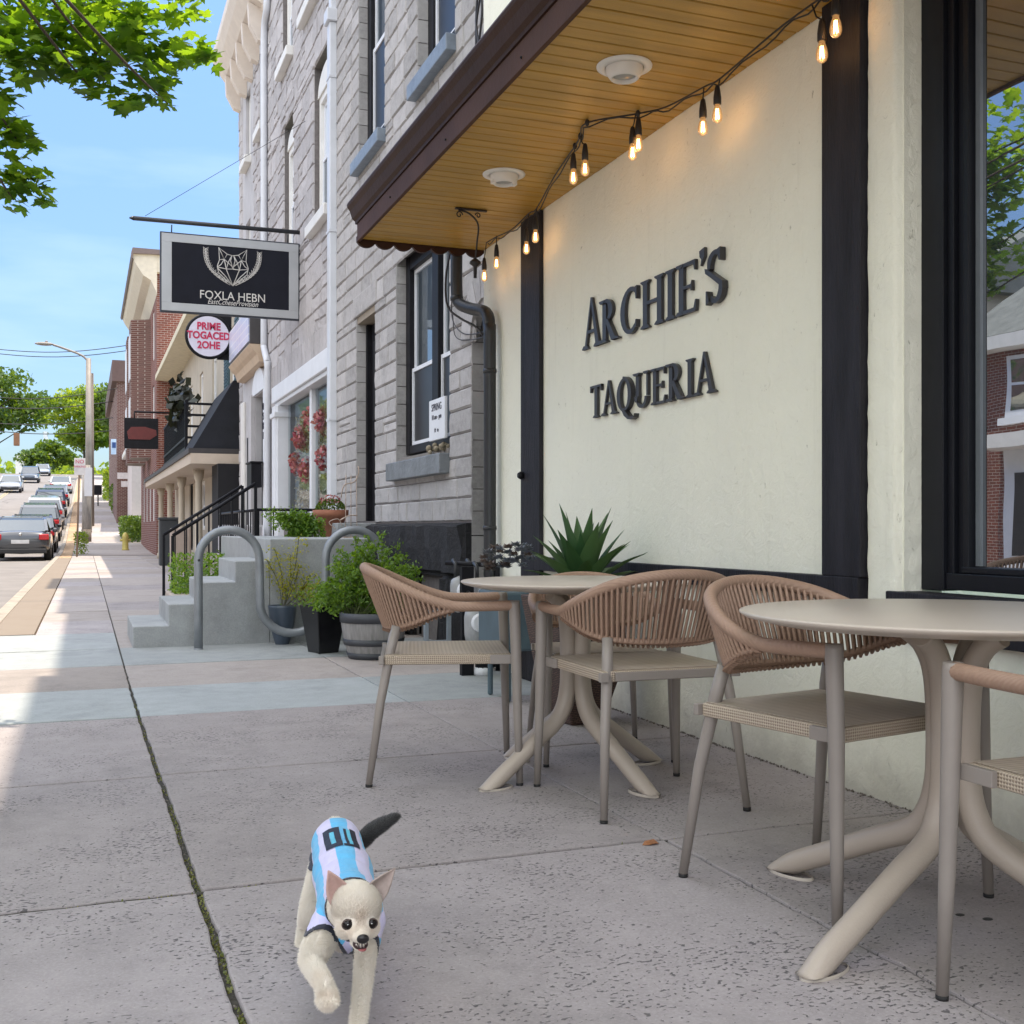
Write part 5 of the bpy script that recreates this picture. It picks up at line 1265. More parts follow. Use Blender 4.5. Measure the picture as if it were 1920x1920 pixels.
out = mixc(N, L, lat, (.34, .285, .225, 1), (.46, .39, .315, 1)); L.new(out, P.inputs['Base Color']); P.inputs['Roughness'].default_value = .6
L.new(bump(N, L, lat, .5, .002), P.inputs['Normal']); m_wtop = m
m_rub = M('rubber_foot', (.012, .012, .012), .7)
def make_chair(label, loc, rz):
    t = thing('rope_chair', label, 'chair', (loc[0], loc[1], 0), rz, 'rope-back armchairs at the cafe tables')
    W = .275
    top = [(-W, .24, .665), (-W - .006, .12, .662), (-W - .010, .02, .664), (-W - .012, -.07, .688), (-.262, -.16, .725), (-.205, -.245, .765), (-.11, -.300, .79), (0, -.318, .798)]
    top = top + [(-x, y, z) for x, y, z in top[-2::-1]]
    bot = [(-W - .008, .02, .652), (-W - .002, -.05, .632), (-.250, -.12, .602), (-.205, -.175, .583), (-.14, -.212, .575), (-.07, -.230, .572), (0, -.235, .571)]
    bot = bot + [(-x, y, z) for x, y, z in bot[-2::-1]]
    tp = spline(top, 8); bp = spline(bot, 8)
    mb = MB(); rr = []
    for i, p in enumerate(tp):
        e = min(i, len(tp) - 1 - i); rr.append(.019 + (.003 if 8 < e < 40 else 0))
    mb.tube(tp, .0185, 12); mb.build('arm_rail', m_rope, t)
    mb = MB(); mb.tube(bp, .0115, 8); mb.build('lower_rail', m_rope, t)
    # split rails by arc length for the ropes
    def samp(pts, i0, i1, n):
        ps_ = pts[i0:i1 + 1]; Ls = [0]
        for a, b in zip(ps_[:-1], ps_[1:]): Ls.append(Ls[-1] + (b - a).length)
        out = []; j = 0
        for k in range(n):
            s = Ls[-1] * k / (n - 1)
            while j < len(Ls) - 2 and Ls[j + 1] < s: j += 1
            f = (s - Ls[j]) / max(1e-6, Ls[j + 1] - Ls[j]); out.append(ps_[j].lerp(ps_[j + 1], f))
        return out
    n = 54
    A_ = samp(tp, 16, len(tp) - 17, n); B_ = samp(bp, 0, len(bp) - 1, n)
    mb = MB()
    for k in range(n):
        a, b = A_[k], B_[k]; c_ = Vector((0, 0, .7)); o_ = Vector((a.x, a.y, 0)).normalized()
        if (a - b).length < .02: continue
        for s in ((1, .0) if k % 1 == 0 else (1,)):
            off = o_ * (.013 if s else -.012)
            mb.tube([a + off, (a + b) / 2 + off * .9, b + off * .7], .0052, 6, caps=False)
        mb.tube([b + o_ * .013 + Vector((0, 0, -.010)), b + o_ * .0 + Vector((0, 0, -.016)), b - o_ * .01 + Vector((0, 0, -.006))], .006, 5, caps=False)
    tag(mb.build('rope_back', m_rope, t))
    # seat
    mb = MB(); y0, y1, sx = -.235, .235, .245
    mb.m = 0; mb.box(-sx, sx, y0, y1, .445, .482); so_ = mb.build('seat', [m_edge], t, local=True, bevel=.006)
    mb = MB(); mb.box(-sx + .008, sx - .008, y0 + .008, y1 - .008, .4825, .4845); mb.build('seat_weave', m_wtop, so_, local=True, bevel=.001)
    # frame rails
    mb = MB()
    mb.box(-W + .014, -sx - .001, .155, .195 + .045, .447, .480); mb.build('seat_bracket', m_alu, t, local=True, bevel=.002)
    mb = MB(); mb.box(sx + .001, W - .014, .155, .24, .447, .480); mb.build('seat_bracket', m_alu, t, local=True, bevel=.002); mb = MB()
    for s in (-1, 1): mb.bar((s * (sx - .002), -.255, .463), (s * (sx - .002), -.236, .463), .03, .030)
    mb.bar((-.2, -.243, .463), (.2, -.243, .463), .014, .028)
    mb.build('seat_frame', m_alu, t, local=True, bevel=.002)
    for s in (-1, 1):
        mb = MB(); pts = [(s * (W + .010), .262, .012), (s * (W + .004), .255, .25), (s * W, .25, .47), (s * W, .243, .668), (s * W, .243, .682)]
        mb.tube(pts, [.0125, .0165, .0195, .0215, .0195], 14); lo = mb.build('leg', m_alu, t, local=True)
        mb = MB(); mb.lathe([(.0128, 0), (.0132, .012)], (s * (W + .010), .262, 0), 12); mb.build('foot_cap', m_rub, lo, local=True)
        mb = MB(); pts = [(s * .262, -.290, .012), (s * .240, -.250, .30), (s * .215, -.212, .50), (s * .205, -.190, .585)]
        mb.tube(pts, [.0125, .0165, .019, .0185], 14); lo = mb.build('leg', m_alu, t, local=True)
        mb = MB(); mb.lathe([(.0128, 0), (.0132, .012)], (s * .262, -.290, 0), 12); mb.build('foot_cap', m_rub, lo, local=True)
    return t
# local-space parts: make_chair builds around the origin
def build_local(fn):
    old = MB.build
    def nb(s, name, mats, parent=None, local=True, bevel=0, seg=2, fix=False): return old(s, name, mats, parent, True, bevel, seg, fix)
    MB.build = nb
    try: return fn()
    finally: MB.build = old
def face(dx, dy): return math.atan2(dy, dx) - PI / 2
ch0 = build_local(lambda: make_chair('brown rope-back armchair leftmost on the pavement, its curved back towards the steps', (1.27, 4.22), face(.955, -.27)))
ch0.location = (1.32, 4.19, 0)
dup(ch0, (1.825, 3.535, 0), face(.03, 1), 'brown rope-back armchair seen from behind at the front of the farther table')
cc_ = dup(ch0, (2.02, 4.30, 0), face(-.2, -.98), 'brown rope-back armchair tucked behind the farther table, mostly hidden by it')
cc_.scale = (.925, .925, .925)
dup(ch0, (1.835, 2.45, 0), face(.21, -.98), 'brown rope-back armchair between the two tables, its back towards the farther table')
dup(ch0, (1.895, 1.535, 0), face(.0, 1), 'brown rope-back armchair at the right edge, only one arm and seat corner showing')
# ------------------------------------------------------------ foliage helpers
rl = random.Random(33)
def rv(): 
    while True:
        v = Vector((rl.uniform(-1, 1), rl.uniform(-1, 1), rl.uniform(-1, 1)))
        if .05 < v.length < 1: return v.normalized()
def leafq(mb, p, s, asp=.5, up=None):
    a = rv() if up is None else (up + rv() * .7).normalized(); b = a.cross(rv()).normalized()
    mb.t = rl.random(); mb.add([p - a * s, p - b * s * asp, p + a * s, p + b * s * asp], [(0, 1, 2, 3)])
def crown(mb, c, rx, ry, rz, n, s, clumps=26, seed=0):
    c = Vector(c); cl = []
    for i in range(clumps):
        d = rv(); k = rl.uniform(.45, .95); cl.append((c + Vector((d.x * rx * k, d.y * ry * k, d.z * rz * k)), rl.uniform(.28, .5)))
    for _ in range(n):
        q, r = cl[rl.randrange(clumps)]; d = rv() * rl.random() ** .45
        leafq(mb, q + Vector((d.x * rx * r, d.y * ry * r, d.z * rz * r * .8)), s * rl.uniform(.6, 1.3), .6)
m_fol1 = M_leaf('foliage_mid', (.035, .075, .015), (.10, .17, .035), .35)
m_fol2 = M_leaf('foliage_bright', (.07, .13, .02), (.18, .26, .05), .45)
m_bark = M('bark', (.09, .07, .055), .95, .3, 8, .02, 20, stretch=(3, 3, .4))
m_maple = M_leaf('maple_leaf', (.045, .11, .02), (.12, .22, .035), .6)
def tree(lab, loc, h, r, n, s, mat, trunk=.22, group=None, rzf=.62, name='street_tree'):
    t = thing(name, lab, 'tree', loc, 0, group); x, y, z = loc
    mb = MB(); mb.tube(spline([(x, y, z - .2), (x + .05, y, z + h * .25), (x - .05, y + .05, z + h * .5), (x, y, z + h * .8)], 4), [trunk * (1 - .045 * i) for i in range(13)], 8)
    for k in range(7):
        a = k * 2.4; z0 = z + h * (.3 + .06 * k); mb.tube([(x, y, z0), (x + math.cos(a) * r * .4, y + math.sin(a) * r * .4, z0 + h * .12), (x + math.cos(a) * r * .75, y + math.sin(a) * r * .75, z0 + h * .2)], [trunk * .4, trunk * .25, trunk * .08], 6)
    mb.build('trunk', m_bark, t)
    mb = MB(); crown(mb, (x, y, z + h * (1 - rzf / 2)), r, r, h * rzf / 2, n, s); mb.build('crown', mat, t); return t
G = 'trees at the top of the street'
tree('dark green round tree on the left of the far road crest', (-11.3, 165, g(165) - 1), 15.5, 6.6, 8000, .34, m_fol1, group=G)
tree('tall dense green tree on the right of the far road crest behind the lamp pole', (-.2, 185, g(185) - 1), 15.5, 5.8, 9000, .34, m_fol2, group=G)
tree('wide dark tree between the lamp pole and the brown brick corner house', (5.0, 140, g(140) - .5), 12.0, 4.6, 8000, .30, m_fol1, group=G)
tree('bright leaning tree at the left edge of the photo above the silver car', (-14.5, 118, g(118)), 10.5, 5.0, 8000, .26, m_fol2, group=G)
tree('small hazy tree beyond the crest, low between the two big crowns', (-6.5, 300, g(300)), 13, 7, 5000, .5, m_fol2, group=G)
tree('second hazy tree far beyond the crest, to the left of the other', (-32, 280, g(280)), 14, 8, 5000, .5, m_fol1, group=G)
tree('dark tree filling the gap beyond the crest, directly behind the oncoming cars', (-5.6, 205, g(205) - 2), 10.5, 4.2, 5000, .36, m_fol1, group=G)
tree('street tree on the opposite pavement, reflected low in the big shop window', (-13.2, 27, 0), 8, 2.8, 4000, .13, m_fol1)
mb = MB()
for _ in range(9000):
    x = rl.uniform(-75, 75); y = rl.uniform(235, 300); hgt = 6.5 + 3.5 * noise.noise(Vector((x * .06, y * .03, 0))) + 2 * noise.noise(Vector((x * .3, 0, 2)))
    leafq(mb, Vector((x, y, g(y) + hgt * (1 - rl.random() ** 1.5 * .9))), rl.uniform(.5, .9), .7)
tag(mb.build('far_woods', m_fol2), 'hazy band of distant green trees beyond the crest of the road', 'woods', kind='stuff')
# hedges
def hedge(lab, x0, x1, y0, y1, h, n, s, mat, cat='hedge'):
    mb = MB(); z0 = g(y0)
    for _ in range(n):
        p = Vector((rl.uniform(x0, x1), rl.uniform(y0, y1), z0 + h * (1 - (1 - rl.random()) ** 1.8))); leafq(mb, p + rv() * .06, s, .6)
    return tag(mb.build('hedge', mat), lab, cat)
hedge('clipped dark green hedge along the house side beyond the stair railing', 1.55, 2.9, 52.6, 58, 1.15, 5000, .07, m_fol1)
hedge('taller dark green shrub row farther up the pavement beside the houses', 1.6, 2.7, 74, 84, 1.9, 4500, .10, m_fol1)
hedge('pale yellow-green shrub on top of the rise past the hedges', 1.3, 2.6, 90, 96, 2.4, 2500, .12, m_fol2)
hedge('small yellow-green weed clump at the foot of the parking sign post', -.35, .05, 42.5, 43.2, .75, 400, .05, m_fol2, 'weeds')
# ------------------------------------------------------------ the near maple
mp = thing('maple_tree', 'sunlit maple branches with toothed leaves hanging in from the upper left', 'tree', (-.62, 4.3, 0))
mb = MB(); mb.tube(spline([(-.62, 4.3, -.2), (-.66, 4.3, 1.2), (-.75, 4.3, 2.4), (-1.0, 4.2, 4.0), (-1.1, 4.1, 6.0)], 5), [.17 - .005 * i for i in range(21)], 12); mb.build('trunk', m_bark, mp)
leafshape = []
tips = [(0, 1.0), (.30, .62), (.22, .50), (.50, .58), (.86, .60), (.72, .36), (.80, .22), (.50, .14), (.40, .02), (.62, -.22), (.30, -.16), (.06, -.28)]
leafshape = tips + [(-x, y) for x, y in tips[::-1][:-1]]
def mleaf(mb, p, s, nrm):
    nrm = nrm.normalized(); a = nrm.cross(rv())
    if a.length < .1: a = nrm.orthogonal()
    a.normalize(); b = nrm.cross(a); mb.t = rl.random(); cv = rl.uniform(-.25, .1)
    vs = [p + a * x * s + b * y * s + nrm * cv * (x * x + y * y) * s for x, y in leafshape] + [p]
    k = len(leafshape); mb.add(vs, [(i, (i + 1) % k, k) for i in range(k)])
def at(px, py, D): u = (px - 960) / 2100; return Vector((D * (ST + CT * u), D * (CT - ST * u), .95 + (990 - py) * D / 2100))
lv = MB(); bm_ = MB()
clusters = []
for (px, py, D, r, n) in (
    (20, 20, 5.6, .24, 60), (90, 55, 5.5, .26, 70), (170, 50, 5.7, .25, 62), (260, 40, 5.6, .24, 60), (320, 30, 5.8, .17, 24), (20, 100, 5.4, .17, 34),
    (50, 100, 5.5, .16, 34), (120, 105, 5.6, .16, 34), (190, 110, 5.6, .17, 40), (270, 100, 5.7, .17, 36), (330, 110, 5.7, .13, 20), (372, 105, 5.6, .09, 13),
    (170, 165, 5.6, .10, 14), (250, 175, 5.7, .12, 20), (300, 150, 5.6, .10, 14), (240, 205, 5.6, .05, 5), (315, 195, 5.6, .05, 4), (385, 95, 5.6, .06, 5),
    (5, 175, 5.5, .07, 7), (10, 240, 5.5, .12, 18), (30, 260, 5.5, .10, 13), (20, 310, 5.5, .12, 22), (45, 340, 5.5, .12, 22), (70, 362, 5.5, .07, 8), (25, 375, 5.5, .08, 9), (-60, 250, 5.4, .3, 50), (-80, 60, 5.3, .4, 90),
    (60, -60, 5.7, .4, 90), (220, -70, 5.8, .4, 90), (350, -60, 5.9, .25, 40), (-60, -40, 5.5, .5, 120)):
    clusters.append((at(px, py, D), r, n))
hub = Vector((-.85, 4.3, 2.9))
for c_, r, n in clusters:
    for _ in range(int(n * 1.3)):
        d = rv() * r * 1.12 * rl.random() ** .5; d.z *= .75
        up = Vector((rl.gauss(0, .45), rl.gauss(0, .45), 1)); mleaf(lv, c_ + d, rl.uniform(.042, .075), up)
for c_, r, n in clusters[::4]:
    hz_ = Vector((-1.0, 4.4, c_.z * .6 + 1.5)); bm_.tube(spline([hub.lerp(Vector((-1.0, 4.2, 4.2)), rl.random()), hz_.lerp(c_, .4) + Vector((0, 0, .25)), c_.lerp(hz_, .15) + Vector((0, 0, .05)), c_], 4), [.022, .020, .018, .016, .014, .012, .010, .008, .007, .006, .005, .004, .003], 6)
for _ in range(9000):       # the rest of the crown, above and behind the view
    d = rv() * rl.random() ** .33; p = Vector((-2.0 + d.x * 2.5, 3.0 + d.y * 2.3, 5.2 + d.z * 2.0))
    u_ = Vector((p.x * CT - p.y * ST, p.x * ST + p.y * CT, p.z - .95))
    if u_.y > .3 and abs(u_.x / u_.y) < .47 and (u_.z / u_.y) < .49: continue
    mleaf(lv, p, rl.uniform(.05, .085), Vector((rl.gauss(0, .5), rl.gauss(0, .5), 1)))
bm_.build('branches', m_bark, mp); lv.build('crown', m_maple, mp)
# ------------------------------------------------------------ potted plants by the steps
m_fern = M_leaf('fern_green', (.05, .12, .015), (.15, .26, .04), .35)
bt = thing('barrel_planter', 'half whisky-barrel planter of grey staves with dark hoops', 'planter', (1.98, 8.05, 0))
bc = (1.98, 8.05, 0)
mb = MB(); mb.lathe([(.175, .0), (.20, .06), (.225, .16), (.238, .25), (.243, .33), (.225, .33), (.215, .26)], bc, 32, cap=False); mb.build('staves', M('grey_staves', (.26, .255, .25), .75, .25, 6, .003, 30, stretch=(6, 6, .6)), bt)
for z0, z1, r0, r1 in ((.265, .335, .243, .248), (.10, .145, .213, .224), (.0, .045, .181, .198)):
    mb = MB(); mb.lathe([(r0, z0), (r0 + .004, z0), (r1 + .004, z1), (r1, z1)], bc, 32, cap=False); mb.build('hoop', M('hoop_iron', (.05, .055, .065), .5, .2), bt)
mb = MB(); mb.lathe([(.001, .29), (.21, .285)], bc, 24, cap=False); mb.build('soil', m_soil, bt)
fern = thing('leafy_bush', 'feathery bright green bush spilling from the barrel and black planters', 'plant', (1.95, 8.2, .28))
fm, fs_ = MB(), MB()
tips_ = []
for k in range(170):
    base = Vector((1.94 + rl.uniform(-.14, .12), 8.15 + rl.uniform(-.12, .16), .28))
    px, py = rl.uniform(600, 800), 0
    q = rl.random(); px = 590 + 205 * q; ytop = 1115 - 120 * math.sin(PI * min(1, max(.0, (q * .98)))) ** .7 * (.85 + .3 * q); py = rl.uniform(ytop + rl.choice((-14, 0, 22)), 1150)
    D = 8.35 + rl.uniform(-.25, .3); tip = at(px, py, D); mid = base.lerp(tip, .55) + Vector((0, 0, .10))
    pts = spline([base, mid, tip], 5); fs_.tube(pts, .0025, 4, caps=False)
    for i, p in enumerate(pts[3:]):
        for _ in range(11): leafq(fm, p + rv() * .045 * rl.random(), rl.uniform(.010, .020), .5)
fs_.build('stem', M('green_stem', (.10, .13, .04), .6), fern); fm.build('foliage', m_fern, fern)
# black square tapered planter
bp_ = thing('square_planter', 'tall glossy black tapered square planter between the steps and the barrel', 'planter', (1.68, 8.52, 0))
mb = MB(); cx_, cy_ = 1.70, 8.52; rot = R(20)
vs = []
for z, r in ((0, .10), (.36, .155), (.36, .135), (.28, .13)):
    for k in range(4): a = rot + PI / 4 + k * PI / 2; vs.append((cx_ + r * 1.2 * math.cos(a), cy_ + r * 1.2 * math.sin(a), z))
mb.add(vs, [(i*4+j, i*4+(j+1) % 4, (i+1)*4+(j+1) % 4, (i+1)*4+j) for i in range(3) for j in range(4)] + [(3, 2, 1, 0), (12, 13, 14, 15)]); mb.build('pot', M('gloss_black', (.010, .010, .012), .25), bp_, bevel=.006)
mb = MB()
for _ in range(500): leafq(mb, Vector((cx_ + rl.gauss(0, .10), cy_ + rl.gauss(0, .09), .36 + abs(rl.gauss(0, .09)))), .014, .5)
mb.build('foliage', m_fern, bp_)
# slender bamboo-like plant in blue-grey glazed pot
gp = thing('glazed_pot', 'blue-grey glazed round pot against the side of the concrete steps', 'pot', (1.52, 9.0, 0))
c_ = (1.53, 9.16, 0)
mb = MB(); mb.lathe([(.055, 0), (.075, .06), (.10, .18), (.112, .30), (.116, .32), (.105, .32), (.09, .28)], (1.50, 9.205, 0), 24, cap=False); mb.lathe([(.001, .285), (.098, .285)], (1.50, 9.205, 0), 20, cap=False); mb.build('pot', M('glaze_blue', (.06, .08, .11), .3, .2), gp)
sh = thing('slender_shrub', 'thin open shrub with yellow-green leaflets growing from the blue-grey pot', 'plant', (1.53, 8.98, .32))
m_yl = M_leaf('leaf_yellow', (.13, .17, .03), (.33, .34, .09), .4)
fm, fs_ = MB(), MB()
for (px, py) in ((515, 1030), (545, 1040), (500, 1050), (560, 1060), (585, 1075), (535, 1100), (575, 1095), (605, 1090), (560, 1010), (600, 1120), (620, 1100)):
    tip = at(px, py, 9.2); base = Vector((1.50, 9.205, .28)); pts = spline([base, base.lerp(tip, .5) + Vector((.03, 0, .02)), tip], 6); fs_.tube(pts, .0035, 5, caps=False)
    for i, p in enumerate(pts[5:]):
        for _ in range(16): d = rv(); d.z *= .4; leafq(fm, p + d * .10 * rl.random(), rl.uniform(.008, .018), .5)
fs_.build('stem', M('thin_stem', (.10, .10, .07), .7), sh); fm.build('foliage', m_yl, sh)
# plants on the landing
fm = MB(); fs_ = MB()
lp = thing('landing_shrub', 'loose yellow-green shrub standing on the concrete landing beside the terracotta pot', 'plant', (2.1, 10.9, .86))
for _ in range(70):
    px = rl.gauss(560, 22); tip = at(px, rl.uniform(965, 1012) , 11.1); base = at(565 + rl.uniform(-12, 22), 1012, 11.2); base.z = .86
    if px < 530: tip.z = max(tip.z, 1.05)
    pts = spline([base, base.lerp(tip, .6) + Vector((0, 0, .05)), tip], 4); fs_.tube(pts, .003, 4, caps=False)
    for p in pts[2:]:
        for _ in range(9): leafq(fm, p + rv() * .06 * rl.random(), rl.uniform(.012, .024), .55)
for (px, py) in ((505, 975), (520, 968), (535, 985), (515, 990), (548, 962), (500, 965)):
    tip = at(px, py, 11.0); base = at(560, 1010, 11.2); base.z = .86; pts = spline([base, base.lerp(tip, .6) + Vector((0, 0, .1)), tip], 5); fs_.tube(pts, .003, 4, caps=False)
    for p in pts[4:]:
        for _ in range(14): leafq(fm, p + rv() * .07 * rl.random(), rl.uniform(.010, .02), .5)
fs_.build('stem', M('thin_stem', (.1, .1, .07)), lp); fm.build('foliage', m_yl if False else m_fern, lp)
tp_ = thing('terracotta_pot', 'round terracotta pot with a rim, planted with dull red flowers, on the landing', 'pot', (2.42, 11.35, .86))
pc = at(620, 1000, 11.55); pc = Vector((pc.x, pc.y, .86))
tp_.location = pc
mb = MB(); mb.lathe([(.10, 0), (.155, .20), (.18, .21), (.185, .275), (.165, .275), (.155, .24)], tuple(pc), 28, cap=False); mb.build('pot', M('terracotta', (.30, .12, .07), .75, .15, 8, .002), tp_)
mb = MB()
for _ in range(500): d = rv(); leafq(mb, pc + Vector((d.x * .15, d.y * .15, .28 + abs(d.z) * .11)), .016, .6)
mb.build('foliage', m_fol1, tp_)
mb = MB()
for _ in range(140): d = rv(); leafq(mb, pc + Vector((d.x * .12, d.y * .12, .34 + abs(d.z) * .09)), .011, .8)
mb.build('flowers', m_flower, tp_)
# thin wire plant stand
ws = thing('wire_stand', 'thin rusty white wire plant stand with curled arms on the edge of the landing', 'plant stand', (2.2, 9.8, .86))
mb = MB(); wc = at(658, 1018, 9.95); wc.z = .86
for dx in (-.05, 0, .055): mb.tube([(wc.x + dx, wc.y, .862), (wc.x + dx * .9, wc.y, 1.42)], .004, 5)
mb.tube(spline([(wc.x - .09, wc.y, 1.22), (wc.x - .06, wc.y, 1.33), (wc.x + .03, wc.y, 1.36), (wc.x + .07, wc.y, 1.44), (wc.x + .065, wc.y, 1.5)], 4), .006, 5)
mb.tube(spline([(wc.x - .10, wc.y - .02, 1.02), (wc.x - .02, wc.y - .02, 1.06), (wc.x + .06, wc.y, 1.06)], 4), .006, 5)
mb.tube(spline([(wc.x - .14, wc.y - .02, .94), (wc.x - .20, wc.y - .02, 1.0), (wc.x - .12, wc.y - .02, 1.03), (wc.x - .08, wc.y, .97)], 4), .004, 5)
mb.box(wc.x - .07, wc.x + .04, wc.y - .03, wc.y + .03, .862, .872)
mb.build('wire', M('wire_rust', (.42, .33, .27), .6, .3, 20), ws)
# planting bed behind the steps
fm = MB()
for _ in range(2600):
    leafq(fm, Vector((rl.uniform(.88, 1.5), rl.uniform(12.35, 13.3), .25 + rl.random() ** 1.6 * .42)), rl.uniform(.012, .03), .5)
tag(fm.build('bed_plants', m_fern), 'mixed low green plants filling the tan trough behind the porch steps', 'plants', kind='stuff')
fm = MB()
for _ in range(1800):
    leafq(fm, Vector((rl.uniform(1.5, 1.85), rl.uniform(12.8, 14.0), rl.random() * .75)), rl.uniform(.015, .035), .4)
tag(fm.build('bed_shrub', m_fol1), 'dark green shrub between the porch steps and the iron railing', 'shrub')
# agave in a woven basket planter at the wall
m_ag = M_leaf('agave_green', (.03, .085, .03), (.085, .16, .06), .05)
ab = thing('basket_planter', 'dark brown woven tapered basket planter standing against the cream wall', 'planter', (2.27, 5.0, 0))
m, N, L, P = new_mat('wicker')
v = coords(N, L); b = N.new('ShaderNodeTexBrick'); s_ = N.new('ShaderNodeSeparateXYZ'); cb = N.new('ShaderNodeCombineXYZ'); L.new(v, s_.inputs[0]); L.new(mth(N, L, 'ADD', s_.outputs[0], s_.outputs[1]), cb.inputs[0]); L.new(s_.outputs[2], cb.inputs[1]); L.new(cb.outputs[0], b.inputs['Vector'])
b.inputs['Scale'].default_value = 1; b.inputs['Brick Width'].default_value = .03; b.inputs['Row Height'].default_value = .009; b.inputs['Mortar Size'].default_value = .0018
b.inputs['Color1'].default_value = (.13, .075, .055, 1); b.inputs['Color2'].default_value = (.08, .045, .035, 1); b.inputs['Mortar'].default_value = (.015, .01, .01, 1)
L.new(b.outputs[0], P.inputs['Base Color']); P.inputs['Roughness'].default_value = .55; L.new(bump(N, L, b.outputs[1], -.8, .006), P.inputs['Normal'])
ac = (2.26, 5.02, 0)
vs = []
for z, r in ((0, .11), (.30, .205), (.58, .255), (.62, .262), (.62, .24), (.55, .23)):
    for k in range(4): a = PI / 4 + k * PI / 2 + .10; vs.append((ac[0] + r * 1.15 * math.cos(a), ac[1] + r * 1.15 * math.sin(a), z))
mb = MB(); mb.add(vs, [(i*4+j, i*4+(j+1) % 4, (i+1)*4+(j+1) % 4, (i+1)*4+j) for i in range(5) for j in range(4)] + [(3, 2, 1, 0), (20, 21, 22, 23)]); mb.build('basket', m, ab, bevel=.01)
agv = thing('agave_plant', 'spiky green agave with long pointed upright leaves behind the farther table', 'plant', (2.30, 5.02, .58))
for k in range(38):
    a = k * 2.39996; q = k / 38; tilt = .12 + q * 1.15; ln_ = rl.uniform(.36, .50) * (1 - .10 * q); w0 = rl.uniform(.040, .058)
    d = Vector((math.cos(a), math.sin(a), 0)); sd_ = Vector((-d.y, d.x, 0)); mb = MB(); mb.t = rl.random(); mb.smooth = True
    vs = []; nS = 9
    for i in range(nS + 1):
        s = i / nS; th = tilt * (.75 + .35 * s); c0_ = Vector((2.28, 5.02, .60)) + d * (math.sin(th) * ln_ * s * .9 + .02) + Vector((0, 0, math.cos(th) * ln_ * s))
        if c0_.x > 2.57: c0_.x = 2.57
        w_ = w0 * (1 - s ** 2.2) * (.75 + .6 * s * (1 - s) * 2) + .0006; fold = w_ * .45
        vs += [c0_ - sd_ * w_ + Vector((0, 0, fold * .6)) - d * fold, c0_, c0_ + sd_ * w_ + Vector((0, 0, fold * .6)) - d * fold]
    mb.add(vs, [(i*3+j, i*3+j+1, (i+1)*3+j+1, (i+1)*3+j) for i in range(nS) for j in range(2)]); mb.build('leaf', m_ag, agv)
# succulents in a blue-grey box
bx = thing('box_planter', 'blue-grey square planter box on the pavement beside the basket planter', 'planter', (2.28, 5.85, 0))
mb = MB(); mb.box(2.10, 2.50, 5.66, 6.06, .28, .60); 
for dx_ in (2.14, 2.43):
    for dy_ in (5.70, 5.99): mb.box(dx_, dx_ + .03, dy_, dy_ + .03, 0, .279)
mb.build('box', M('box_blue', (.07, .11, .135), .5, .15), bx, bevel=.012)
sc = thing('succulents', 'clump of dusty blue-grey and purple rosette succulents in the blue-grey box', 'plants', (2.28, 5.85, .6))
m_suc = M_leaf('succulent', (.10, .13, .15), (.26, .26, .29), .05); m_suc2 = M_leaf('succulent_brown', (.08, .06, .045), (.2, .15, .13), .05)
for k in range(34):
    px = rl.uniform(905, 1000); py = rl.uniform(1030, 1072) - 10 * math.sin((px - 905) / 95 * PI); cc = at(px, py, 6.25 + rl.uniform(-.12, .25)); mb = MB(); rr = rl.uniform(.025, .05)
    for j in range(22):
        a = j * 2.4; d = Vector((math.cos(a), math.sin(a), .9 - j * .05)).normalized(); s_ = Vector((-math.sin(a), math.cos(a), 0)); mb.t = rl.random(); p = cc + d * rr * .5
        mb.add([cc, p + s_ * rr * .28, cc + d * rr, p - s_ * rr * .28, p + Vector((0, 0, -.006))], [(0, 1, 2, 3), (0, 4, 1), (1, 4, 2), (2, 4, 3), (3, 4, 0)])
    mb.build('rosette', m_suc if k % 3 else m_suc2, sc)
# ------------------------------------------------------------ gas meters between the houses
gm0 = None
m_met = M('meter_grey', (.36, .37, .38), .45, .12, 8, .002, 40, metal=.2, dirt=.25)
def meter(loc, lab):
    t = thing('gas_meter', lab, 'gas meter', loc, 0, 'gas meters in the corner by the passage')
    mb = MB(); mb.lathe([(.04, -.13), (.075, -.115), (.085, -.06), (.088, .05), (.082, .085), (.055, .11), (.02, .118)], (0, 0, 0), 22, sy=.7); mb.build('body', m_met, t, local=True)
    mb = MB(); mb.lathe([(.06, 0), (.062, .02), (.05, .03)], (0, 0, 0), 16); o = mb.build('dial', m_white, t, local=True); o.rotation_euler = (R(90), 0, 0); o.location = (0, -.05, .02)
    for s in (-1, 1):
        mb = MB(); mb.tube([(s * .05, 0, .10), (s * .05, 0, .19), (s * .05, .06, .22)], .014, 8); mb.build('pipe', m_ds, t, local=True)
    return t
A1 = at(868, 1112, 7.5); A2 = at(908, 1118, 7.35); A3 = at(895, 1172, 7.2)
m0 = meter(A1, 'grey rounded gas meter left of the pair below the table edge')
dup(m0, A2, 0, 'grey rounded gas meter right of the pair, paler and angular'); dup(m0, A3, 0, 'grey gas meter hanging lowest, under the other two')
gb = thing('meter_pipes', 'black meter stand of pipes with a pale valve box and white-painted foot', 'pipes', (2.25, 7.0, 0))
mb = MB()
q = at(905, 1200, 7.25); mb.tube([(q.x, q.y, .0), (q.x, q.y, .30)], .05, 10); mb.box(q.x - .14, q.x - .06, q.y, q.y + .05, 0, .7)
mb.tube([(A1.x - .1, A1.y + .07, A1.z + .2), (A2.x + .12, A2.y + .07, A2.z + .2)], .016, 8); mb.tube([(A2.x + .12, A2.y + .07, A2.z + .2), (A2.x + .12, A2.y + .07, 0)], .016, 8)
mb.build('stand', m_black, gb)
mb = MB(); mb.lathe([(.055, 0), (.058, .03), (.05, .05)], (q.x, q.y, 0), 12); mb.build('base', m_white, gb)
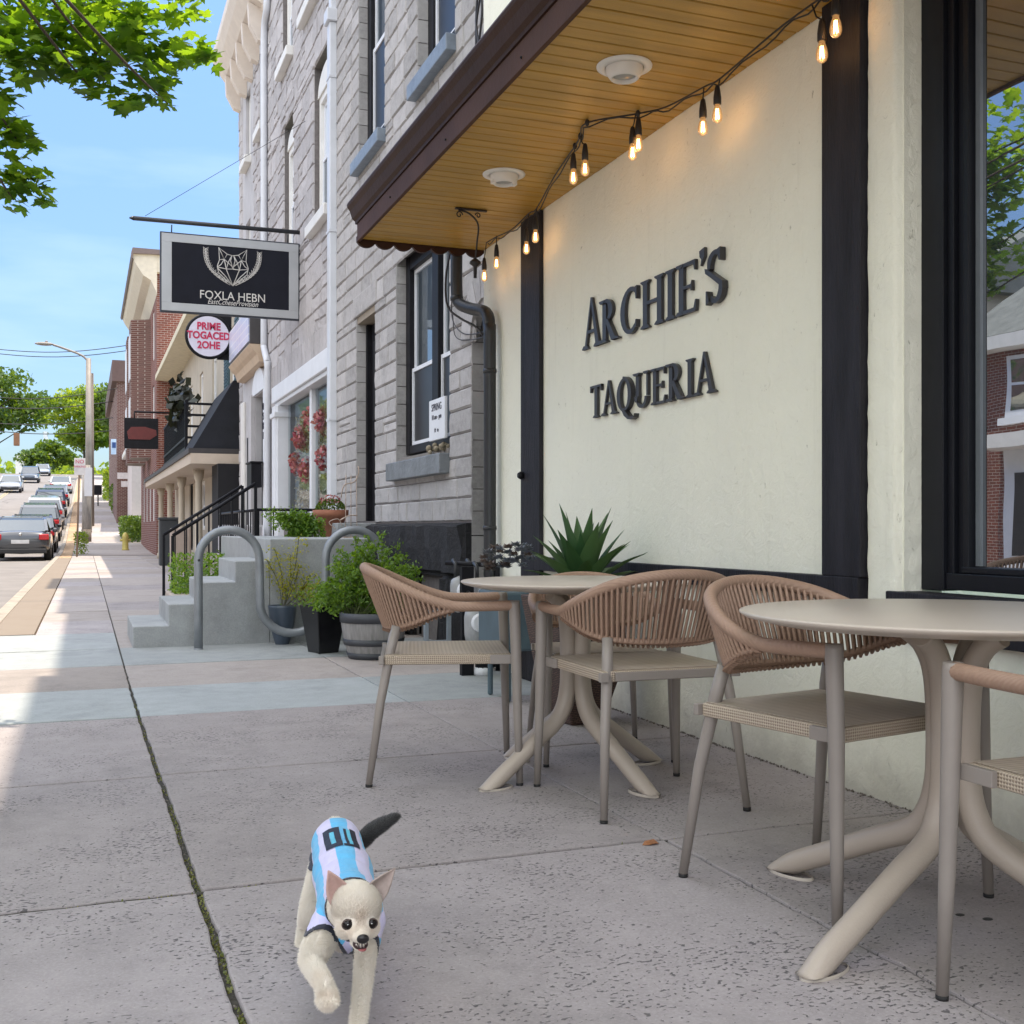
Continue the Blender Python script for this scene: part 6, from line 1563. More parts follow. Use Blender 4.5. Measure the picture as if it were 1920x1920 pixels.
mb = MB(); q2 = at(925, 1165, 7.1); mb.box(q2.x - .04, q2.x + .05, q2.y - .03, q2.y + .03, q2.z - .12, q2.z + .10); mb.build('valve_box', m_met, gb, bevel=.01)
mb = MB(); mb.box(q2.x - .01, q2.x + .02, q2.y - .036, q2.y - .031, q2.z - .06, q2.z + .02); mb.build('tag', m_white, gb)
# small grey metal frame by the barrel
mb = MB(); fx = at(800, 1235, 8.0); 
for dx in (0, .17): mb.box(fx.x + dx - .016, fx.x + dx + .016, fx.y, fx.y + .03, 0, .36)
mb.box(fx.x - .016, fx.x + .19, fx.y - .002, fx.y + .028, .33, .36); mb.box(fx.x - .012, fx.x + .186, fx.y + .003, fx.y + .025, .12, .145)
tag(mb.build('metal_stand', M('stand_bluegrey', (.22, .26, .30), .5), bevel=.003), 'small blue-grey metal stand on the pavement right of the barrel planter', 'stand')
# ------------------------------------------------------------ poles, wires, small street things
m_conp = M('pole_grey', (.30, .28, .26), .8, .2, 6, .004, 40, dirt=.4, stretch=(3, 3, .5))
m_woodp = M('pole_wood', (.17, .14, .115), .9, .25, 5, .008, 30, stretch=(5, 5, .5), dirt=.5)
m_galp = M('lamp_metal', (.26, .235, .205), .6, .15, 3, metal=.1)
lx, ly = at(166, 990, 56).x, at(166, 990, 56).y; lz = g(ly)
lp_ = thing('street_lamp', 'tall grey street lamp with a long curved arm over the road', 'street lamp', (lx, ly, lz))
topz = at(167, 672, 56).z
mb = MB(); mb.tube([(lx, ly, lz - .1), (lx, ly, topz)], [.17, .12], 12); mb.build('pole', m_galp, lp_)
a = at(167, 680, 56); c_ = at(100, 650, 56); d = at(70, 647, 56)
mb = MB(); mb.tube(spline([a, a + Vector((-.35, 0, .35)), Vector((c_.x + .4, ly, c_.z - .12)), Vector((c_.x, ly, c_.z))], 5), .055, 8); mb.build('arm', m_galp, lp_)
mb = MB(); mb.ball((d.x + .35, ly, c_.z + .02), .45, 12, 8, 1, .35, .2); mb.build('lamp_head', m_galp, lp_)
mb = MB(); mb.ball((d.x + .45, ly, c_.z + .13), .07, 8, 6); mb.build('photocell', m_galp, lp_)
up_ = at(162, 990, 50); uz = g(up_.y)
upo = thing('utility_pole', 'short weathered utility pole stub with a dark base, at the kerb before the street lamp', 'pole', (up_.x, up_.y, uz))
mb = MB(); mb.tube([(up_.x, up_.y, uz - .1), (up_.x, up_.y, at(162, 872, 50).z)], [.20, .17], 12); mb.build('pole', m_conp, upo)
mb = MB(); mb.tube([(up_.x, up_.y, uz - .1), (up_.x, up_.y, uz + .55)], .215, 12); mb.build('base_band', m_woodp, upo)
q0, q1 = at(158, 876, 49.5), at(173, 930, 49.5)
mb = MB(); mb.box(q0.x, q1.x, up_.y - .28, up_.y - .25, q1.z, q0.z); tag(mb.build('street_notice', m_white), 'tall white notice board fixed to the weathered pole at the kerb', 'sign')
tall = at(171, 990, 60); mb = MB(); mb.tube([(tall.x, tall.y, g(tall.y)), (tall.x, tall.y, at(171, 700, 60).z)], [.16, .12], 10); tag(mb.build('utility_pole', m_woodp), 'tall brown wooden utility pole just behind the street lamp', 'pole')
# parking sign on a thin post
spz = on_z(143, 1044); 
pk = thing('parking_sign', 'white parking sign with red lettering on a thin brown post at the verge', 'sign', (spz[0], spz[1], 0))
q0, q1 = on_y(139, 859, spz[1]), on_y(160, 891, spz[1])
mb = MB(); mb.tube([(spz[0] + .02, spz[1], 0), (spz[0] + .10, spz[1], q0[2])], .03, 8); mb.build('post', M('rust_post', (.20, .14, .10), .8), pk)
mb = MB(); mb.box(q0[0], q1[0], spz[1] - .05, spz[1] - .035, q1[2], q0[2]); mb.build('plate', M('plate_white', (.62, .60, .60), .5), pk, bevel=.01)
cxk = (q0[0] + q1[0]) / 2
text_obj('lettering', 'NO', .17, m_red, pk, (cxk, spz[1] - .055, q0[2] - .12), (R(90), 0, 0), .002); text_obj('lettering', 'PARKING', .09, m_red, pk, (cxk, spz[1] - .055, q0[2] - .28), (R(90), 0, 0), .002)
# overhead wires
for k, (y0_, pa_, pb_) in enumerate(((60, (-40, 651), (255, 645)), (60, (-40, 659), (255, 655)), (62, (-40, 742), (220, 728)), (70, (-60, 759), (215, 752)), (70, (-60, 790), (235, 780)), (75, (-60, 802), (225, 806)))):
    A0, B0 = at(pa_[0], pa_[1], y0_), at(pb_[0], pb_[1], y0_)
    mb = MB(); mb.tube([A0.lerp(B0, t) - Vector((0, 0, .35 * math.sin(PI * t))) for t in [i / 12 for i in range(13)]], .022 if k < 3 else .03, 5)
    tag(mb.build('overhead_wire', m_cable), 'thin dark overhead wire across the sky, %s from the top' % ('first', 'second', 'third', 'fourth', 'fifth', 'sixth')[k], 'wire', 'overhead wires across the street')
# distant traffic signal, hydrant, bins
tl_ = at(31, 820, 120); mb = MB(); mb.box(tl_.x - .3, tl_.x + .3, tl_.y, tl_.y + .3, tl_.z - .9, tl_.z + .5); tag(mb.build('traffic_signal', M('signal_rust', (.25, .12, .06), .6), bevel=.08), 'small brown traffic signal head hanging in front of the far left tree', 'traffic signal')
hy = at(235, 983, 44); hz_ = g(hy.y)
hd = thing('fire_hydrant', 'small yellow fire hydrant on the pavement by the clipped hedge', 'hydrant', (hy.x, hy.y, hz_))
mb = MB(); mb.lathe([(.15, 0), (.12, .05), (.11, .45), (.13, .5), (.10, .62), (.03, .70)], (hy.x, hy.y, hz_), 14); mb.build('body', M('hydrant_yellow', (.50, .42, .12), .5), hd)
mb = MB(); mb.tube([(hy.x - .2, hy.y, hz_ + .4), (hy.x + .2, hy.y, hz_ + .4)], .05, 8); mb.build('nozzle', M('hydrant_yellow', (.50, .42, .12)), hd)
hb_ = on_z(250, 1018); mb = MB(); mb.box(1.75, 2.2, 29.5, 30.0, 0, 1.15); mb.box(1.72, 2.23, 29.47, 30.03, 1.15, 1.22); tag(mb.build('litter_bin', M('bin_dark', (.04, .045, .05), .6), bevel=.02), 'dark square litter bin standing on the far pavement by the hedge', 'bin')
mb = MB(); mb.box(1.85, 2.3, 27.0, 27.5, 0, .95); tag(mb.build('planter_box', M('tan_box', (.40, .33, .28), .7), bevel=.04), 'plain tan box planter beside the dark bin on the far pavement', 'planter')
mp2 = at(181, 920, 78); mb = MB(); mb.box(mp2.x - .15, mp2.x + .35, mp2.y, mp2.y + .4, mp2.z - .3, mp2.z + .4); mb.tube([(mp2.x + .1, mp2.y + .2, g(mp2.y)), (mp2.x + .1, mp2.y + .2, mp2.z - .3)], .05, 6); tag(mb.build('post_box', m_black, bevel=.05), 'small black box on a post far up the pavement', 'post box')
for k, (px, py, wd, hgt, D, mt, lb) in enumerate(((85, 822, 7, 24, 230, m_white, 'tall narrow white structure glimpsed beyond the crest between the trees'), (37, 862, 16, 13, 210, m_whitew, 'small white building beyond the crest under the left tree'), (56, 862, 7, 12, 210, m_white, 'tiny white shed beyond the crest under the left tree'))):
    p0_, p1_ = at(px - wd/2, py - hgt/2, D), at(px + wd/2, py + hgt/2, D); mb = MB(); mb.box(p0_.x, p1_.x, p0_.y, p0_.y + 6, p1_.z - 3, p0_.z)
    mb.prism([(p0_.x - .2, p0_.z), (p1_.x + .2, p0_.z), ((p0_.x + p1_.x) / 2, p0_.z + (p1_.x - p0_.x) * .3)], (0, p0_.y + 6, 0), (1, 0, 0), (0, 0, 1), 6)
    tag(mb.build('far_building', mt), lb, 'building')
# ------------------------------------------------------------ cars
def car_paint(n, c): return M(n, c, .28, .03, 2, metal=.35, coat=1.0)
m_cg = M_glass('car_glass', (.02, .03, .035), .14, .03); m_tyre = M('tyre', (.015, .015, .016), .85); m_rim = M('rim', (.35, .35, .36), .35, metal=.7); m_tail = M('tail_red', (.45, .015, .02), .25); m_plate = M('plate', (.6, .6, .6), .5); m_hl = M('headlight', (.7, .72, .75), .15); m_dark = M('car_dark', (.02, .02, .022), .6); m_chr = M('chrome', (.6, .6, .6), .2, metal=.9)
def loft(mb, secs):
    n = len(secs[0]); b = []
    for s_ in secs: b += s_
    mb.add(b, [(i*n+j, i*n+(j+1) % n, (i+1)*n+(j+1) % n, (i+1)*n+j) for i in range(len(secs)-1) for j in range(n)] + [tuple(range(n))[::-1], tuple((len(secs)-1)*n + j for j in range(n))])
def make_car(label, paint, loc, away=True, kind='sedan', group='cars parked along the kerb'):
    """local space: rear at -y"""
    t = thing('parked_car' if 'parked' in label else 'car', label, 'car', loc, 0 if away else PI, group)
    L2 = 2.3 if kind == 'sedan' else 2.25; H = 1.45 if kind == 'sedan' else 1.70
    def sec(y, w, zl, zs, zt, wt):   # half width, sill, shoulder, top
        return [(-w * .92, y, zl), (w * .92, y, zl), (w, y, zl + .18), (w, y, zs * .75), (w * .97, y, zs), (wt, y, zt), (0, y, zt + .03), (-wt, y, zt), (-w * .97, y, zs), (-w, y, zs * .75), (-w, y, zl + .18)]
    deck = .98 if kind == 'sedan' else 1.05
    mb = MB(); mb.smooth = True
    if kind == 'sedan': S = [(-L2, .76, .42, .74, .82, .68), (-L2 + .06, .86, .28, .84, .97, .74), (-L2 + .5, .90, .22, .90, 1.0, .78), (-1.1, .91, .20, .90, .99, .80), (0, .91, .20, .90, .97, .80), (.9, .91, .20, .88, .95, .80), (1.5, .90, .20, .80, .90, .76), (2.1, .86, .24, .68, .78, .66), (L2, .72, .38, .58, .64, .55)]
    else: S = [(-L2, .80, .42, .85, 1.0, .72), (-L2 + .06, .90, .30, .92, 1.08, .80), (-1.5, .93, .26, .98, 1.06, .82), (0, .93, .26, .98, 1.05, .82), (.9, .93, .26, .95, 1.02, .82), (1.5, .92, .26, .88, 1.0, .78), (2.05, .88, .30, .78, .90, .7), (L2, .76, .42, .66, .74, .6)]
    loft(mb, [sec(*s_) for s_ in S]); body = mb.build('body', paint, t, bevel=0); ss = body.modifiers.new('s', 'SUBSURF'); ss.levels = 1; ss.render_levels = 1
    # greenhouse: glass block with painted roof and pillars
    if kind == 'sedan': G_ = [(-1.95, .70, .98, .985), (-1.15, .70, .98, H - .10), (-.9, .66, .98, H - .03), (.1, .64, .96, H), (.45, .64, .96, H - .06), (1.25, .70, .93, .94)]
    else: G_ = [(-2.18, .74, 1.04, 1.10), (-1.95, .70, 1.04, H - .14), (-1.8, .68, 1.04, H - .03), (0, .67, 1.04, H), (.45, .66, 1.03, H - .07), (1.2, .72, 1.0, 1.02)]
    mb = MB(); loft(mb, [[(-w * 1.14, y, z0), (w * 1.14, y, z0), (w, y, z1), (-w, y, z1)] for y, w, z0, z1 in G_]); mb.build('glass', m_cg, t, bevel=.02)
    mb = MB(); r_ = G_[2:5] if kind == 'sedan' else G_[1:5]; loft(mb, [[(-w * 1.01, y, z1 - .06), (w * 1.01, y, z1 - .06), (w * .96, y, z1 + .02), (-w * .96, y, z1 + .02)] for y, w, z0, z1 in r_]); roof = mb.build('roof', paint, t, bevel=.02)
    mb = MB()
    for s_ in (-1, 1):
        for (i, j) in ((0, 1), (1, 2), (4, 5), (3, 4)):
            a_, b_ = G_[i], G_[j]; mb.bar((s_ * a_[1] * (1.02 if a_[3] - a_[2] > .2 else 1.12), a_[0], a_[3]), (s_ * b_[1] * (1.02 if b_[3] - b_[2] > .2 else 1.12), b_[0], b_[3]), .09, .06)
        mb.bar((s_ * .76, -.25, .98), (s_ * .66, -.25, H - .05), .07)
    mb.build('pillars', paint, t)
    for s_ in (-1, 1):
        for yy in (-1.38, 1.42):
            mb = MB(); zc = .33 if kind == 'sedan' else .36; rr = zc
            prof = [(rr * .6, -.10), (rr * .93, -.11), (rr, -.07), (rr, .07), (rr * .93, .11), (rr * .6, .10)]
            vs = []; n = 22
            for r_q, xx in prof:
                for k in range(n): a_ = 2*PI*k/n; vs.append((s_ * .80 + xx * s_, yy + r_q * math.cos(a_), zc + r_q * math.sin(a_)))
            mb.smooth = True; mb.add(vs, [(i*n+k, i*n+(k+1) % n, (i+1)*n+(k+1) % n, (i+1)*n+k) for i in range(5) for k in range(n)]); wh = mb.build('wheel', m_tyre, t)
            mb = MB(); mb.prism([(rr * .66 * math.cos(2*PI*k/16), rr * .66 * math.sin(2*PI*k/16)) for k in range(16)], (s_ * .80 + .095 * s_ - .02, yy, zc), (0, 1, 0), (0, 0, 1), .03); mb.build('rim', m_rim, wh)
        # tail lamps
        zt = .80 if kind == 'sedan' else .95
        mb = MB(); mb.box(min(s_ * .56, s_ * .86), max(s_ * .56, s_ * .86), -L2 - .012, -L2 + .22, zt - .10, zt + .09); mb.build('tail_lamp', m_tail, t, bevel=.03)
        mb = MB(); mb.box(min(s_ * .50, s_ * .82), max(s_ * .50, s_ * .82), L2 - .16, L2 - .01, .56, .70); mb.build('headlight', m_hl, t, bevel=.03)
        mb = MB(); mb.box(min(s_ * .90, s_ * 1.06), max(s_ * .90, s_ * 1.06), .72, .86, .92, 1.05); mb.build('mirror', paint, t, bevel=.03)
    mb = MB(); mb.box(-.27, .27, -L2 - .015, -L2 + .05, .58, .70); mb.build('number_plate', m_plate, t, bevel=.005)
    mb = MB(); mb.box(-.80, .80, -L2 - .03, -L2 + .2, .26, .42); mb.build('bumper', m_dark, t, bevel=.03)
    mb = MB(); mb.box(-.70, .70, L2 - .12, L2 - .02, .30, .52); mb.build('grille', m_dark, t, bevel=.03)
    mb = MB(); mb.ball((0, -L2 - .0, .88), .05, 10, 6, 1, .3, 1); mb.build('emblem', m_chr, t)
    return t
PG = 'cars parked along the kerb'; RZ = -.13
def slope_at(c_, y):
    c_.rotation_euler = (math.atan((g(y + 1) - g(y - 1)) / 2), 0, c_.rotation_euler.z) if abs(c_.rotation_euler.z) < 1 else (-math.atan((g(y + 1) - g(y - 1)) / 2), 0, c_.rotation_euler.z)
def road_pos(px, D): p = at(px, 990, D); return (p.x, p.y, g(p.y) + RZ)
specs = [('dark grey parked saloon car nearest on the road, red tail lamps and white plate', car_paint('paint_grey', (.06, .065, .075)), 46, 38.5, 'sedan', True),
 ('black parked car directly in front of the dark grey saloon, mostly hidden behind it', car_paint('paint_black', (.015, .016, .018)), 76, 45.5, 'sedan', True),
 ('steel grey parked hatchback, third car from the viewer along the kerb', car_paint('paint_steel', (.14, .15, .17)), 97, 53, 'suv', True),
 ('silver parked hatchback with raised rear glass, fourth along the kerb', car_paint('paint_silver', (.35, .36, .38)), 110, 60, 'suv', True),
 ('dark blue parked car, fifth along the kerb', car_paint('paint_blue', (.03, .05, .10)), 124, 69, 'suv', True),
 ('dusty blue-grey parked car, sixth along the kerb', car_paint('paint_bluegrey', (.12, .15, .20)), 131, 80, 'sedan', True),
 ('small white parked car, farthest up the kerb near the crest', car_paint('paint_white', (.6, .6, .6)), 137, 98, 'sedan', True)]
for lab, pt, px, D, kd, aw in specs:
    p = road_pos(px, D); p = (min(p[0], -1.98), p[1], p[2]); c_ = build_local(lambda: make_car(lab, pt, p, aw, kd, PG)); slope_at(c_, p[1])
for lab, pt, px, D, kd in (('silver car driving down the far lane, lower of the two oncoming', car_paint('paint_silver', (.35, .36, .38)), 21, 97, 'sedan'), ('dark blue-grey car driving down the far lane near the crest', car_paint('paint_slate', (.06, .08, .11)), 57, 118, 'suv'), ('pale car just coming over the road crest, the farthest oncoming', car_paint('paint_pale', (.3, .34, .4)), 80, 140, 'sedan')):
    p = road_pos(px, D); c_ = build_local(lambda: make_car(lab, pt, p, False, kd, 'oncoming cars on the hill')); slope_at(c_, p[1])
# ------------------------------------------------------------ the dog: one remeshed body, shirt laid over it
def at3(px, py, D): return at(px, py, D)
fwd = Vector((ST, CT, 0)); rgt = Vector((CT, -ST, 0)); upv = Vector((0, 0, 1))
def ellip(mb, c, ax, r):   # ax: 3 orthonormal vectors, r: 3 radii
    rot = Matrix((ax[0], ax[1], ax[2])).transposed(); mb.ball(c, 1, 20, 14, r[0], r[1], r[2], rot)
def limb(mb, pts, rs, sub=3):
    pts = [Vector(p) for p in pts]
    P_ = spline(pts, sub * 4); n = len(P_)
    for i, p in enumerate(P_):
        q = i / (n - 1) * (len(rs) - 1); k = min(int(q), len(rs) - 2); f = q - k; mb.ball(p, rs[k] + (rs[k + 1] - rs[k]) * f, 12, 8)
# frame: b = towards the viewer (head), s = dog's own left = picture right
hips = at3(632, 1640, 2.62); hips.z = .205
shd = at3(655, 1745, 2.26); shd.z = .185
ba = (shd - hips); ba.z = 0; b = ba.normalized(); sl_ = Vector((-b.y, b.x, 0)) ; 
if sl_.dot(rgt) < 0: sl_ = -sl_
dg = MB()
limb(dg, [hips - b * .035, hips, hips.lerp(shd, .5) - upv * .002, shd], [.040, .052, .056, .057, .058], 5)
ellip(dg, hips + b * .0, (sl_, b, upv), (.054, .080, .058))
ellip(dg, hips.lerp(shd, .5) + Vector((0, 0, .0)), (sl_, b, upv), (.060, .13, .062))
ellip(dg, shd + Vector((0, 0, -.010)), (sl_, b, upv), (.062, .085, .073))
# head centre from the picture
hd_ = at3(668, 1712, 2.06)
limb(dg, [shd + b * .03 + upv * .02, shd.lerp(hd_, .55) + upv * .005, hd_ - b * .02], [.052, .042, .040])
hf = (b * .95 + rgt * .10 - upv * .10).normalized(); hs_ = (rgt - hf * rgt.dot(hf)).normalized(); hu = hs_.cross(hf)
if hu.z < 0: hu = -hu
tiltm = Matrix.Rotation(R(-6), 3, hf); hs_ = tiltm @ hs_; hu = tiltm @ hu
HS = .93
def H(x, y, z): return hd_ + (hs_ * x + hf * y + hu * z) * HS
ellip(dg, H(0, -.004, .014), (hs_, hf, hu), (0.0465, 0.0465, 0.0428))
ellip(dg, H(0, .012, -.010), (hs_, hf, hu), (0.0400, 0.0372, 0.0279))
for s in (-1, 1): ellip(dg, H(s * .024, .022, -.020), (hs_, hf, hu), (0.0177, 0.0205, 0.0177))
ellip(dg, H(0, .046, -.021), (hs_, hf, hu), (0.0200, 0.0251, 0.0144))
ellip(dg, H(0, .066, -.020), (hs_, hf, hu), (0.0121, 0.0130, 0.0098))
ellip(dg, H(0, .044, -.043), (hs_, hf, hu), (0.0140, 0.0242, 0.0074))
# legs. near right leg (viewer's left) lifted and bent, near left leg straight to the ground
fl0 = shd + sl_ * .035 - upv * .02 + b * .03
foot2 = on_z(668, 1955, .012); foot2 = Vector(foot2)
limb(dg, [fl0, fl0.lerp(foot2, .5) + b * .012, foot2 + upv * .012], [.030, .0180, .0140, .0135]); 
ellip(dg, foot2 + b * .012, (sl_, b, upv), (.0175, .025, .013))
fr0 = shd - sl_ * .04 - upv * .02 + b * .03
el = at3(584, 1806, 2.13); wr = at3(605, 1842, 2.05); pw = at3(613, 1864, 2.03)
limb(dg, [fr0, fr0.lerp(el, .75) - rgt * .004, el, wr, pw], [.033, .026, .0185, .0150, .0145]); ellip(dg, pw + b * .008 - upv * .003, (sl_, (b - upv * .5).normalized(), (upv + b * .5).normalized()), (.0185, .026, .0135))
for k, q in enumerate((-.011, -.0035, .004, .0115)): dg.ball(pw + sl_ * q + b * .028 - upv * .004, .0065, 10, 8)
for k, q in enumerate((-.010, -.003, .004, .011)): dg.ball(foot2 + sl_ * q + b * .032 - upv * .002, .0060, 10, 8)
# hind legs
hl0 = hips - sl_ * .026 - upv * .03
kn = at3(586, 1700, 2.52); hk = at3(574, 1735, 2.62); hp = at3(569, 1765, 2.56)
limb(dg, [hl0, kn, hk, hp], [.034, .027, .017, .015]); ellip(dg, hp + b * .01 - upv * .004, (sl_, b, upv), (.017, .026, .015))
hr0 = hips + sl_ * .026 - upv * .03; f4 = Vector((hips + sl_ * .036 + b * .02)); f4.z = .012
limb(dg, [hr0, hr0 + b * .045 - upv * .06, hr0 - b * .03 - upv * .11, f4], [.034, .027, .018, .015]); ellip(dg, f4 + b * .012, (sl_, b, upv), (.017, .026, .013))
# tail
tl0 = hips - b * .065 + upv * .03
limb(dg, [tl0, at3(668, 1580, 2.70), at3(700, 1556, 2.70), at3(742, 1531, 2.68)], [.020, .0165, .0185, .017, .008])
body_raw = dg.build('body', [], None)
def voxel(o, size, smooth, fac=.5):
    m_ = o.modifiers.new('r', 'REMESH'); m_.mode = 'VOXEL'; m_.voxel_size = size; m_.use_smooth_shade = True
    m2 = o.modifiers.new('s', 'SMOOTH'); m2.factor = fac; m2.iterations = smooth
    bpy.context.view_layer.update()
    me = bpy.data.meshes.new_from_object(o.evaluated_get(bpy.context.evaluated_depsgraph_get()))
    bpy.data.objects.remove(o); return me
bme = voxel(body_raw, .0026, 14)
# ears: real folded cones
def ear(s):
    mb = MB(); base = H(s * .036, -.006, .036); out = (hs_ * s * (.62 if s > 0 else .42) + hu * .80 - hf * .10).normalized(); side = (hu * -.55 + hs_ * s * .8); side = (side - out * side.dot(out)).normalized(); nrm = hf
    L_ = .050 if s < 0 else .057; vs = []; n = 8; mseg = 8; mb.smooth = True
    for i in range(mseg + 1):
        q = i / mseg; w = .0195 * (1 - q ** 1.6) + .0006
        if i: w *= 1.0 + .25 * math.sin(PI * q)
        for j in range(n + 1):
            a = -1 + 2 * j / n; cup = (1 - a * a) * w * .55
            vs.append(base - out * .012 + out * (L_ + .012) * q + side * a * w - nrm * cup)
    fs = [(i*(n+1)+j, i*(n+1)+j+1, (i+1)*(n+1)+j+1, (i+1)*(n+1)+j) for i in range(mseg) for j in range(n)]
    mb.add(vs, fs); return mb
# fur material: creamy with warm and grey patches that belong to the coat
m, N, L, P = new_mat('dog_fur')
at_ = N.new('ShaderNodeAttribute'); at_.attribute_name = 'coat'
v = coords(N, L); f1 = nz(N, L, v, 55, 5, .7); f2 = nz(N, L, coords(N, L, (1, 1, .25)), 420, 3, .6)
base_ = mixc(N, L, f1, (.76, .68, .56, 1), (.86, .82, .74, 1)); base_ = mixc(N, L, mth(N, L, 'MULTIPLY', f2, .25), base_, (.45, .38, .30, 1)); out = mixc(N, L, at_.outputs['Fac'], base_, (.010, .010, .012, 1))
wa = N.new('ShaderNodeAttribute'); wa.attribute_name = 'warm'; out = mixc(N, L, wa.outputs['Fac'], out, (.50, .34, .22, 1))
L.new(out, P.inputs['Base Color']); P.inputs['Roughness'].default_value = .75; P.inputs['Sheen Weight'].default_value = .3
L.new(bump(N, L, f2, .6, .0015), P.inputs['Normal']); m_fur = m
dog = thing('dog', 'small cream chihuahua in a sky-blue and white striped football shirt trotting towards the viewer', 'dog', (shd.x, shd.y, 0))
bme.materials.clear(); bme.materials.append(m_fur)
coat = bme.attributes.new('coat', 'FLOAT', 'POINT'); warm = bme.attributes.new('warm', 'FLOAT', 'POINT')
def sstep(a, b_, x): t = max(0, min(1, (x - a) / (b_ - a))); return t * t * (3 - 2 * t)
tips_d = at3(742, 1531, 2.68); tline = spline([tl0, at3(668, 1580, 2.70), at3(700, 1556, 2.70), tips_d], 6)
cv, wv_ = [], []
for vtx in bme.vertices:
    p = vtx.co; dt = (p - tl0)
    tailq = sstep(.02, .075, max(0, (p - tl0).dot((tips_d - tl0).normalized()))) if (p - tl0).dot(-b) > -.02 and p.z > hips.z + .035 and (p - hips).dot(-b) > .07 else 0
    tq = min(((p - tl0.lerp(tips_d, t_)).length, t_) for t_ in [k_ / 12 for k_ in range(13)])
    tq = min(((p - q_).length, i_ / len(tline)) for i_, q_ in enumerate(tline))
    tailq = sstep(.12, .30, tq[1]) if tq[0] < .028 else 0
    q = p - hd_; x, y, z = q.dot(hs_), q.dot(hf), q.dot(hu)
    c_ = tailq * .96
    if q.length < .1:
        c_ = max(c_, .10 * sstep(.05, .07, y))
    w_ = 0
    if q.length < .1: w_ = .40 * math.exp(-((x / .012) ** 2 + ((z - .010) / .02) ** 2)) + .35 * math.exp(-(((abs(x) - .022) / .014) ** 2 + ((z + .012) / .012) ** 2))
    w_ += .35 * math.exp(-((p - wr).length / .018) ** 2) + .45 * math.exp(-((p - pw - b * .02).length / .016) ** 2) + .4 * math.exp(-((p - foot2).length / .02) ** 2)
    cv.append(min(1, c_)); wv_.append(min(.8, w_))
coat.data.foreach_set('value', cv); warm.data.foreach_set('value', wv_)
for pgn in bme.polygons: pgn.use_smooth = True
bo_ = bpy.data.objects.new('body', bme); col.objects.link(bo_); bo_.parent = dog; bo_.location = -dog.location
def dpart(mb, name, mat, **k):
    o = mb.build(name, mat, None, **k); o.parent = dog; o.location = -dog.location; return o
m_ear = M('ear_pink', (.50, .33, .29), .7, .2, 40)
for s in (-1, 1):
    e1 = ear(s); o = dpart(e1, 'ear', [m_ear if s < 0 else M('ear_grey', (.36, .29, .26), .7, .25, 40)]); so_ = o.modifiers.new('t', 'SOLIDIFY'); so_.thickness = .0025; so_.offset = 0
    back_ = o
m_eye = M('dog_eye', (.006, .004, .004), .12, .1, 5, spec=.35); m_nose = M('dog_nose', (.012, .010, .012), .3, .3, 90, .0004, 300)
bvh = BVHTree.FromPolygons([v_.co.copy() for v_ in bme.vertices], [tuple(p_.vertices) for p_ in bme.polygons])
for s in (-1, 1):
    hit = bvh.ray_cast(H(s * .0235, .12, -.004), -hf)[0] or H(s * .0235, .04, -.004)
    mb = MB(); mb.ball(hit - hf * .0042, .0100, 18, 12); eo = dpart(mb, 'eye', m_eye)
    mb = MB(); mb.tube([hit - hf * .0008 + hs_ * .0104 * math.cos(2*PI*i/20) + hu * .0092 * math.sin(2*PI*i/20) - hf * .002 * abs(math.cos(2*PI*i/20)) for i in range(20)], .0014, 6, closed=True); dpart(mb, 'eyelid', M('eyelid', (.10, .07, .06), .6))
    mb = MB(); mb.ball(hit + hf * .0058 + hu * .0035 - hs_ * .002, .0009, 8, 6); dpart(mb, 'eye_glint', M('glint', (.9, .9, .9), .1))
mb = MB(); hit = bvh.ray_cast(H(0, .14, -.017), -hf)[0] or H(0, .078, -.017)
ellip(mb, hit + hf * .000, (hs_, hf, hu), (.0112, .0070, .0085)); ellip(mb, hit + hf * .002 + hu * .003, (hs_, hf, hu), (.0098, .005, .005)); dpart(mb, 'nose', m_nose)
# open mouth with teeth and tongue
mb = MB(); mc = H(.001, .056, -.0375); ellip(mb, mc, (hs_, hf, hu), (.0140, .0150, .0085)); dpart(mb, 'mouth', M('mouth_dark', (.03, .010, .012), .4))
mb = MB(); ellip(mb, H(.003, .063, -.0425), (hs_, hf, hu), (.0085, .012, .0032)); dpart(mb, 'tongue', M('tongue', (.35, .11, .11), .35))
mb = MB()
for x in (-.0095, .0090): mb.lathe([(.0011, 0), (.0008, -.0025), (.0002, -.0042)], tuple(H(x, .066, -.0315)), 8)
dpart(mb, 'teeth', M('teeth', (.75, .70, .62), .3))
# whiskery lower lip
# ------------------------------------------------------------ shirt
m, N, L, P = new_mat('striped_shirt')
sa_ = N.new('ShaderNodeAttribute'); sa_.attribute_name = 'stripe'; tr_ = N.new('ShaderNodeAttribute'); tr_.attribute_name = 'trim'
st_ = mth(N, L, 'GREATER_THAN', mth(N, L, 'SINE', mth(N, L, 'MULTIPLY', sa_.outputs['Fac'], 1.0)), 0.0)
out = mixc(N, L, st_, (.60, .57, .80, 1), (.10, .46, .78, 1)); out = mixc(N, L, mth(N, L, 'GREATER_THAN', tr_.outputs['Fac'], .5), out, (.012, .014, .03, 1))
L.new(out, P.inputs['Base Color']); P.inputs['Roughness'].default_value = .65; P.inputs['Sheen Weight'].default_value = .2
v = coords(N, L); wr_ = nz(N, L, v, 22, 4, .6, 1.0); fb = nz(N, L, v, 900, 1); L.new(bump(N, L, fb, .3, .0004, bump(N, L, wr_, .7, .006)), P.inputs['Normal']); m_shirt = m
neck_c = shd.lerp(hd_, .36); ndir = (hd_ - shd).normalized()
tors = hips.lerp(shd, .5); axis = (shd - hips).normalized()
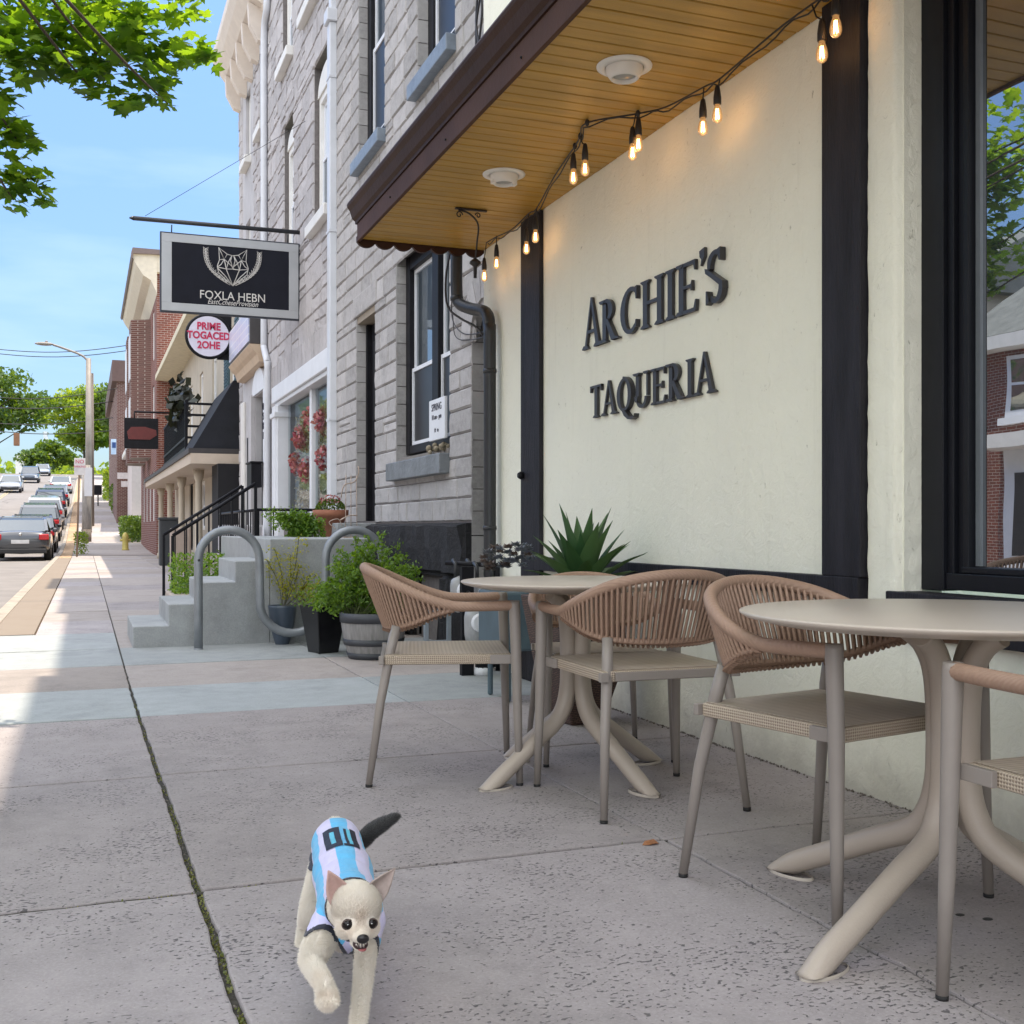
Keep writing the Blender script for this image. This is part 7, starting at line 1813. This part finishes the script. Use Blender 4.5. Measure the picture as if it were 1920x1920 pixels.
def shirt_val(p):
    # signed inside distances: rear hem, neck, arm holes, belly line at the rear
    rear = (p - hips).dot(axis) + .048 - .9 * max(0, hips.z - .01 - p.z)
    tail = min((p - q_).length for q_ in tline[3:]) - .032
    neck = (neck_c - p).dot((ndir * .8 + b * .6).normalized()) + .004
    hang = p.z - (hips.z - .040 - .10 * sstep(.05, .30, (p - hips).dot(axis)))
    def arm(c0, c1, r): 
        d = (c1 - c0); t = max(0, min(1, (p - c0).dot(d) / d.length_squared)); return (p - (c0 + d * t)).length - r
    a1_ = arm(fr0 - upv * .045 - sl_ * .012, el, .040) if p.z < fr0.z else 1
    a2_ = arm(fl0 - upv * .055 + sl_ * .004, foot2, .034) if p.z < fl0.z else 1
    hl_ = arm(hl0 - upv * .02, kn, .040) if p.z < hips.z - .01 else 1
    rad_ = p - (hips + axis * (p - hips).dot(axis)); lim = .078 - rad_.length if (p - hips).dot(axis) < .12 else 1
    return min(rear, neck, hang, a1_, a2_, tail, hl_, lim)
keepf = []; sv = [shirt_val(v_.co) for v_ in bme.vertices]
for pgn in bme.polygons:
    if min(sv[i] for i in pgn.vertices) > 0: keepf.append(tuple(pgn.vertices))
used = sorted({i for f in keepf for i in f}); remap = {k: i for i, k in enumerate(used)}
vs = [bme.vertices[i].co + bme.vertices[i].normal * (.0045 + .0016 * noise.noise(bme.vertices[i].co * 38)) for i in used]
sme = bpy.data.meshes.new('shirt'); sme.from_pydata(vs, [], [tuple(remap[i] for i in f) for f in keepf]); sme.materials.append(m_shirt)
s1 = sme.attributes.new('stripe', 'FLOAT', 'POINT'); s2 = sme.attributes.new('trim', 'FLOAT', 'POINT')
ang, trm = [], []
for i in used:
    p = bme.vertices[i].co; q = p - (hips + axis * (p - hips).dot(axis)) ; a_ = math.atan2(q.dot(sl_), q.dot(upv)); ang.append((a_ * .058 + .005) / .036 * PI + .9); trm.append(1.0 if sv[i] < .0095 and (p - tors).dot(axis) * 0 == 0 else 0.0)
s1.data.foreach_set('value', ang); s2.data.foreach_set('value', trm)
for pgn in sme.polygons: pgn.use_smooth = True
so2 = bpy.data.objects.new('shirt', sme); col.objects.link(so2); so2.parent = dog; so2.location = -dog.location
md = so2.modifiers.new('t', 'SOLIDIFY'); md.thickness = .002; md.offset = 1
# number 10 laid on the back of the shirt
sb = BVHTree.FromPolygons(vs, [tuple(remap[i] for i in f) for f in keepf])
def lay(poly_fn, name, mat, off, par):
    mb = MB()
    for quad in poly_fn:
        n = 5
        for i in range(n):
            for j in range(n):
                cs = []
                for (di, dj) in ((0, 0), (1, 0), (1, 1), (0, 1)):
                    u_, w_ = (i + di) / n, (j + dj) / n
                    x = (quad[0][0] * (1-u_) + quad[1][0] * u_) * (1-w_) + (quad[3][0] * (1-u_) + quad[2][0] * u_) * w_
                    y = (quad[0][1] * (1-u_) + quad[1][1] * u_) * (1-w_) + (quad[3][1] * (1-u_) + quad[2][1] * u_) * w_
                    o_ = hips.lerp(shd, .34) + sl_ * x * 1.02 + axis * (-y * 2.1); h_ = sb.ray_cast(o_ + upv * .3, -upv)
                    if h_[0] is None: break
                    cs.append(h_[0] + h_[1] * (off if h_[1].z > 0 else -off))
                if len(cs) == 4: mb.add(cs, [(0, 1, 2, 3)])
    mb.smooth = True; o = mb.build(name, mat, None); o.parent = par; return o
def rectq(x0, x1, y0, y1): return [(x0, y0), (x1, y0), (x1, y1), (x0, y1)]
dk = [rectq(-.034, -.022, -.035, .035), rectq(-.012, .0, -.035, .035), rectq(-.034, .0, .024, .036), rectq(-.034, .0, -.036, -.024), rectq(.008, .014, -.036, .03), rectq(.022, .034, -.036, .034), rectq(.002, .034, -.036, -.030)]
lb_ = [rectq(-.0215, -.0125, -.0235, .0235), rectq(.0142, .0218, -.029, .030)]
lay(dk, 'number', M('number_navy', (.012, .014, .03), .6), .0036, so2); lay(lb_, 'number_fill', M('number_blue', (.12, .50, .68), .6), .0032, so2)

# short fur standing off the coat
fm = MB(); cc_, ww_ = [], []; rfu = random.Random(9)
for i, v_ in enumerate(bme.vertices):
    if sv[i] > .004: continue
    p = v_.co; nn = v_.normal; headp = (p - hd_).length < .075
    if headp and ((p - H(0, .075, -.022)).length < .020 or any((p - H(s * .0235, .045, -.004)).length < .014 for s in (-1, 1)) or (p - mc).length < .018): continue
    flow = (hu * .9 - hf * .6 if (headp and (p - hd_).dot(hu) > .0) else ((p - H(0, .085, -.025)) * 8 - hf * .3 if headp else (-b * .5 - upv * .8)))
    if cv[i] > .2 and not headp: flow = (tips_d - tl0).normalized()
    flow = flow - nn * flow.dot(nn); flow = flow.normalized() if flow.length > 1e-4 else nn.orthogonal()
    for _ in range(3):
        jt = Vector((rfu.gauss(0, 1), rfu.gauss(0, 1), rfu.gauss(0, 1))) ; r0 = p + (jt - nn * jt.dot(nn)) * .0011; ln_ = rfu.uniform(.006, .012) * (.62 if headp else 1.0)
        dr = (flow + nn * rfu.uniform(.35, .75) + jt * .14).normalized(); sd2 = nn.cross(dr)
        if sd2.length < 1e-5: continue
        sd2 = sd2.normalized() * .0006; fm.add([r0 - sd2, r0 + sd2, r0 + dr * ln_], [(0, 1, 2)]); cc_ += [cv[i]] * 3; ww_ += [wv_[i]] * 3
fo_ = dpart(fm, 'fur', m_fur); a1 = fo_.data.attributes.new('coat', 'FLOAT', 'POINT'); a2 = fo_.data.attributes.new('warm', 'FLOAT', 'POINT'); a1.data.foreach_set('value', cc_); a2.data.foreach_set('value', ww_); fo_['kind'] = 'stuff'
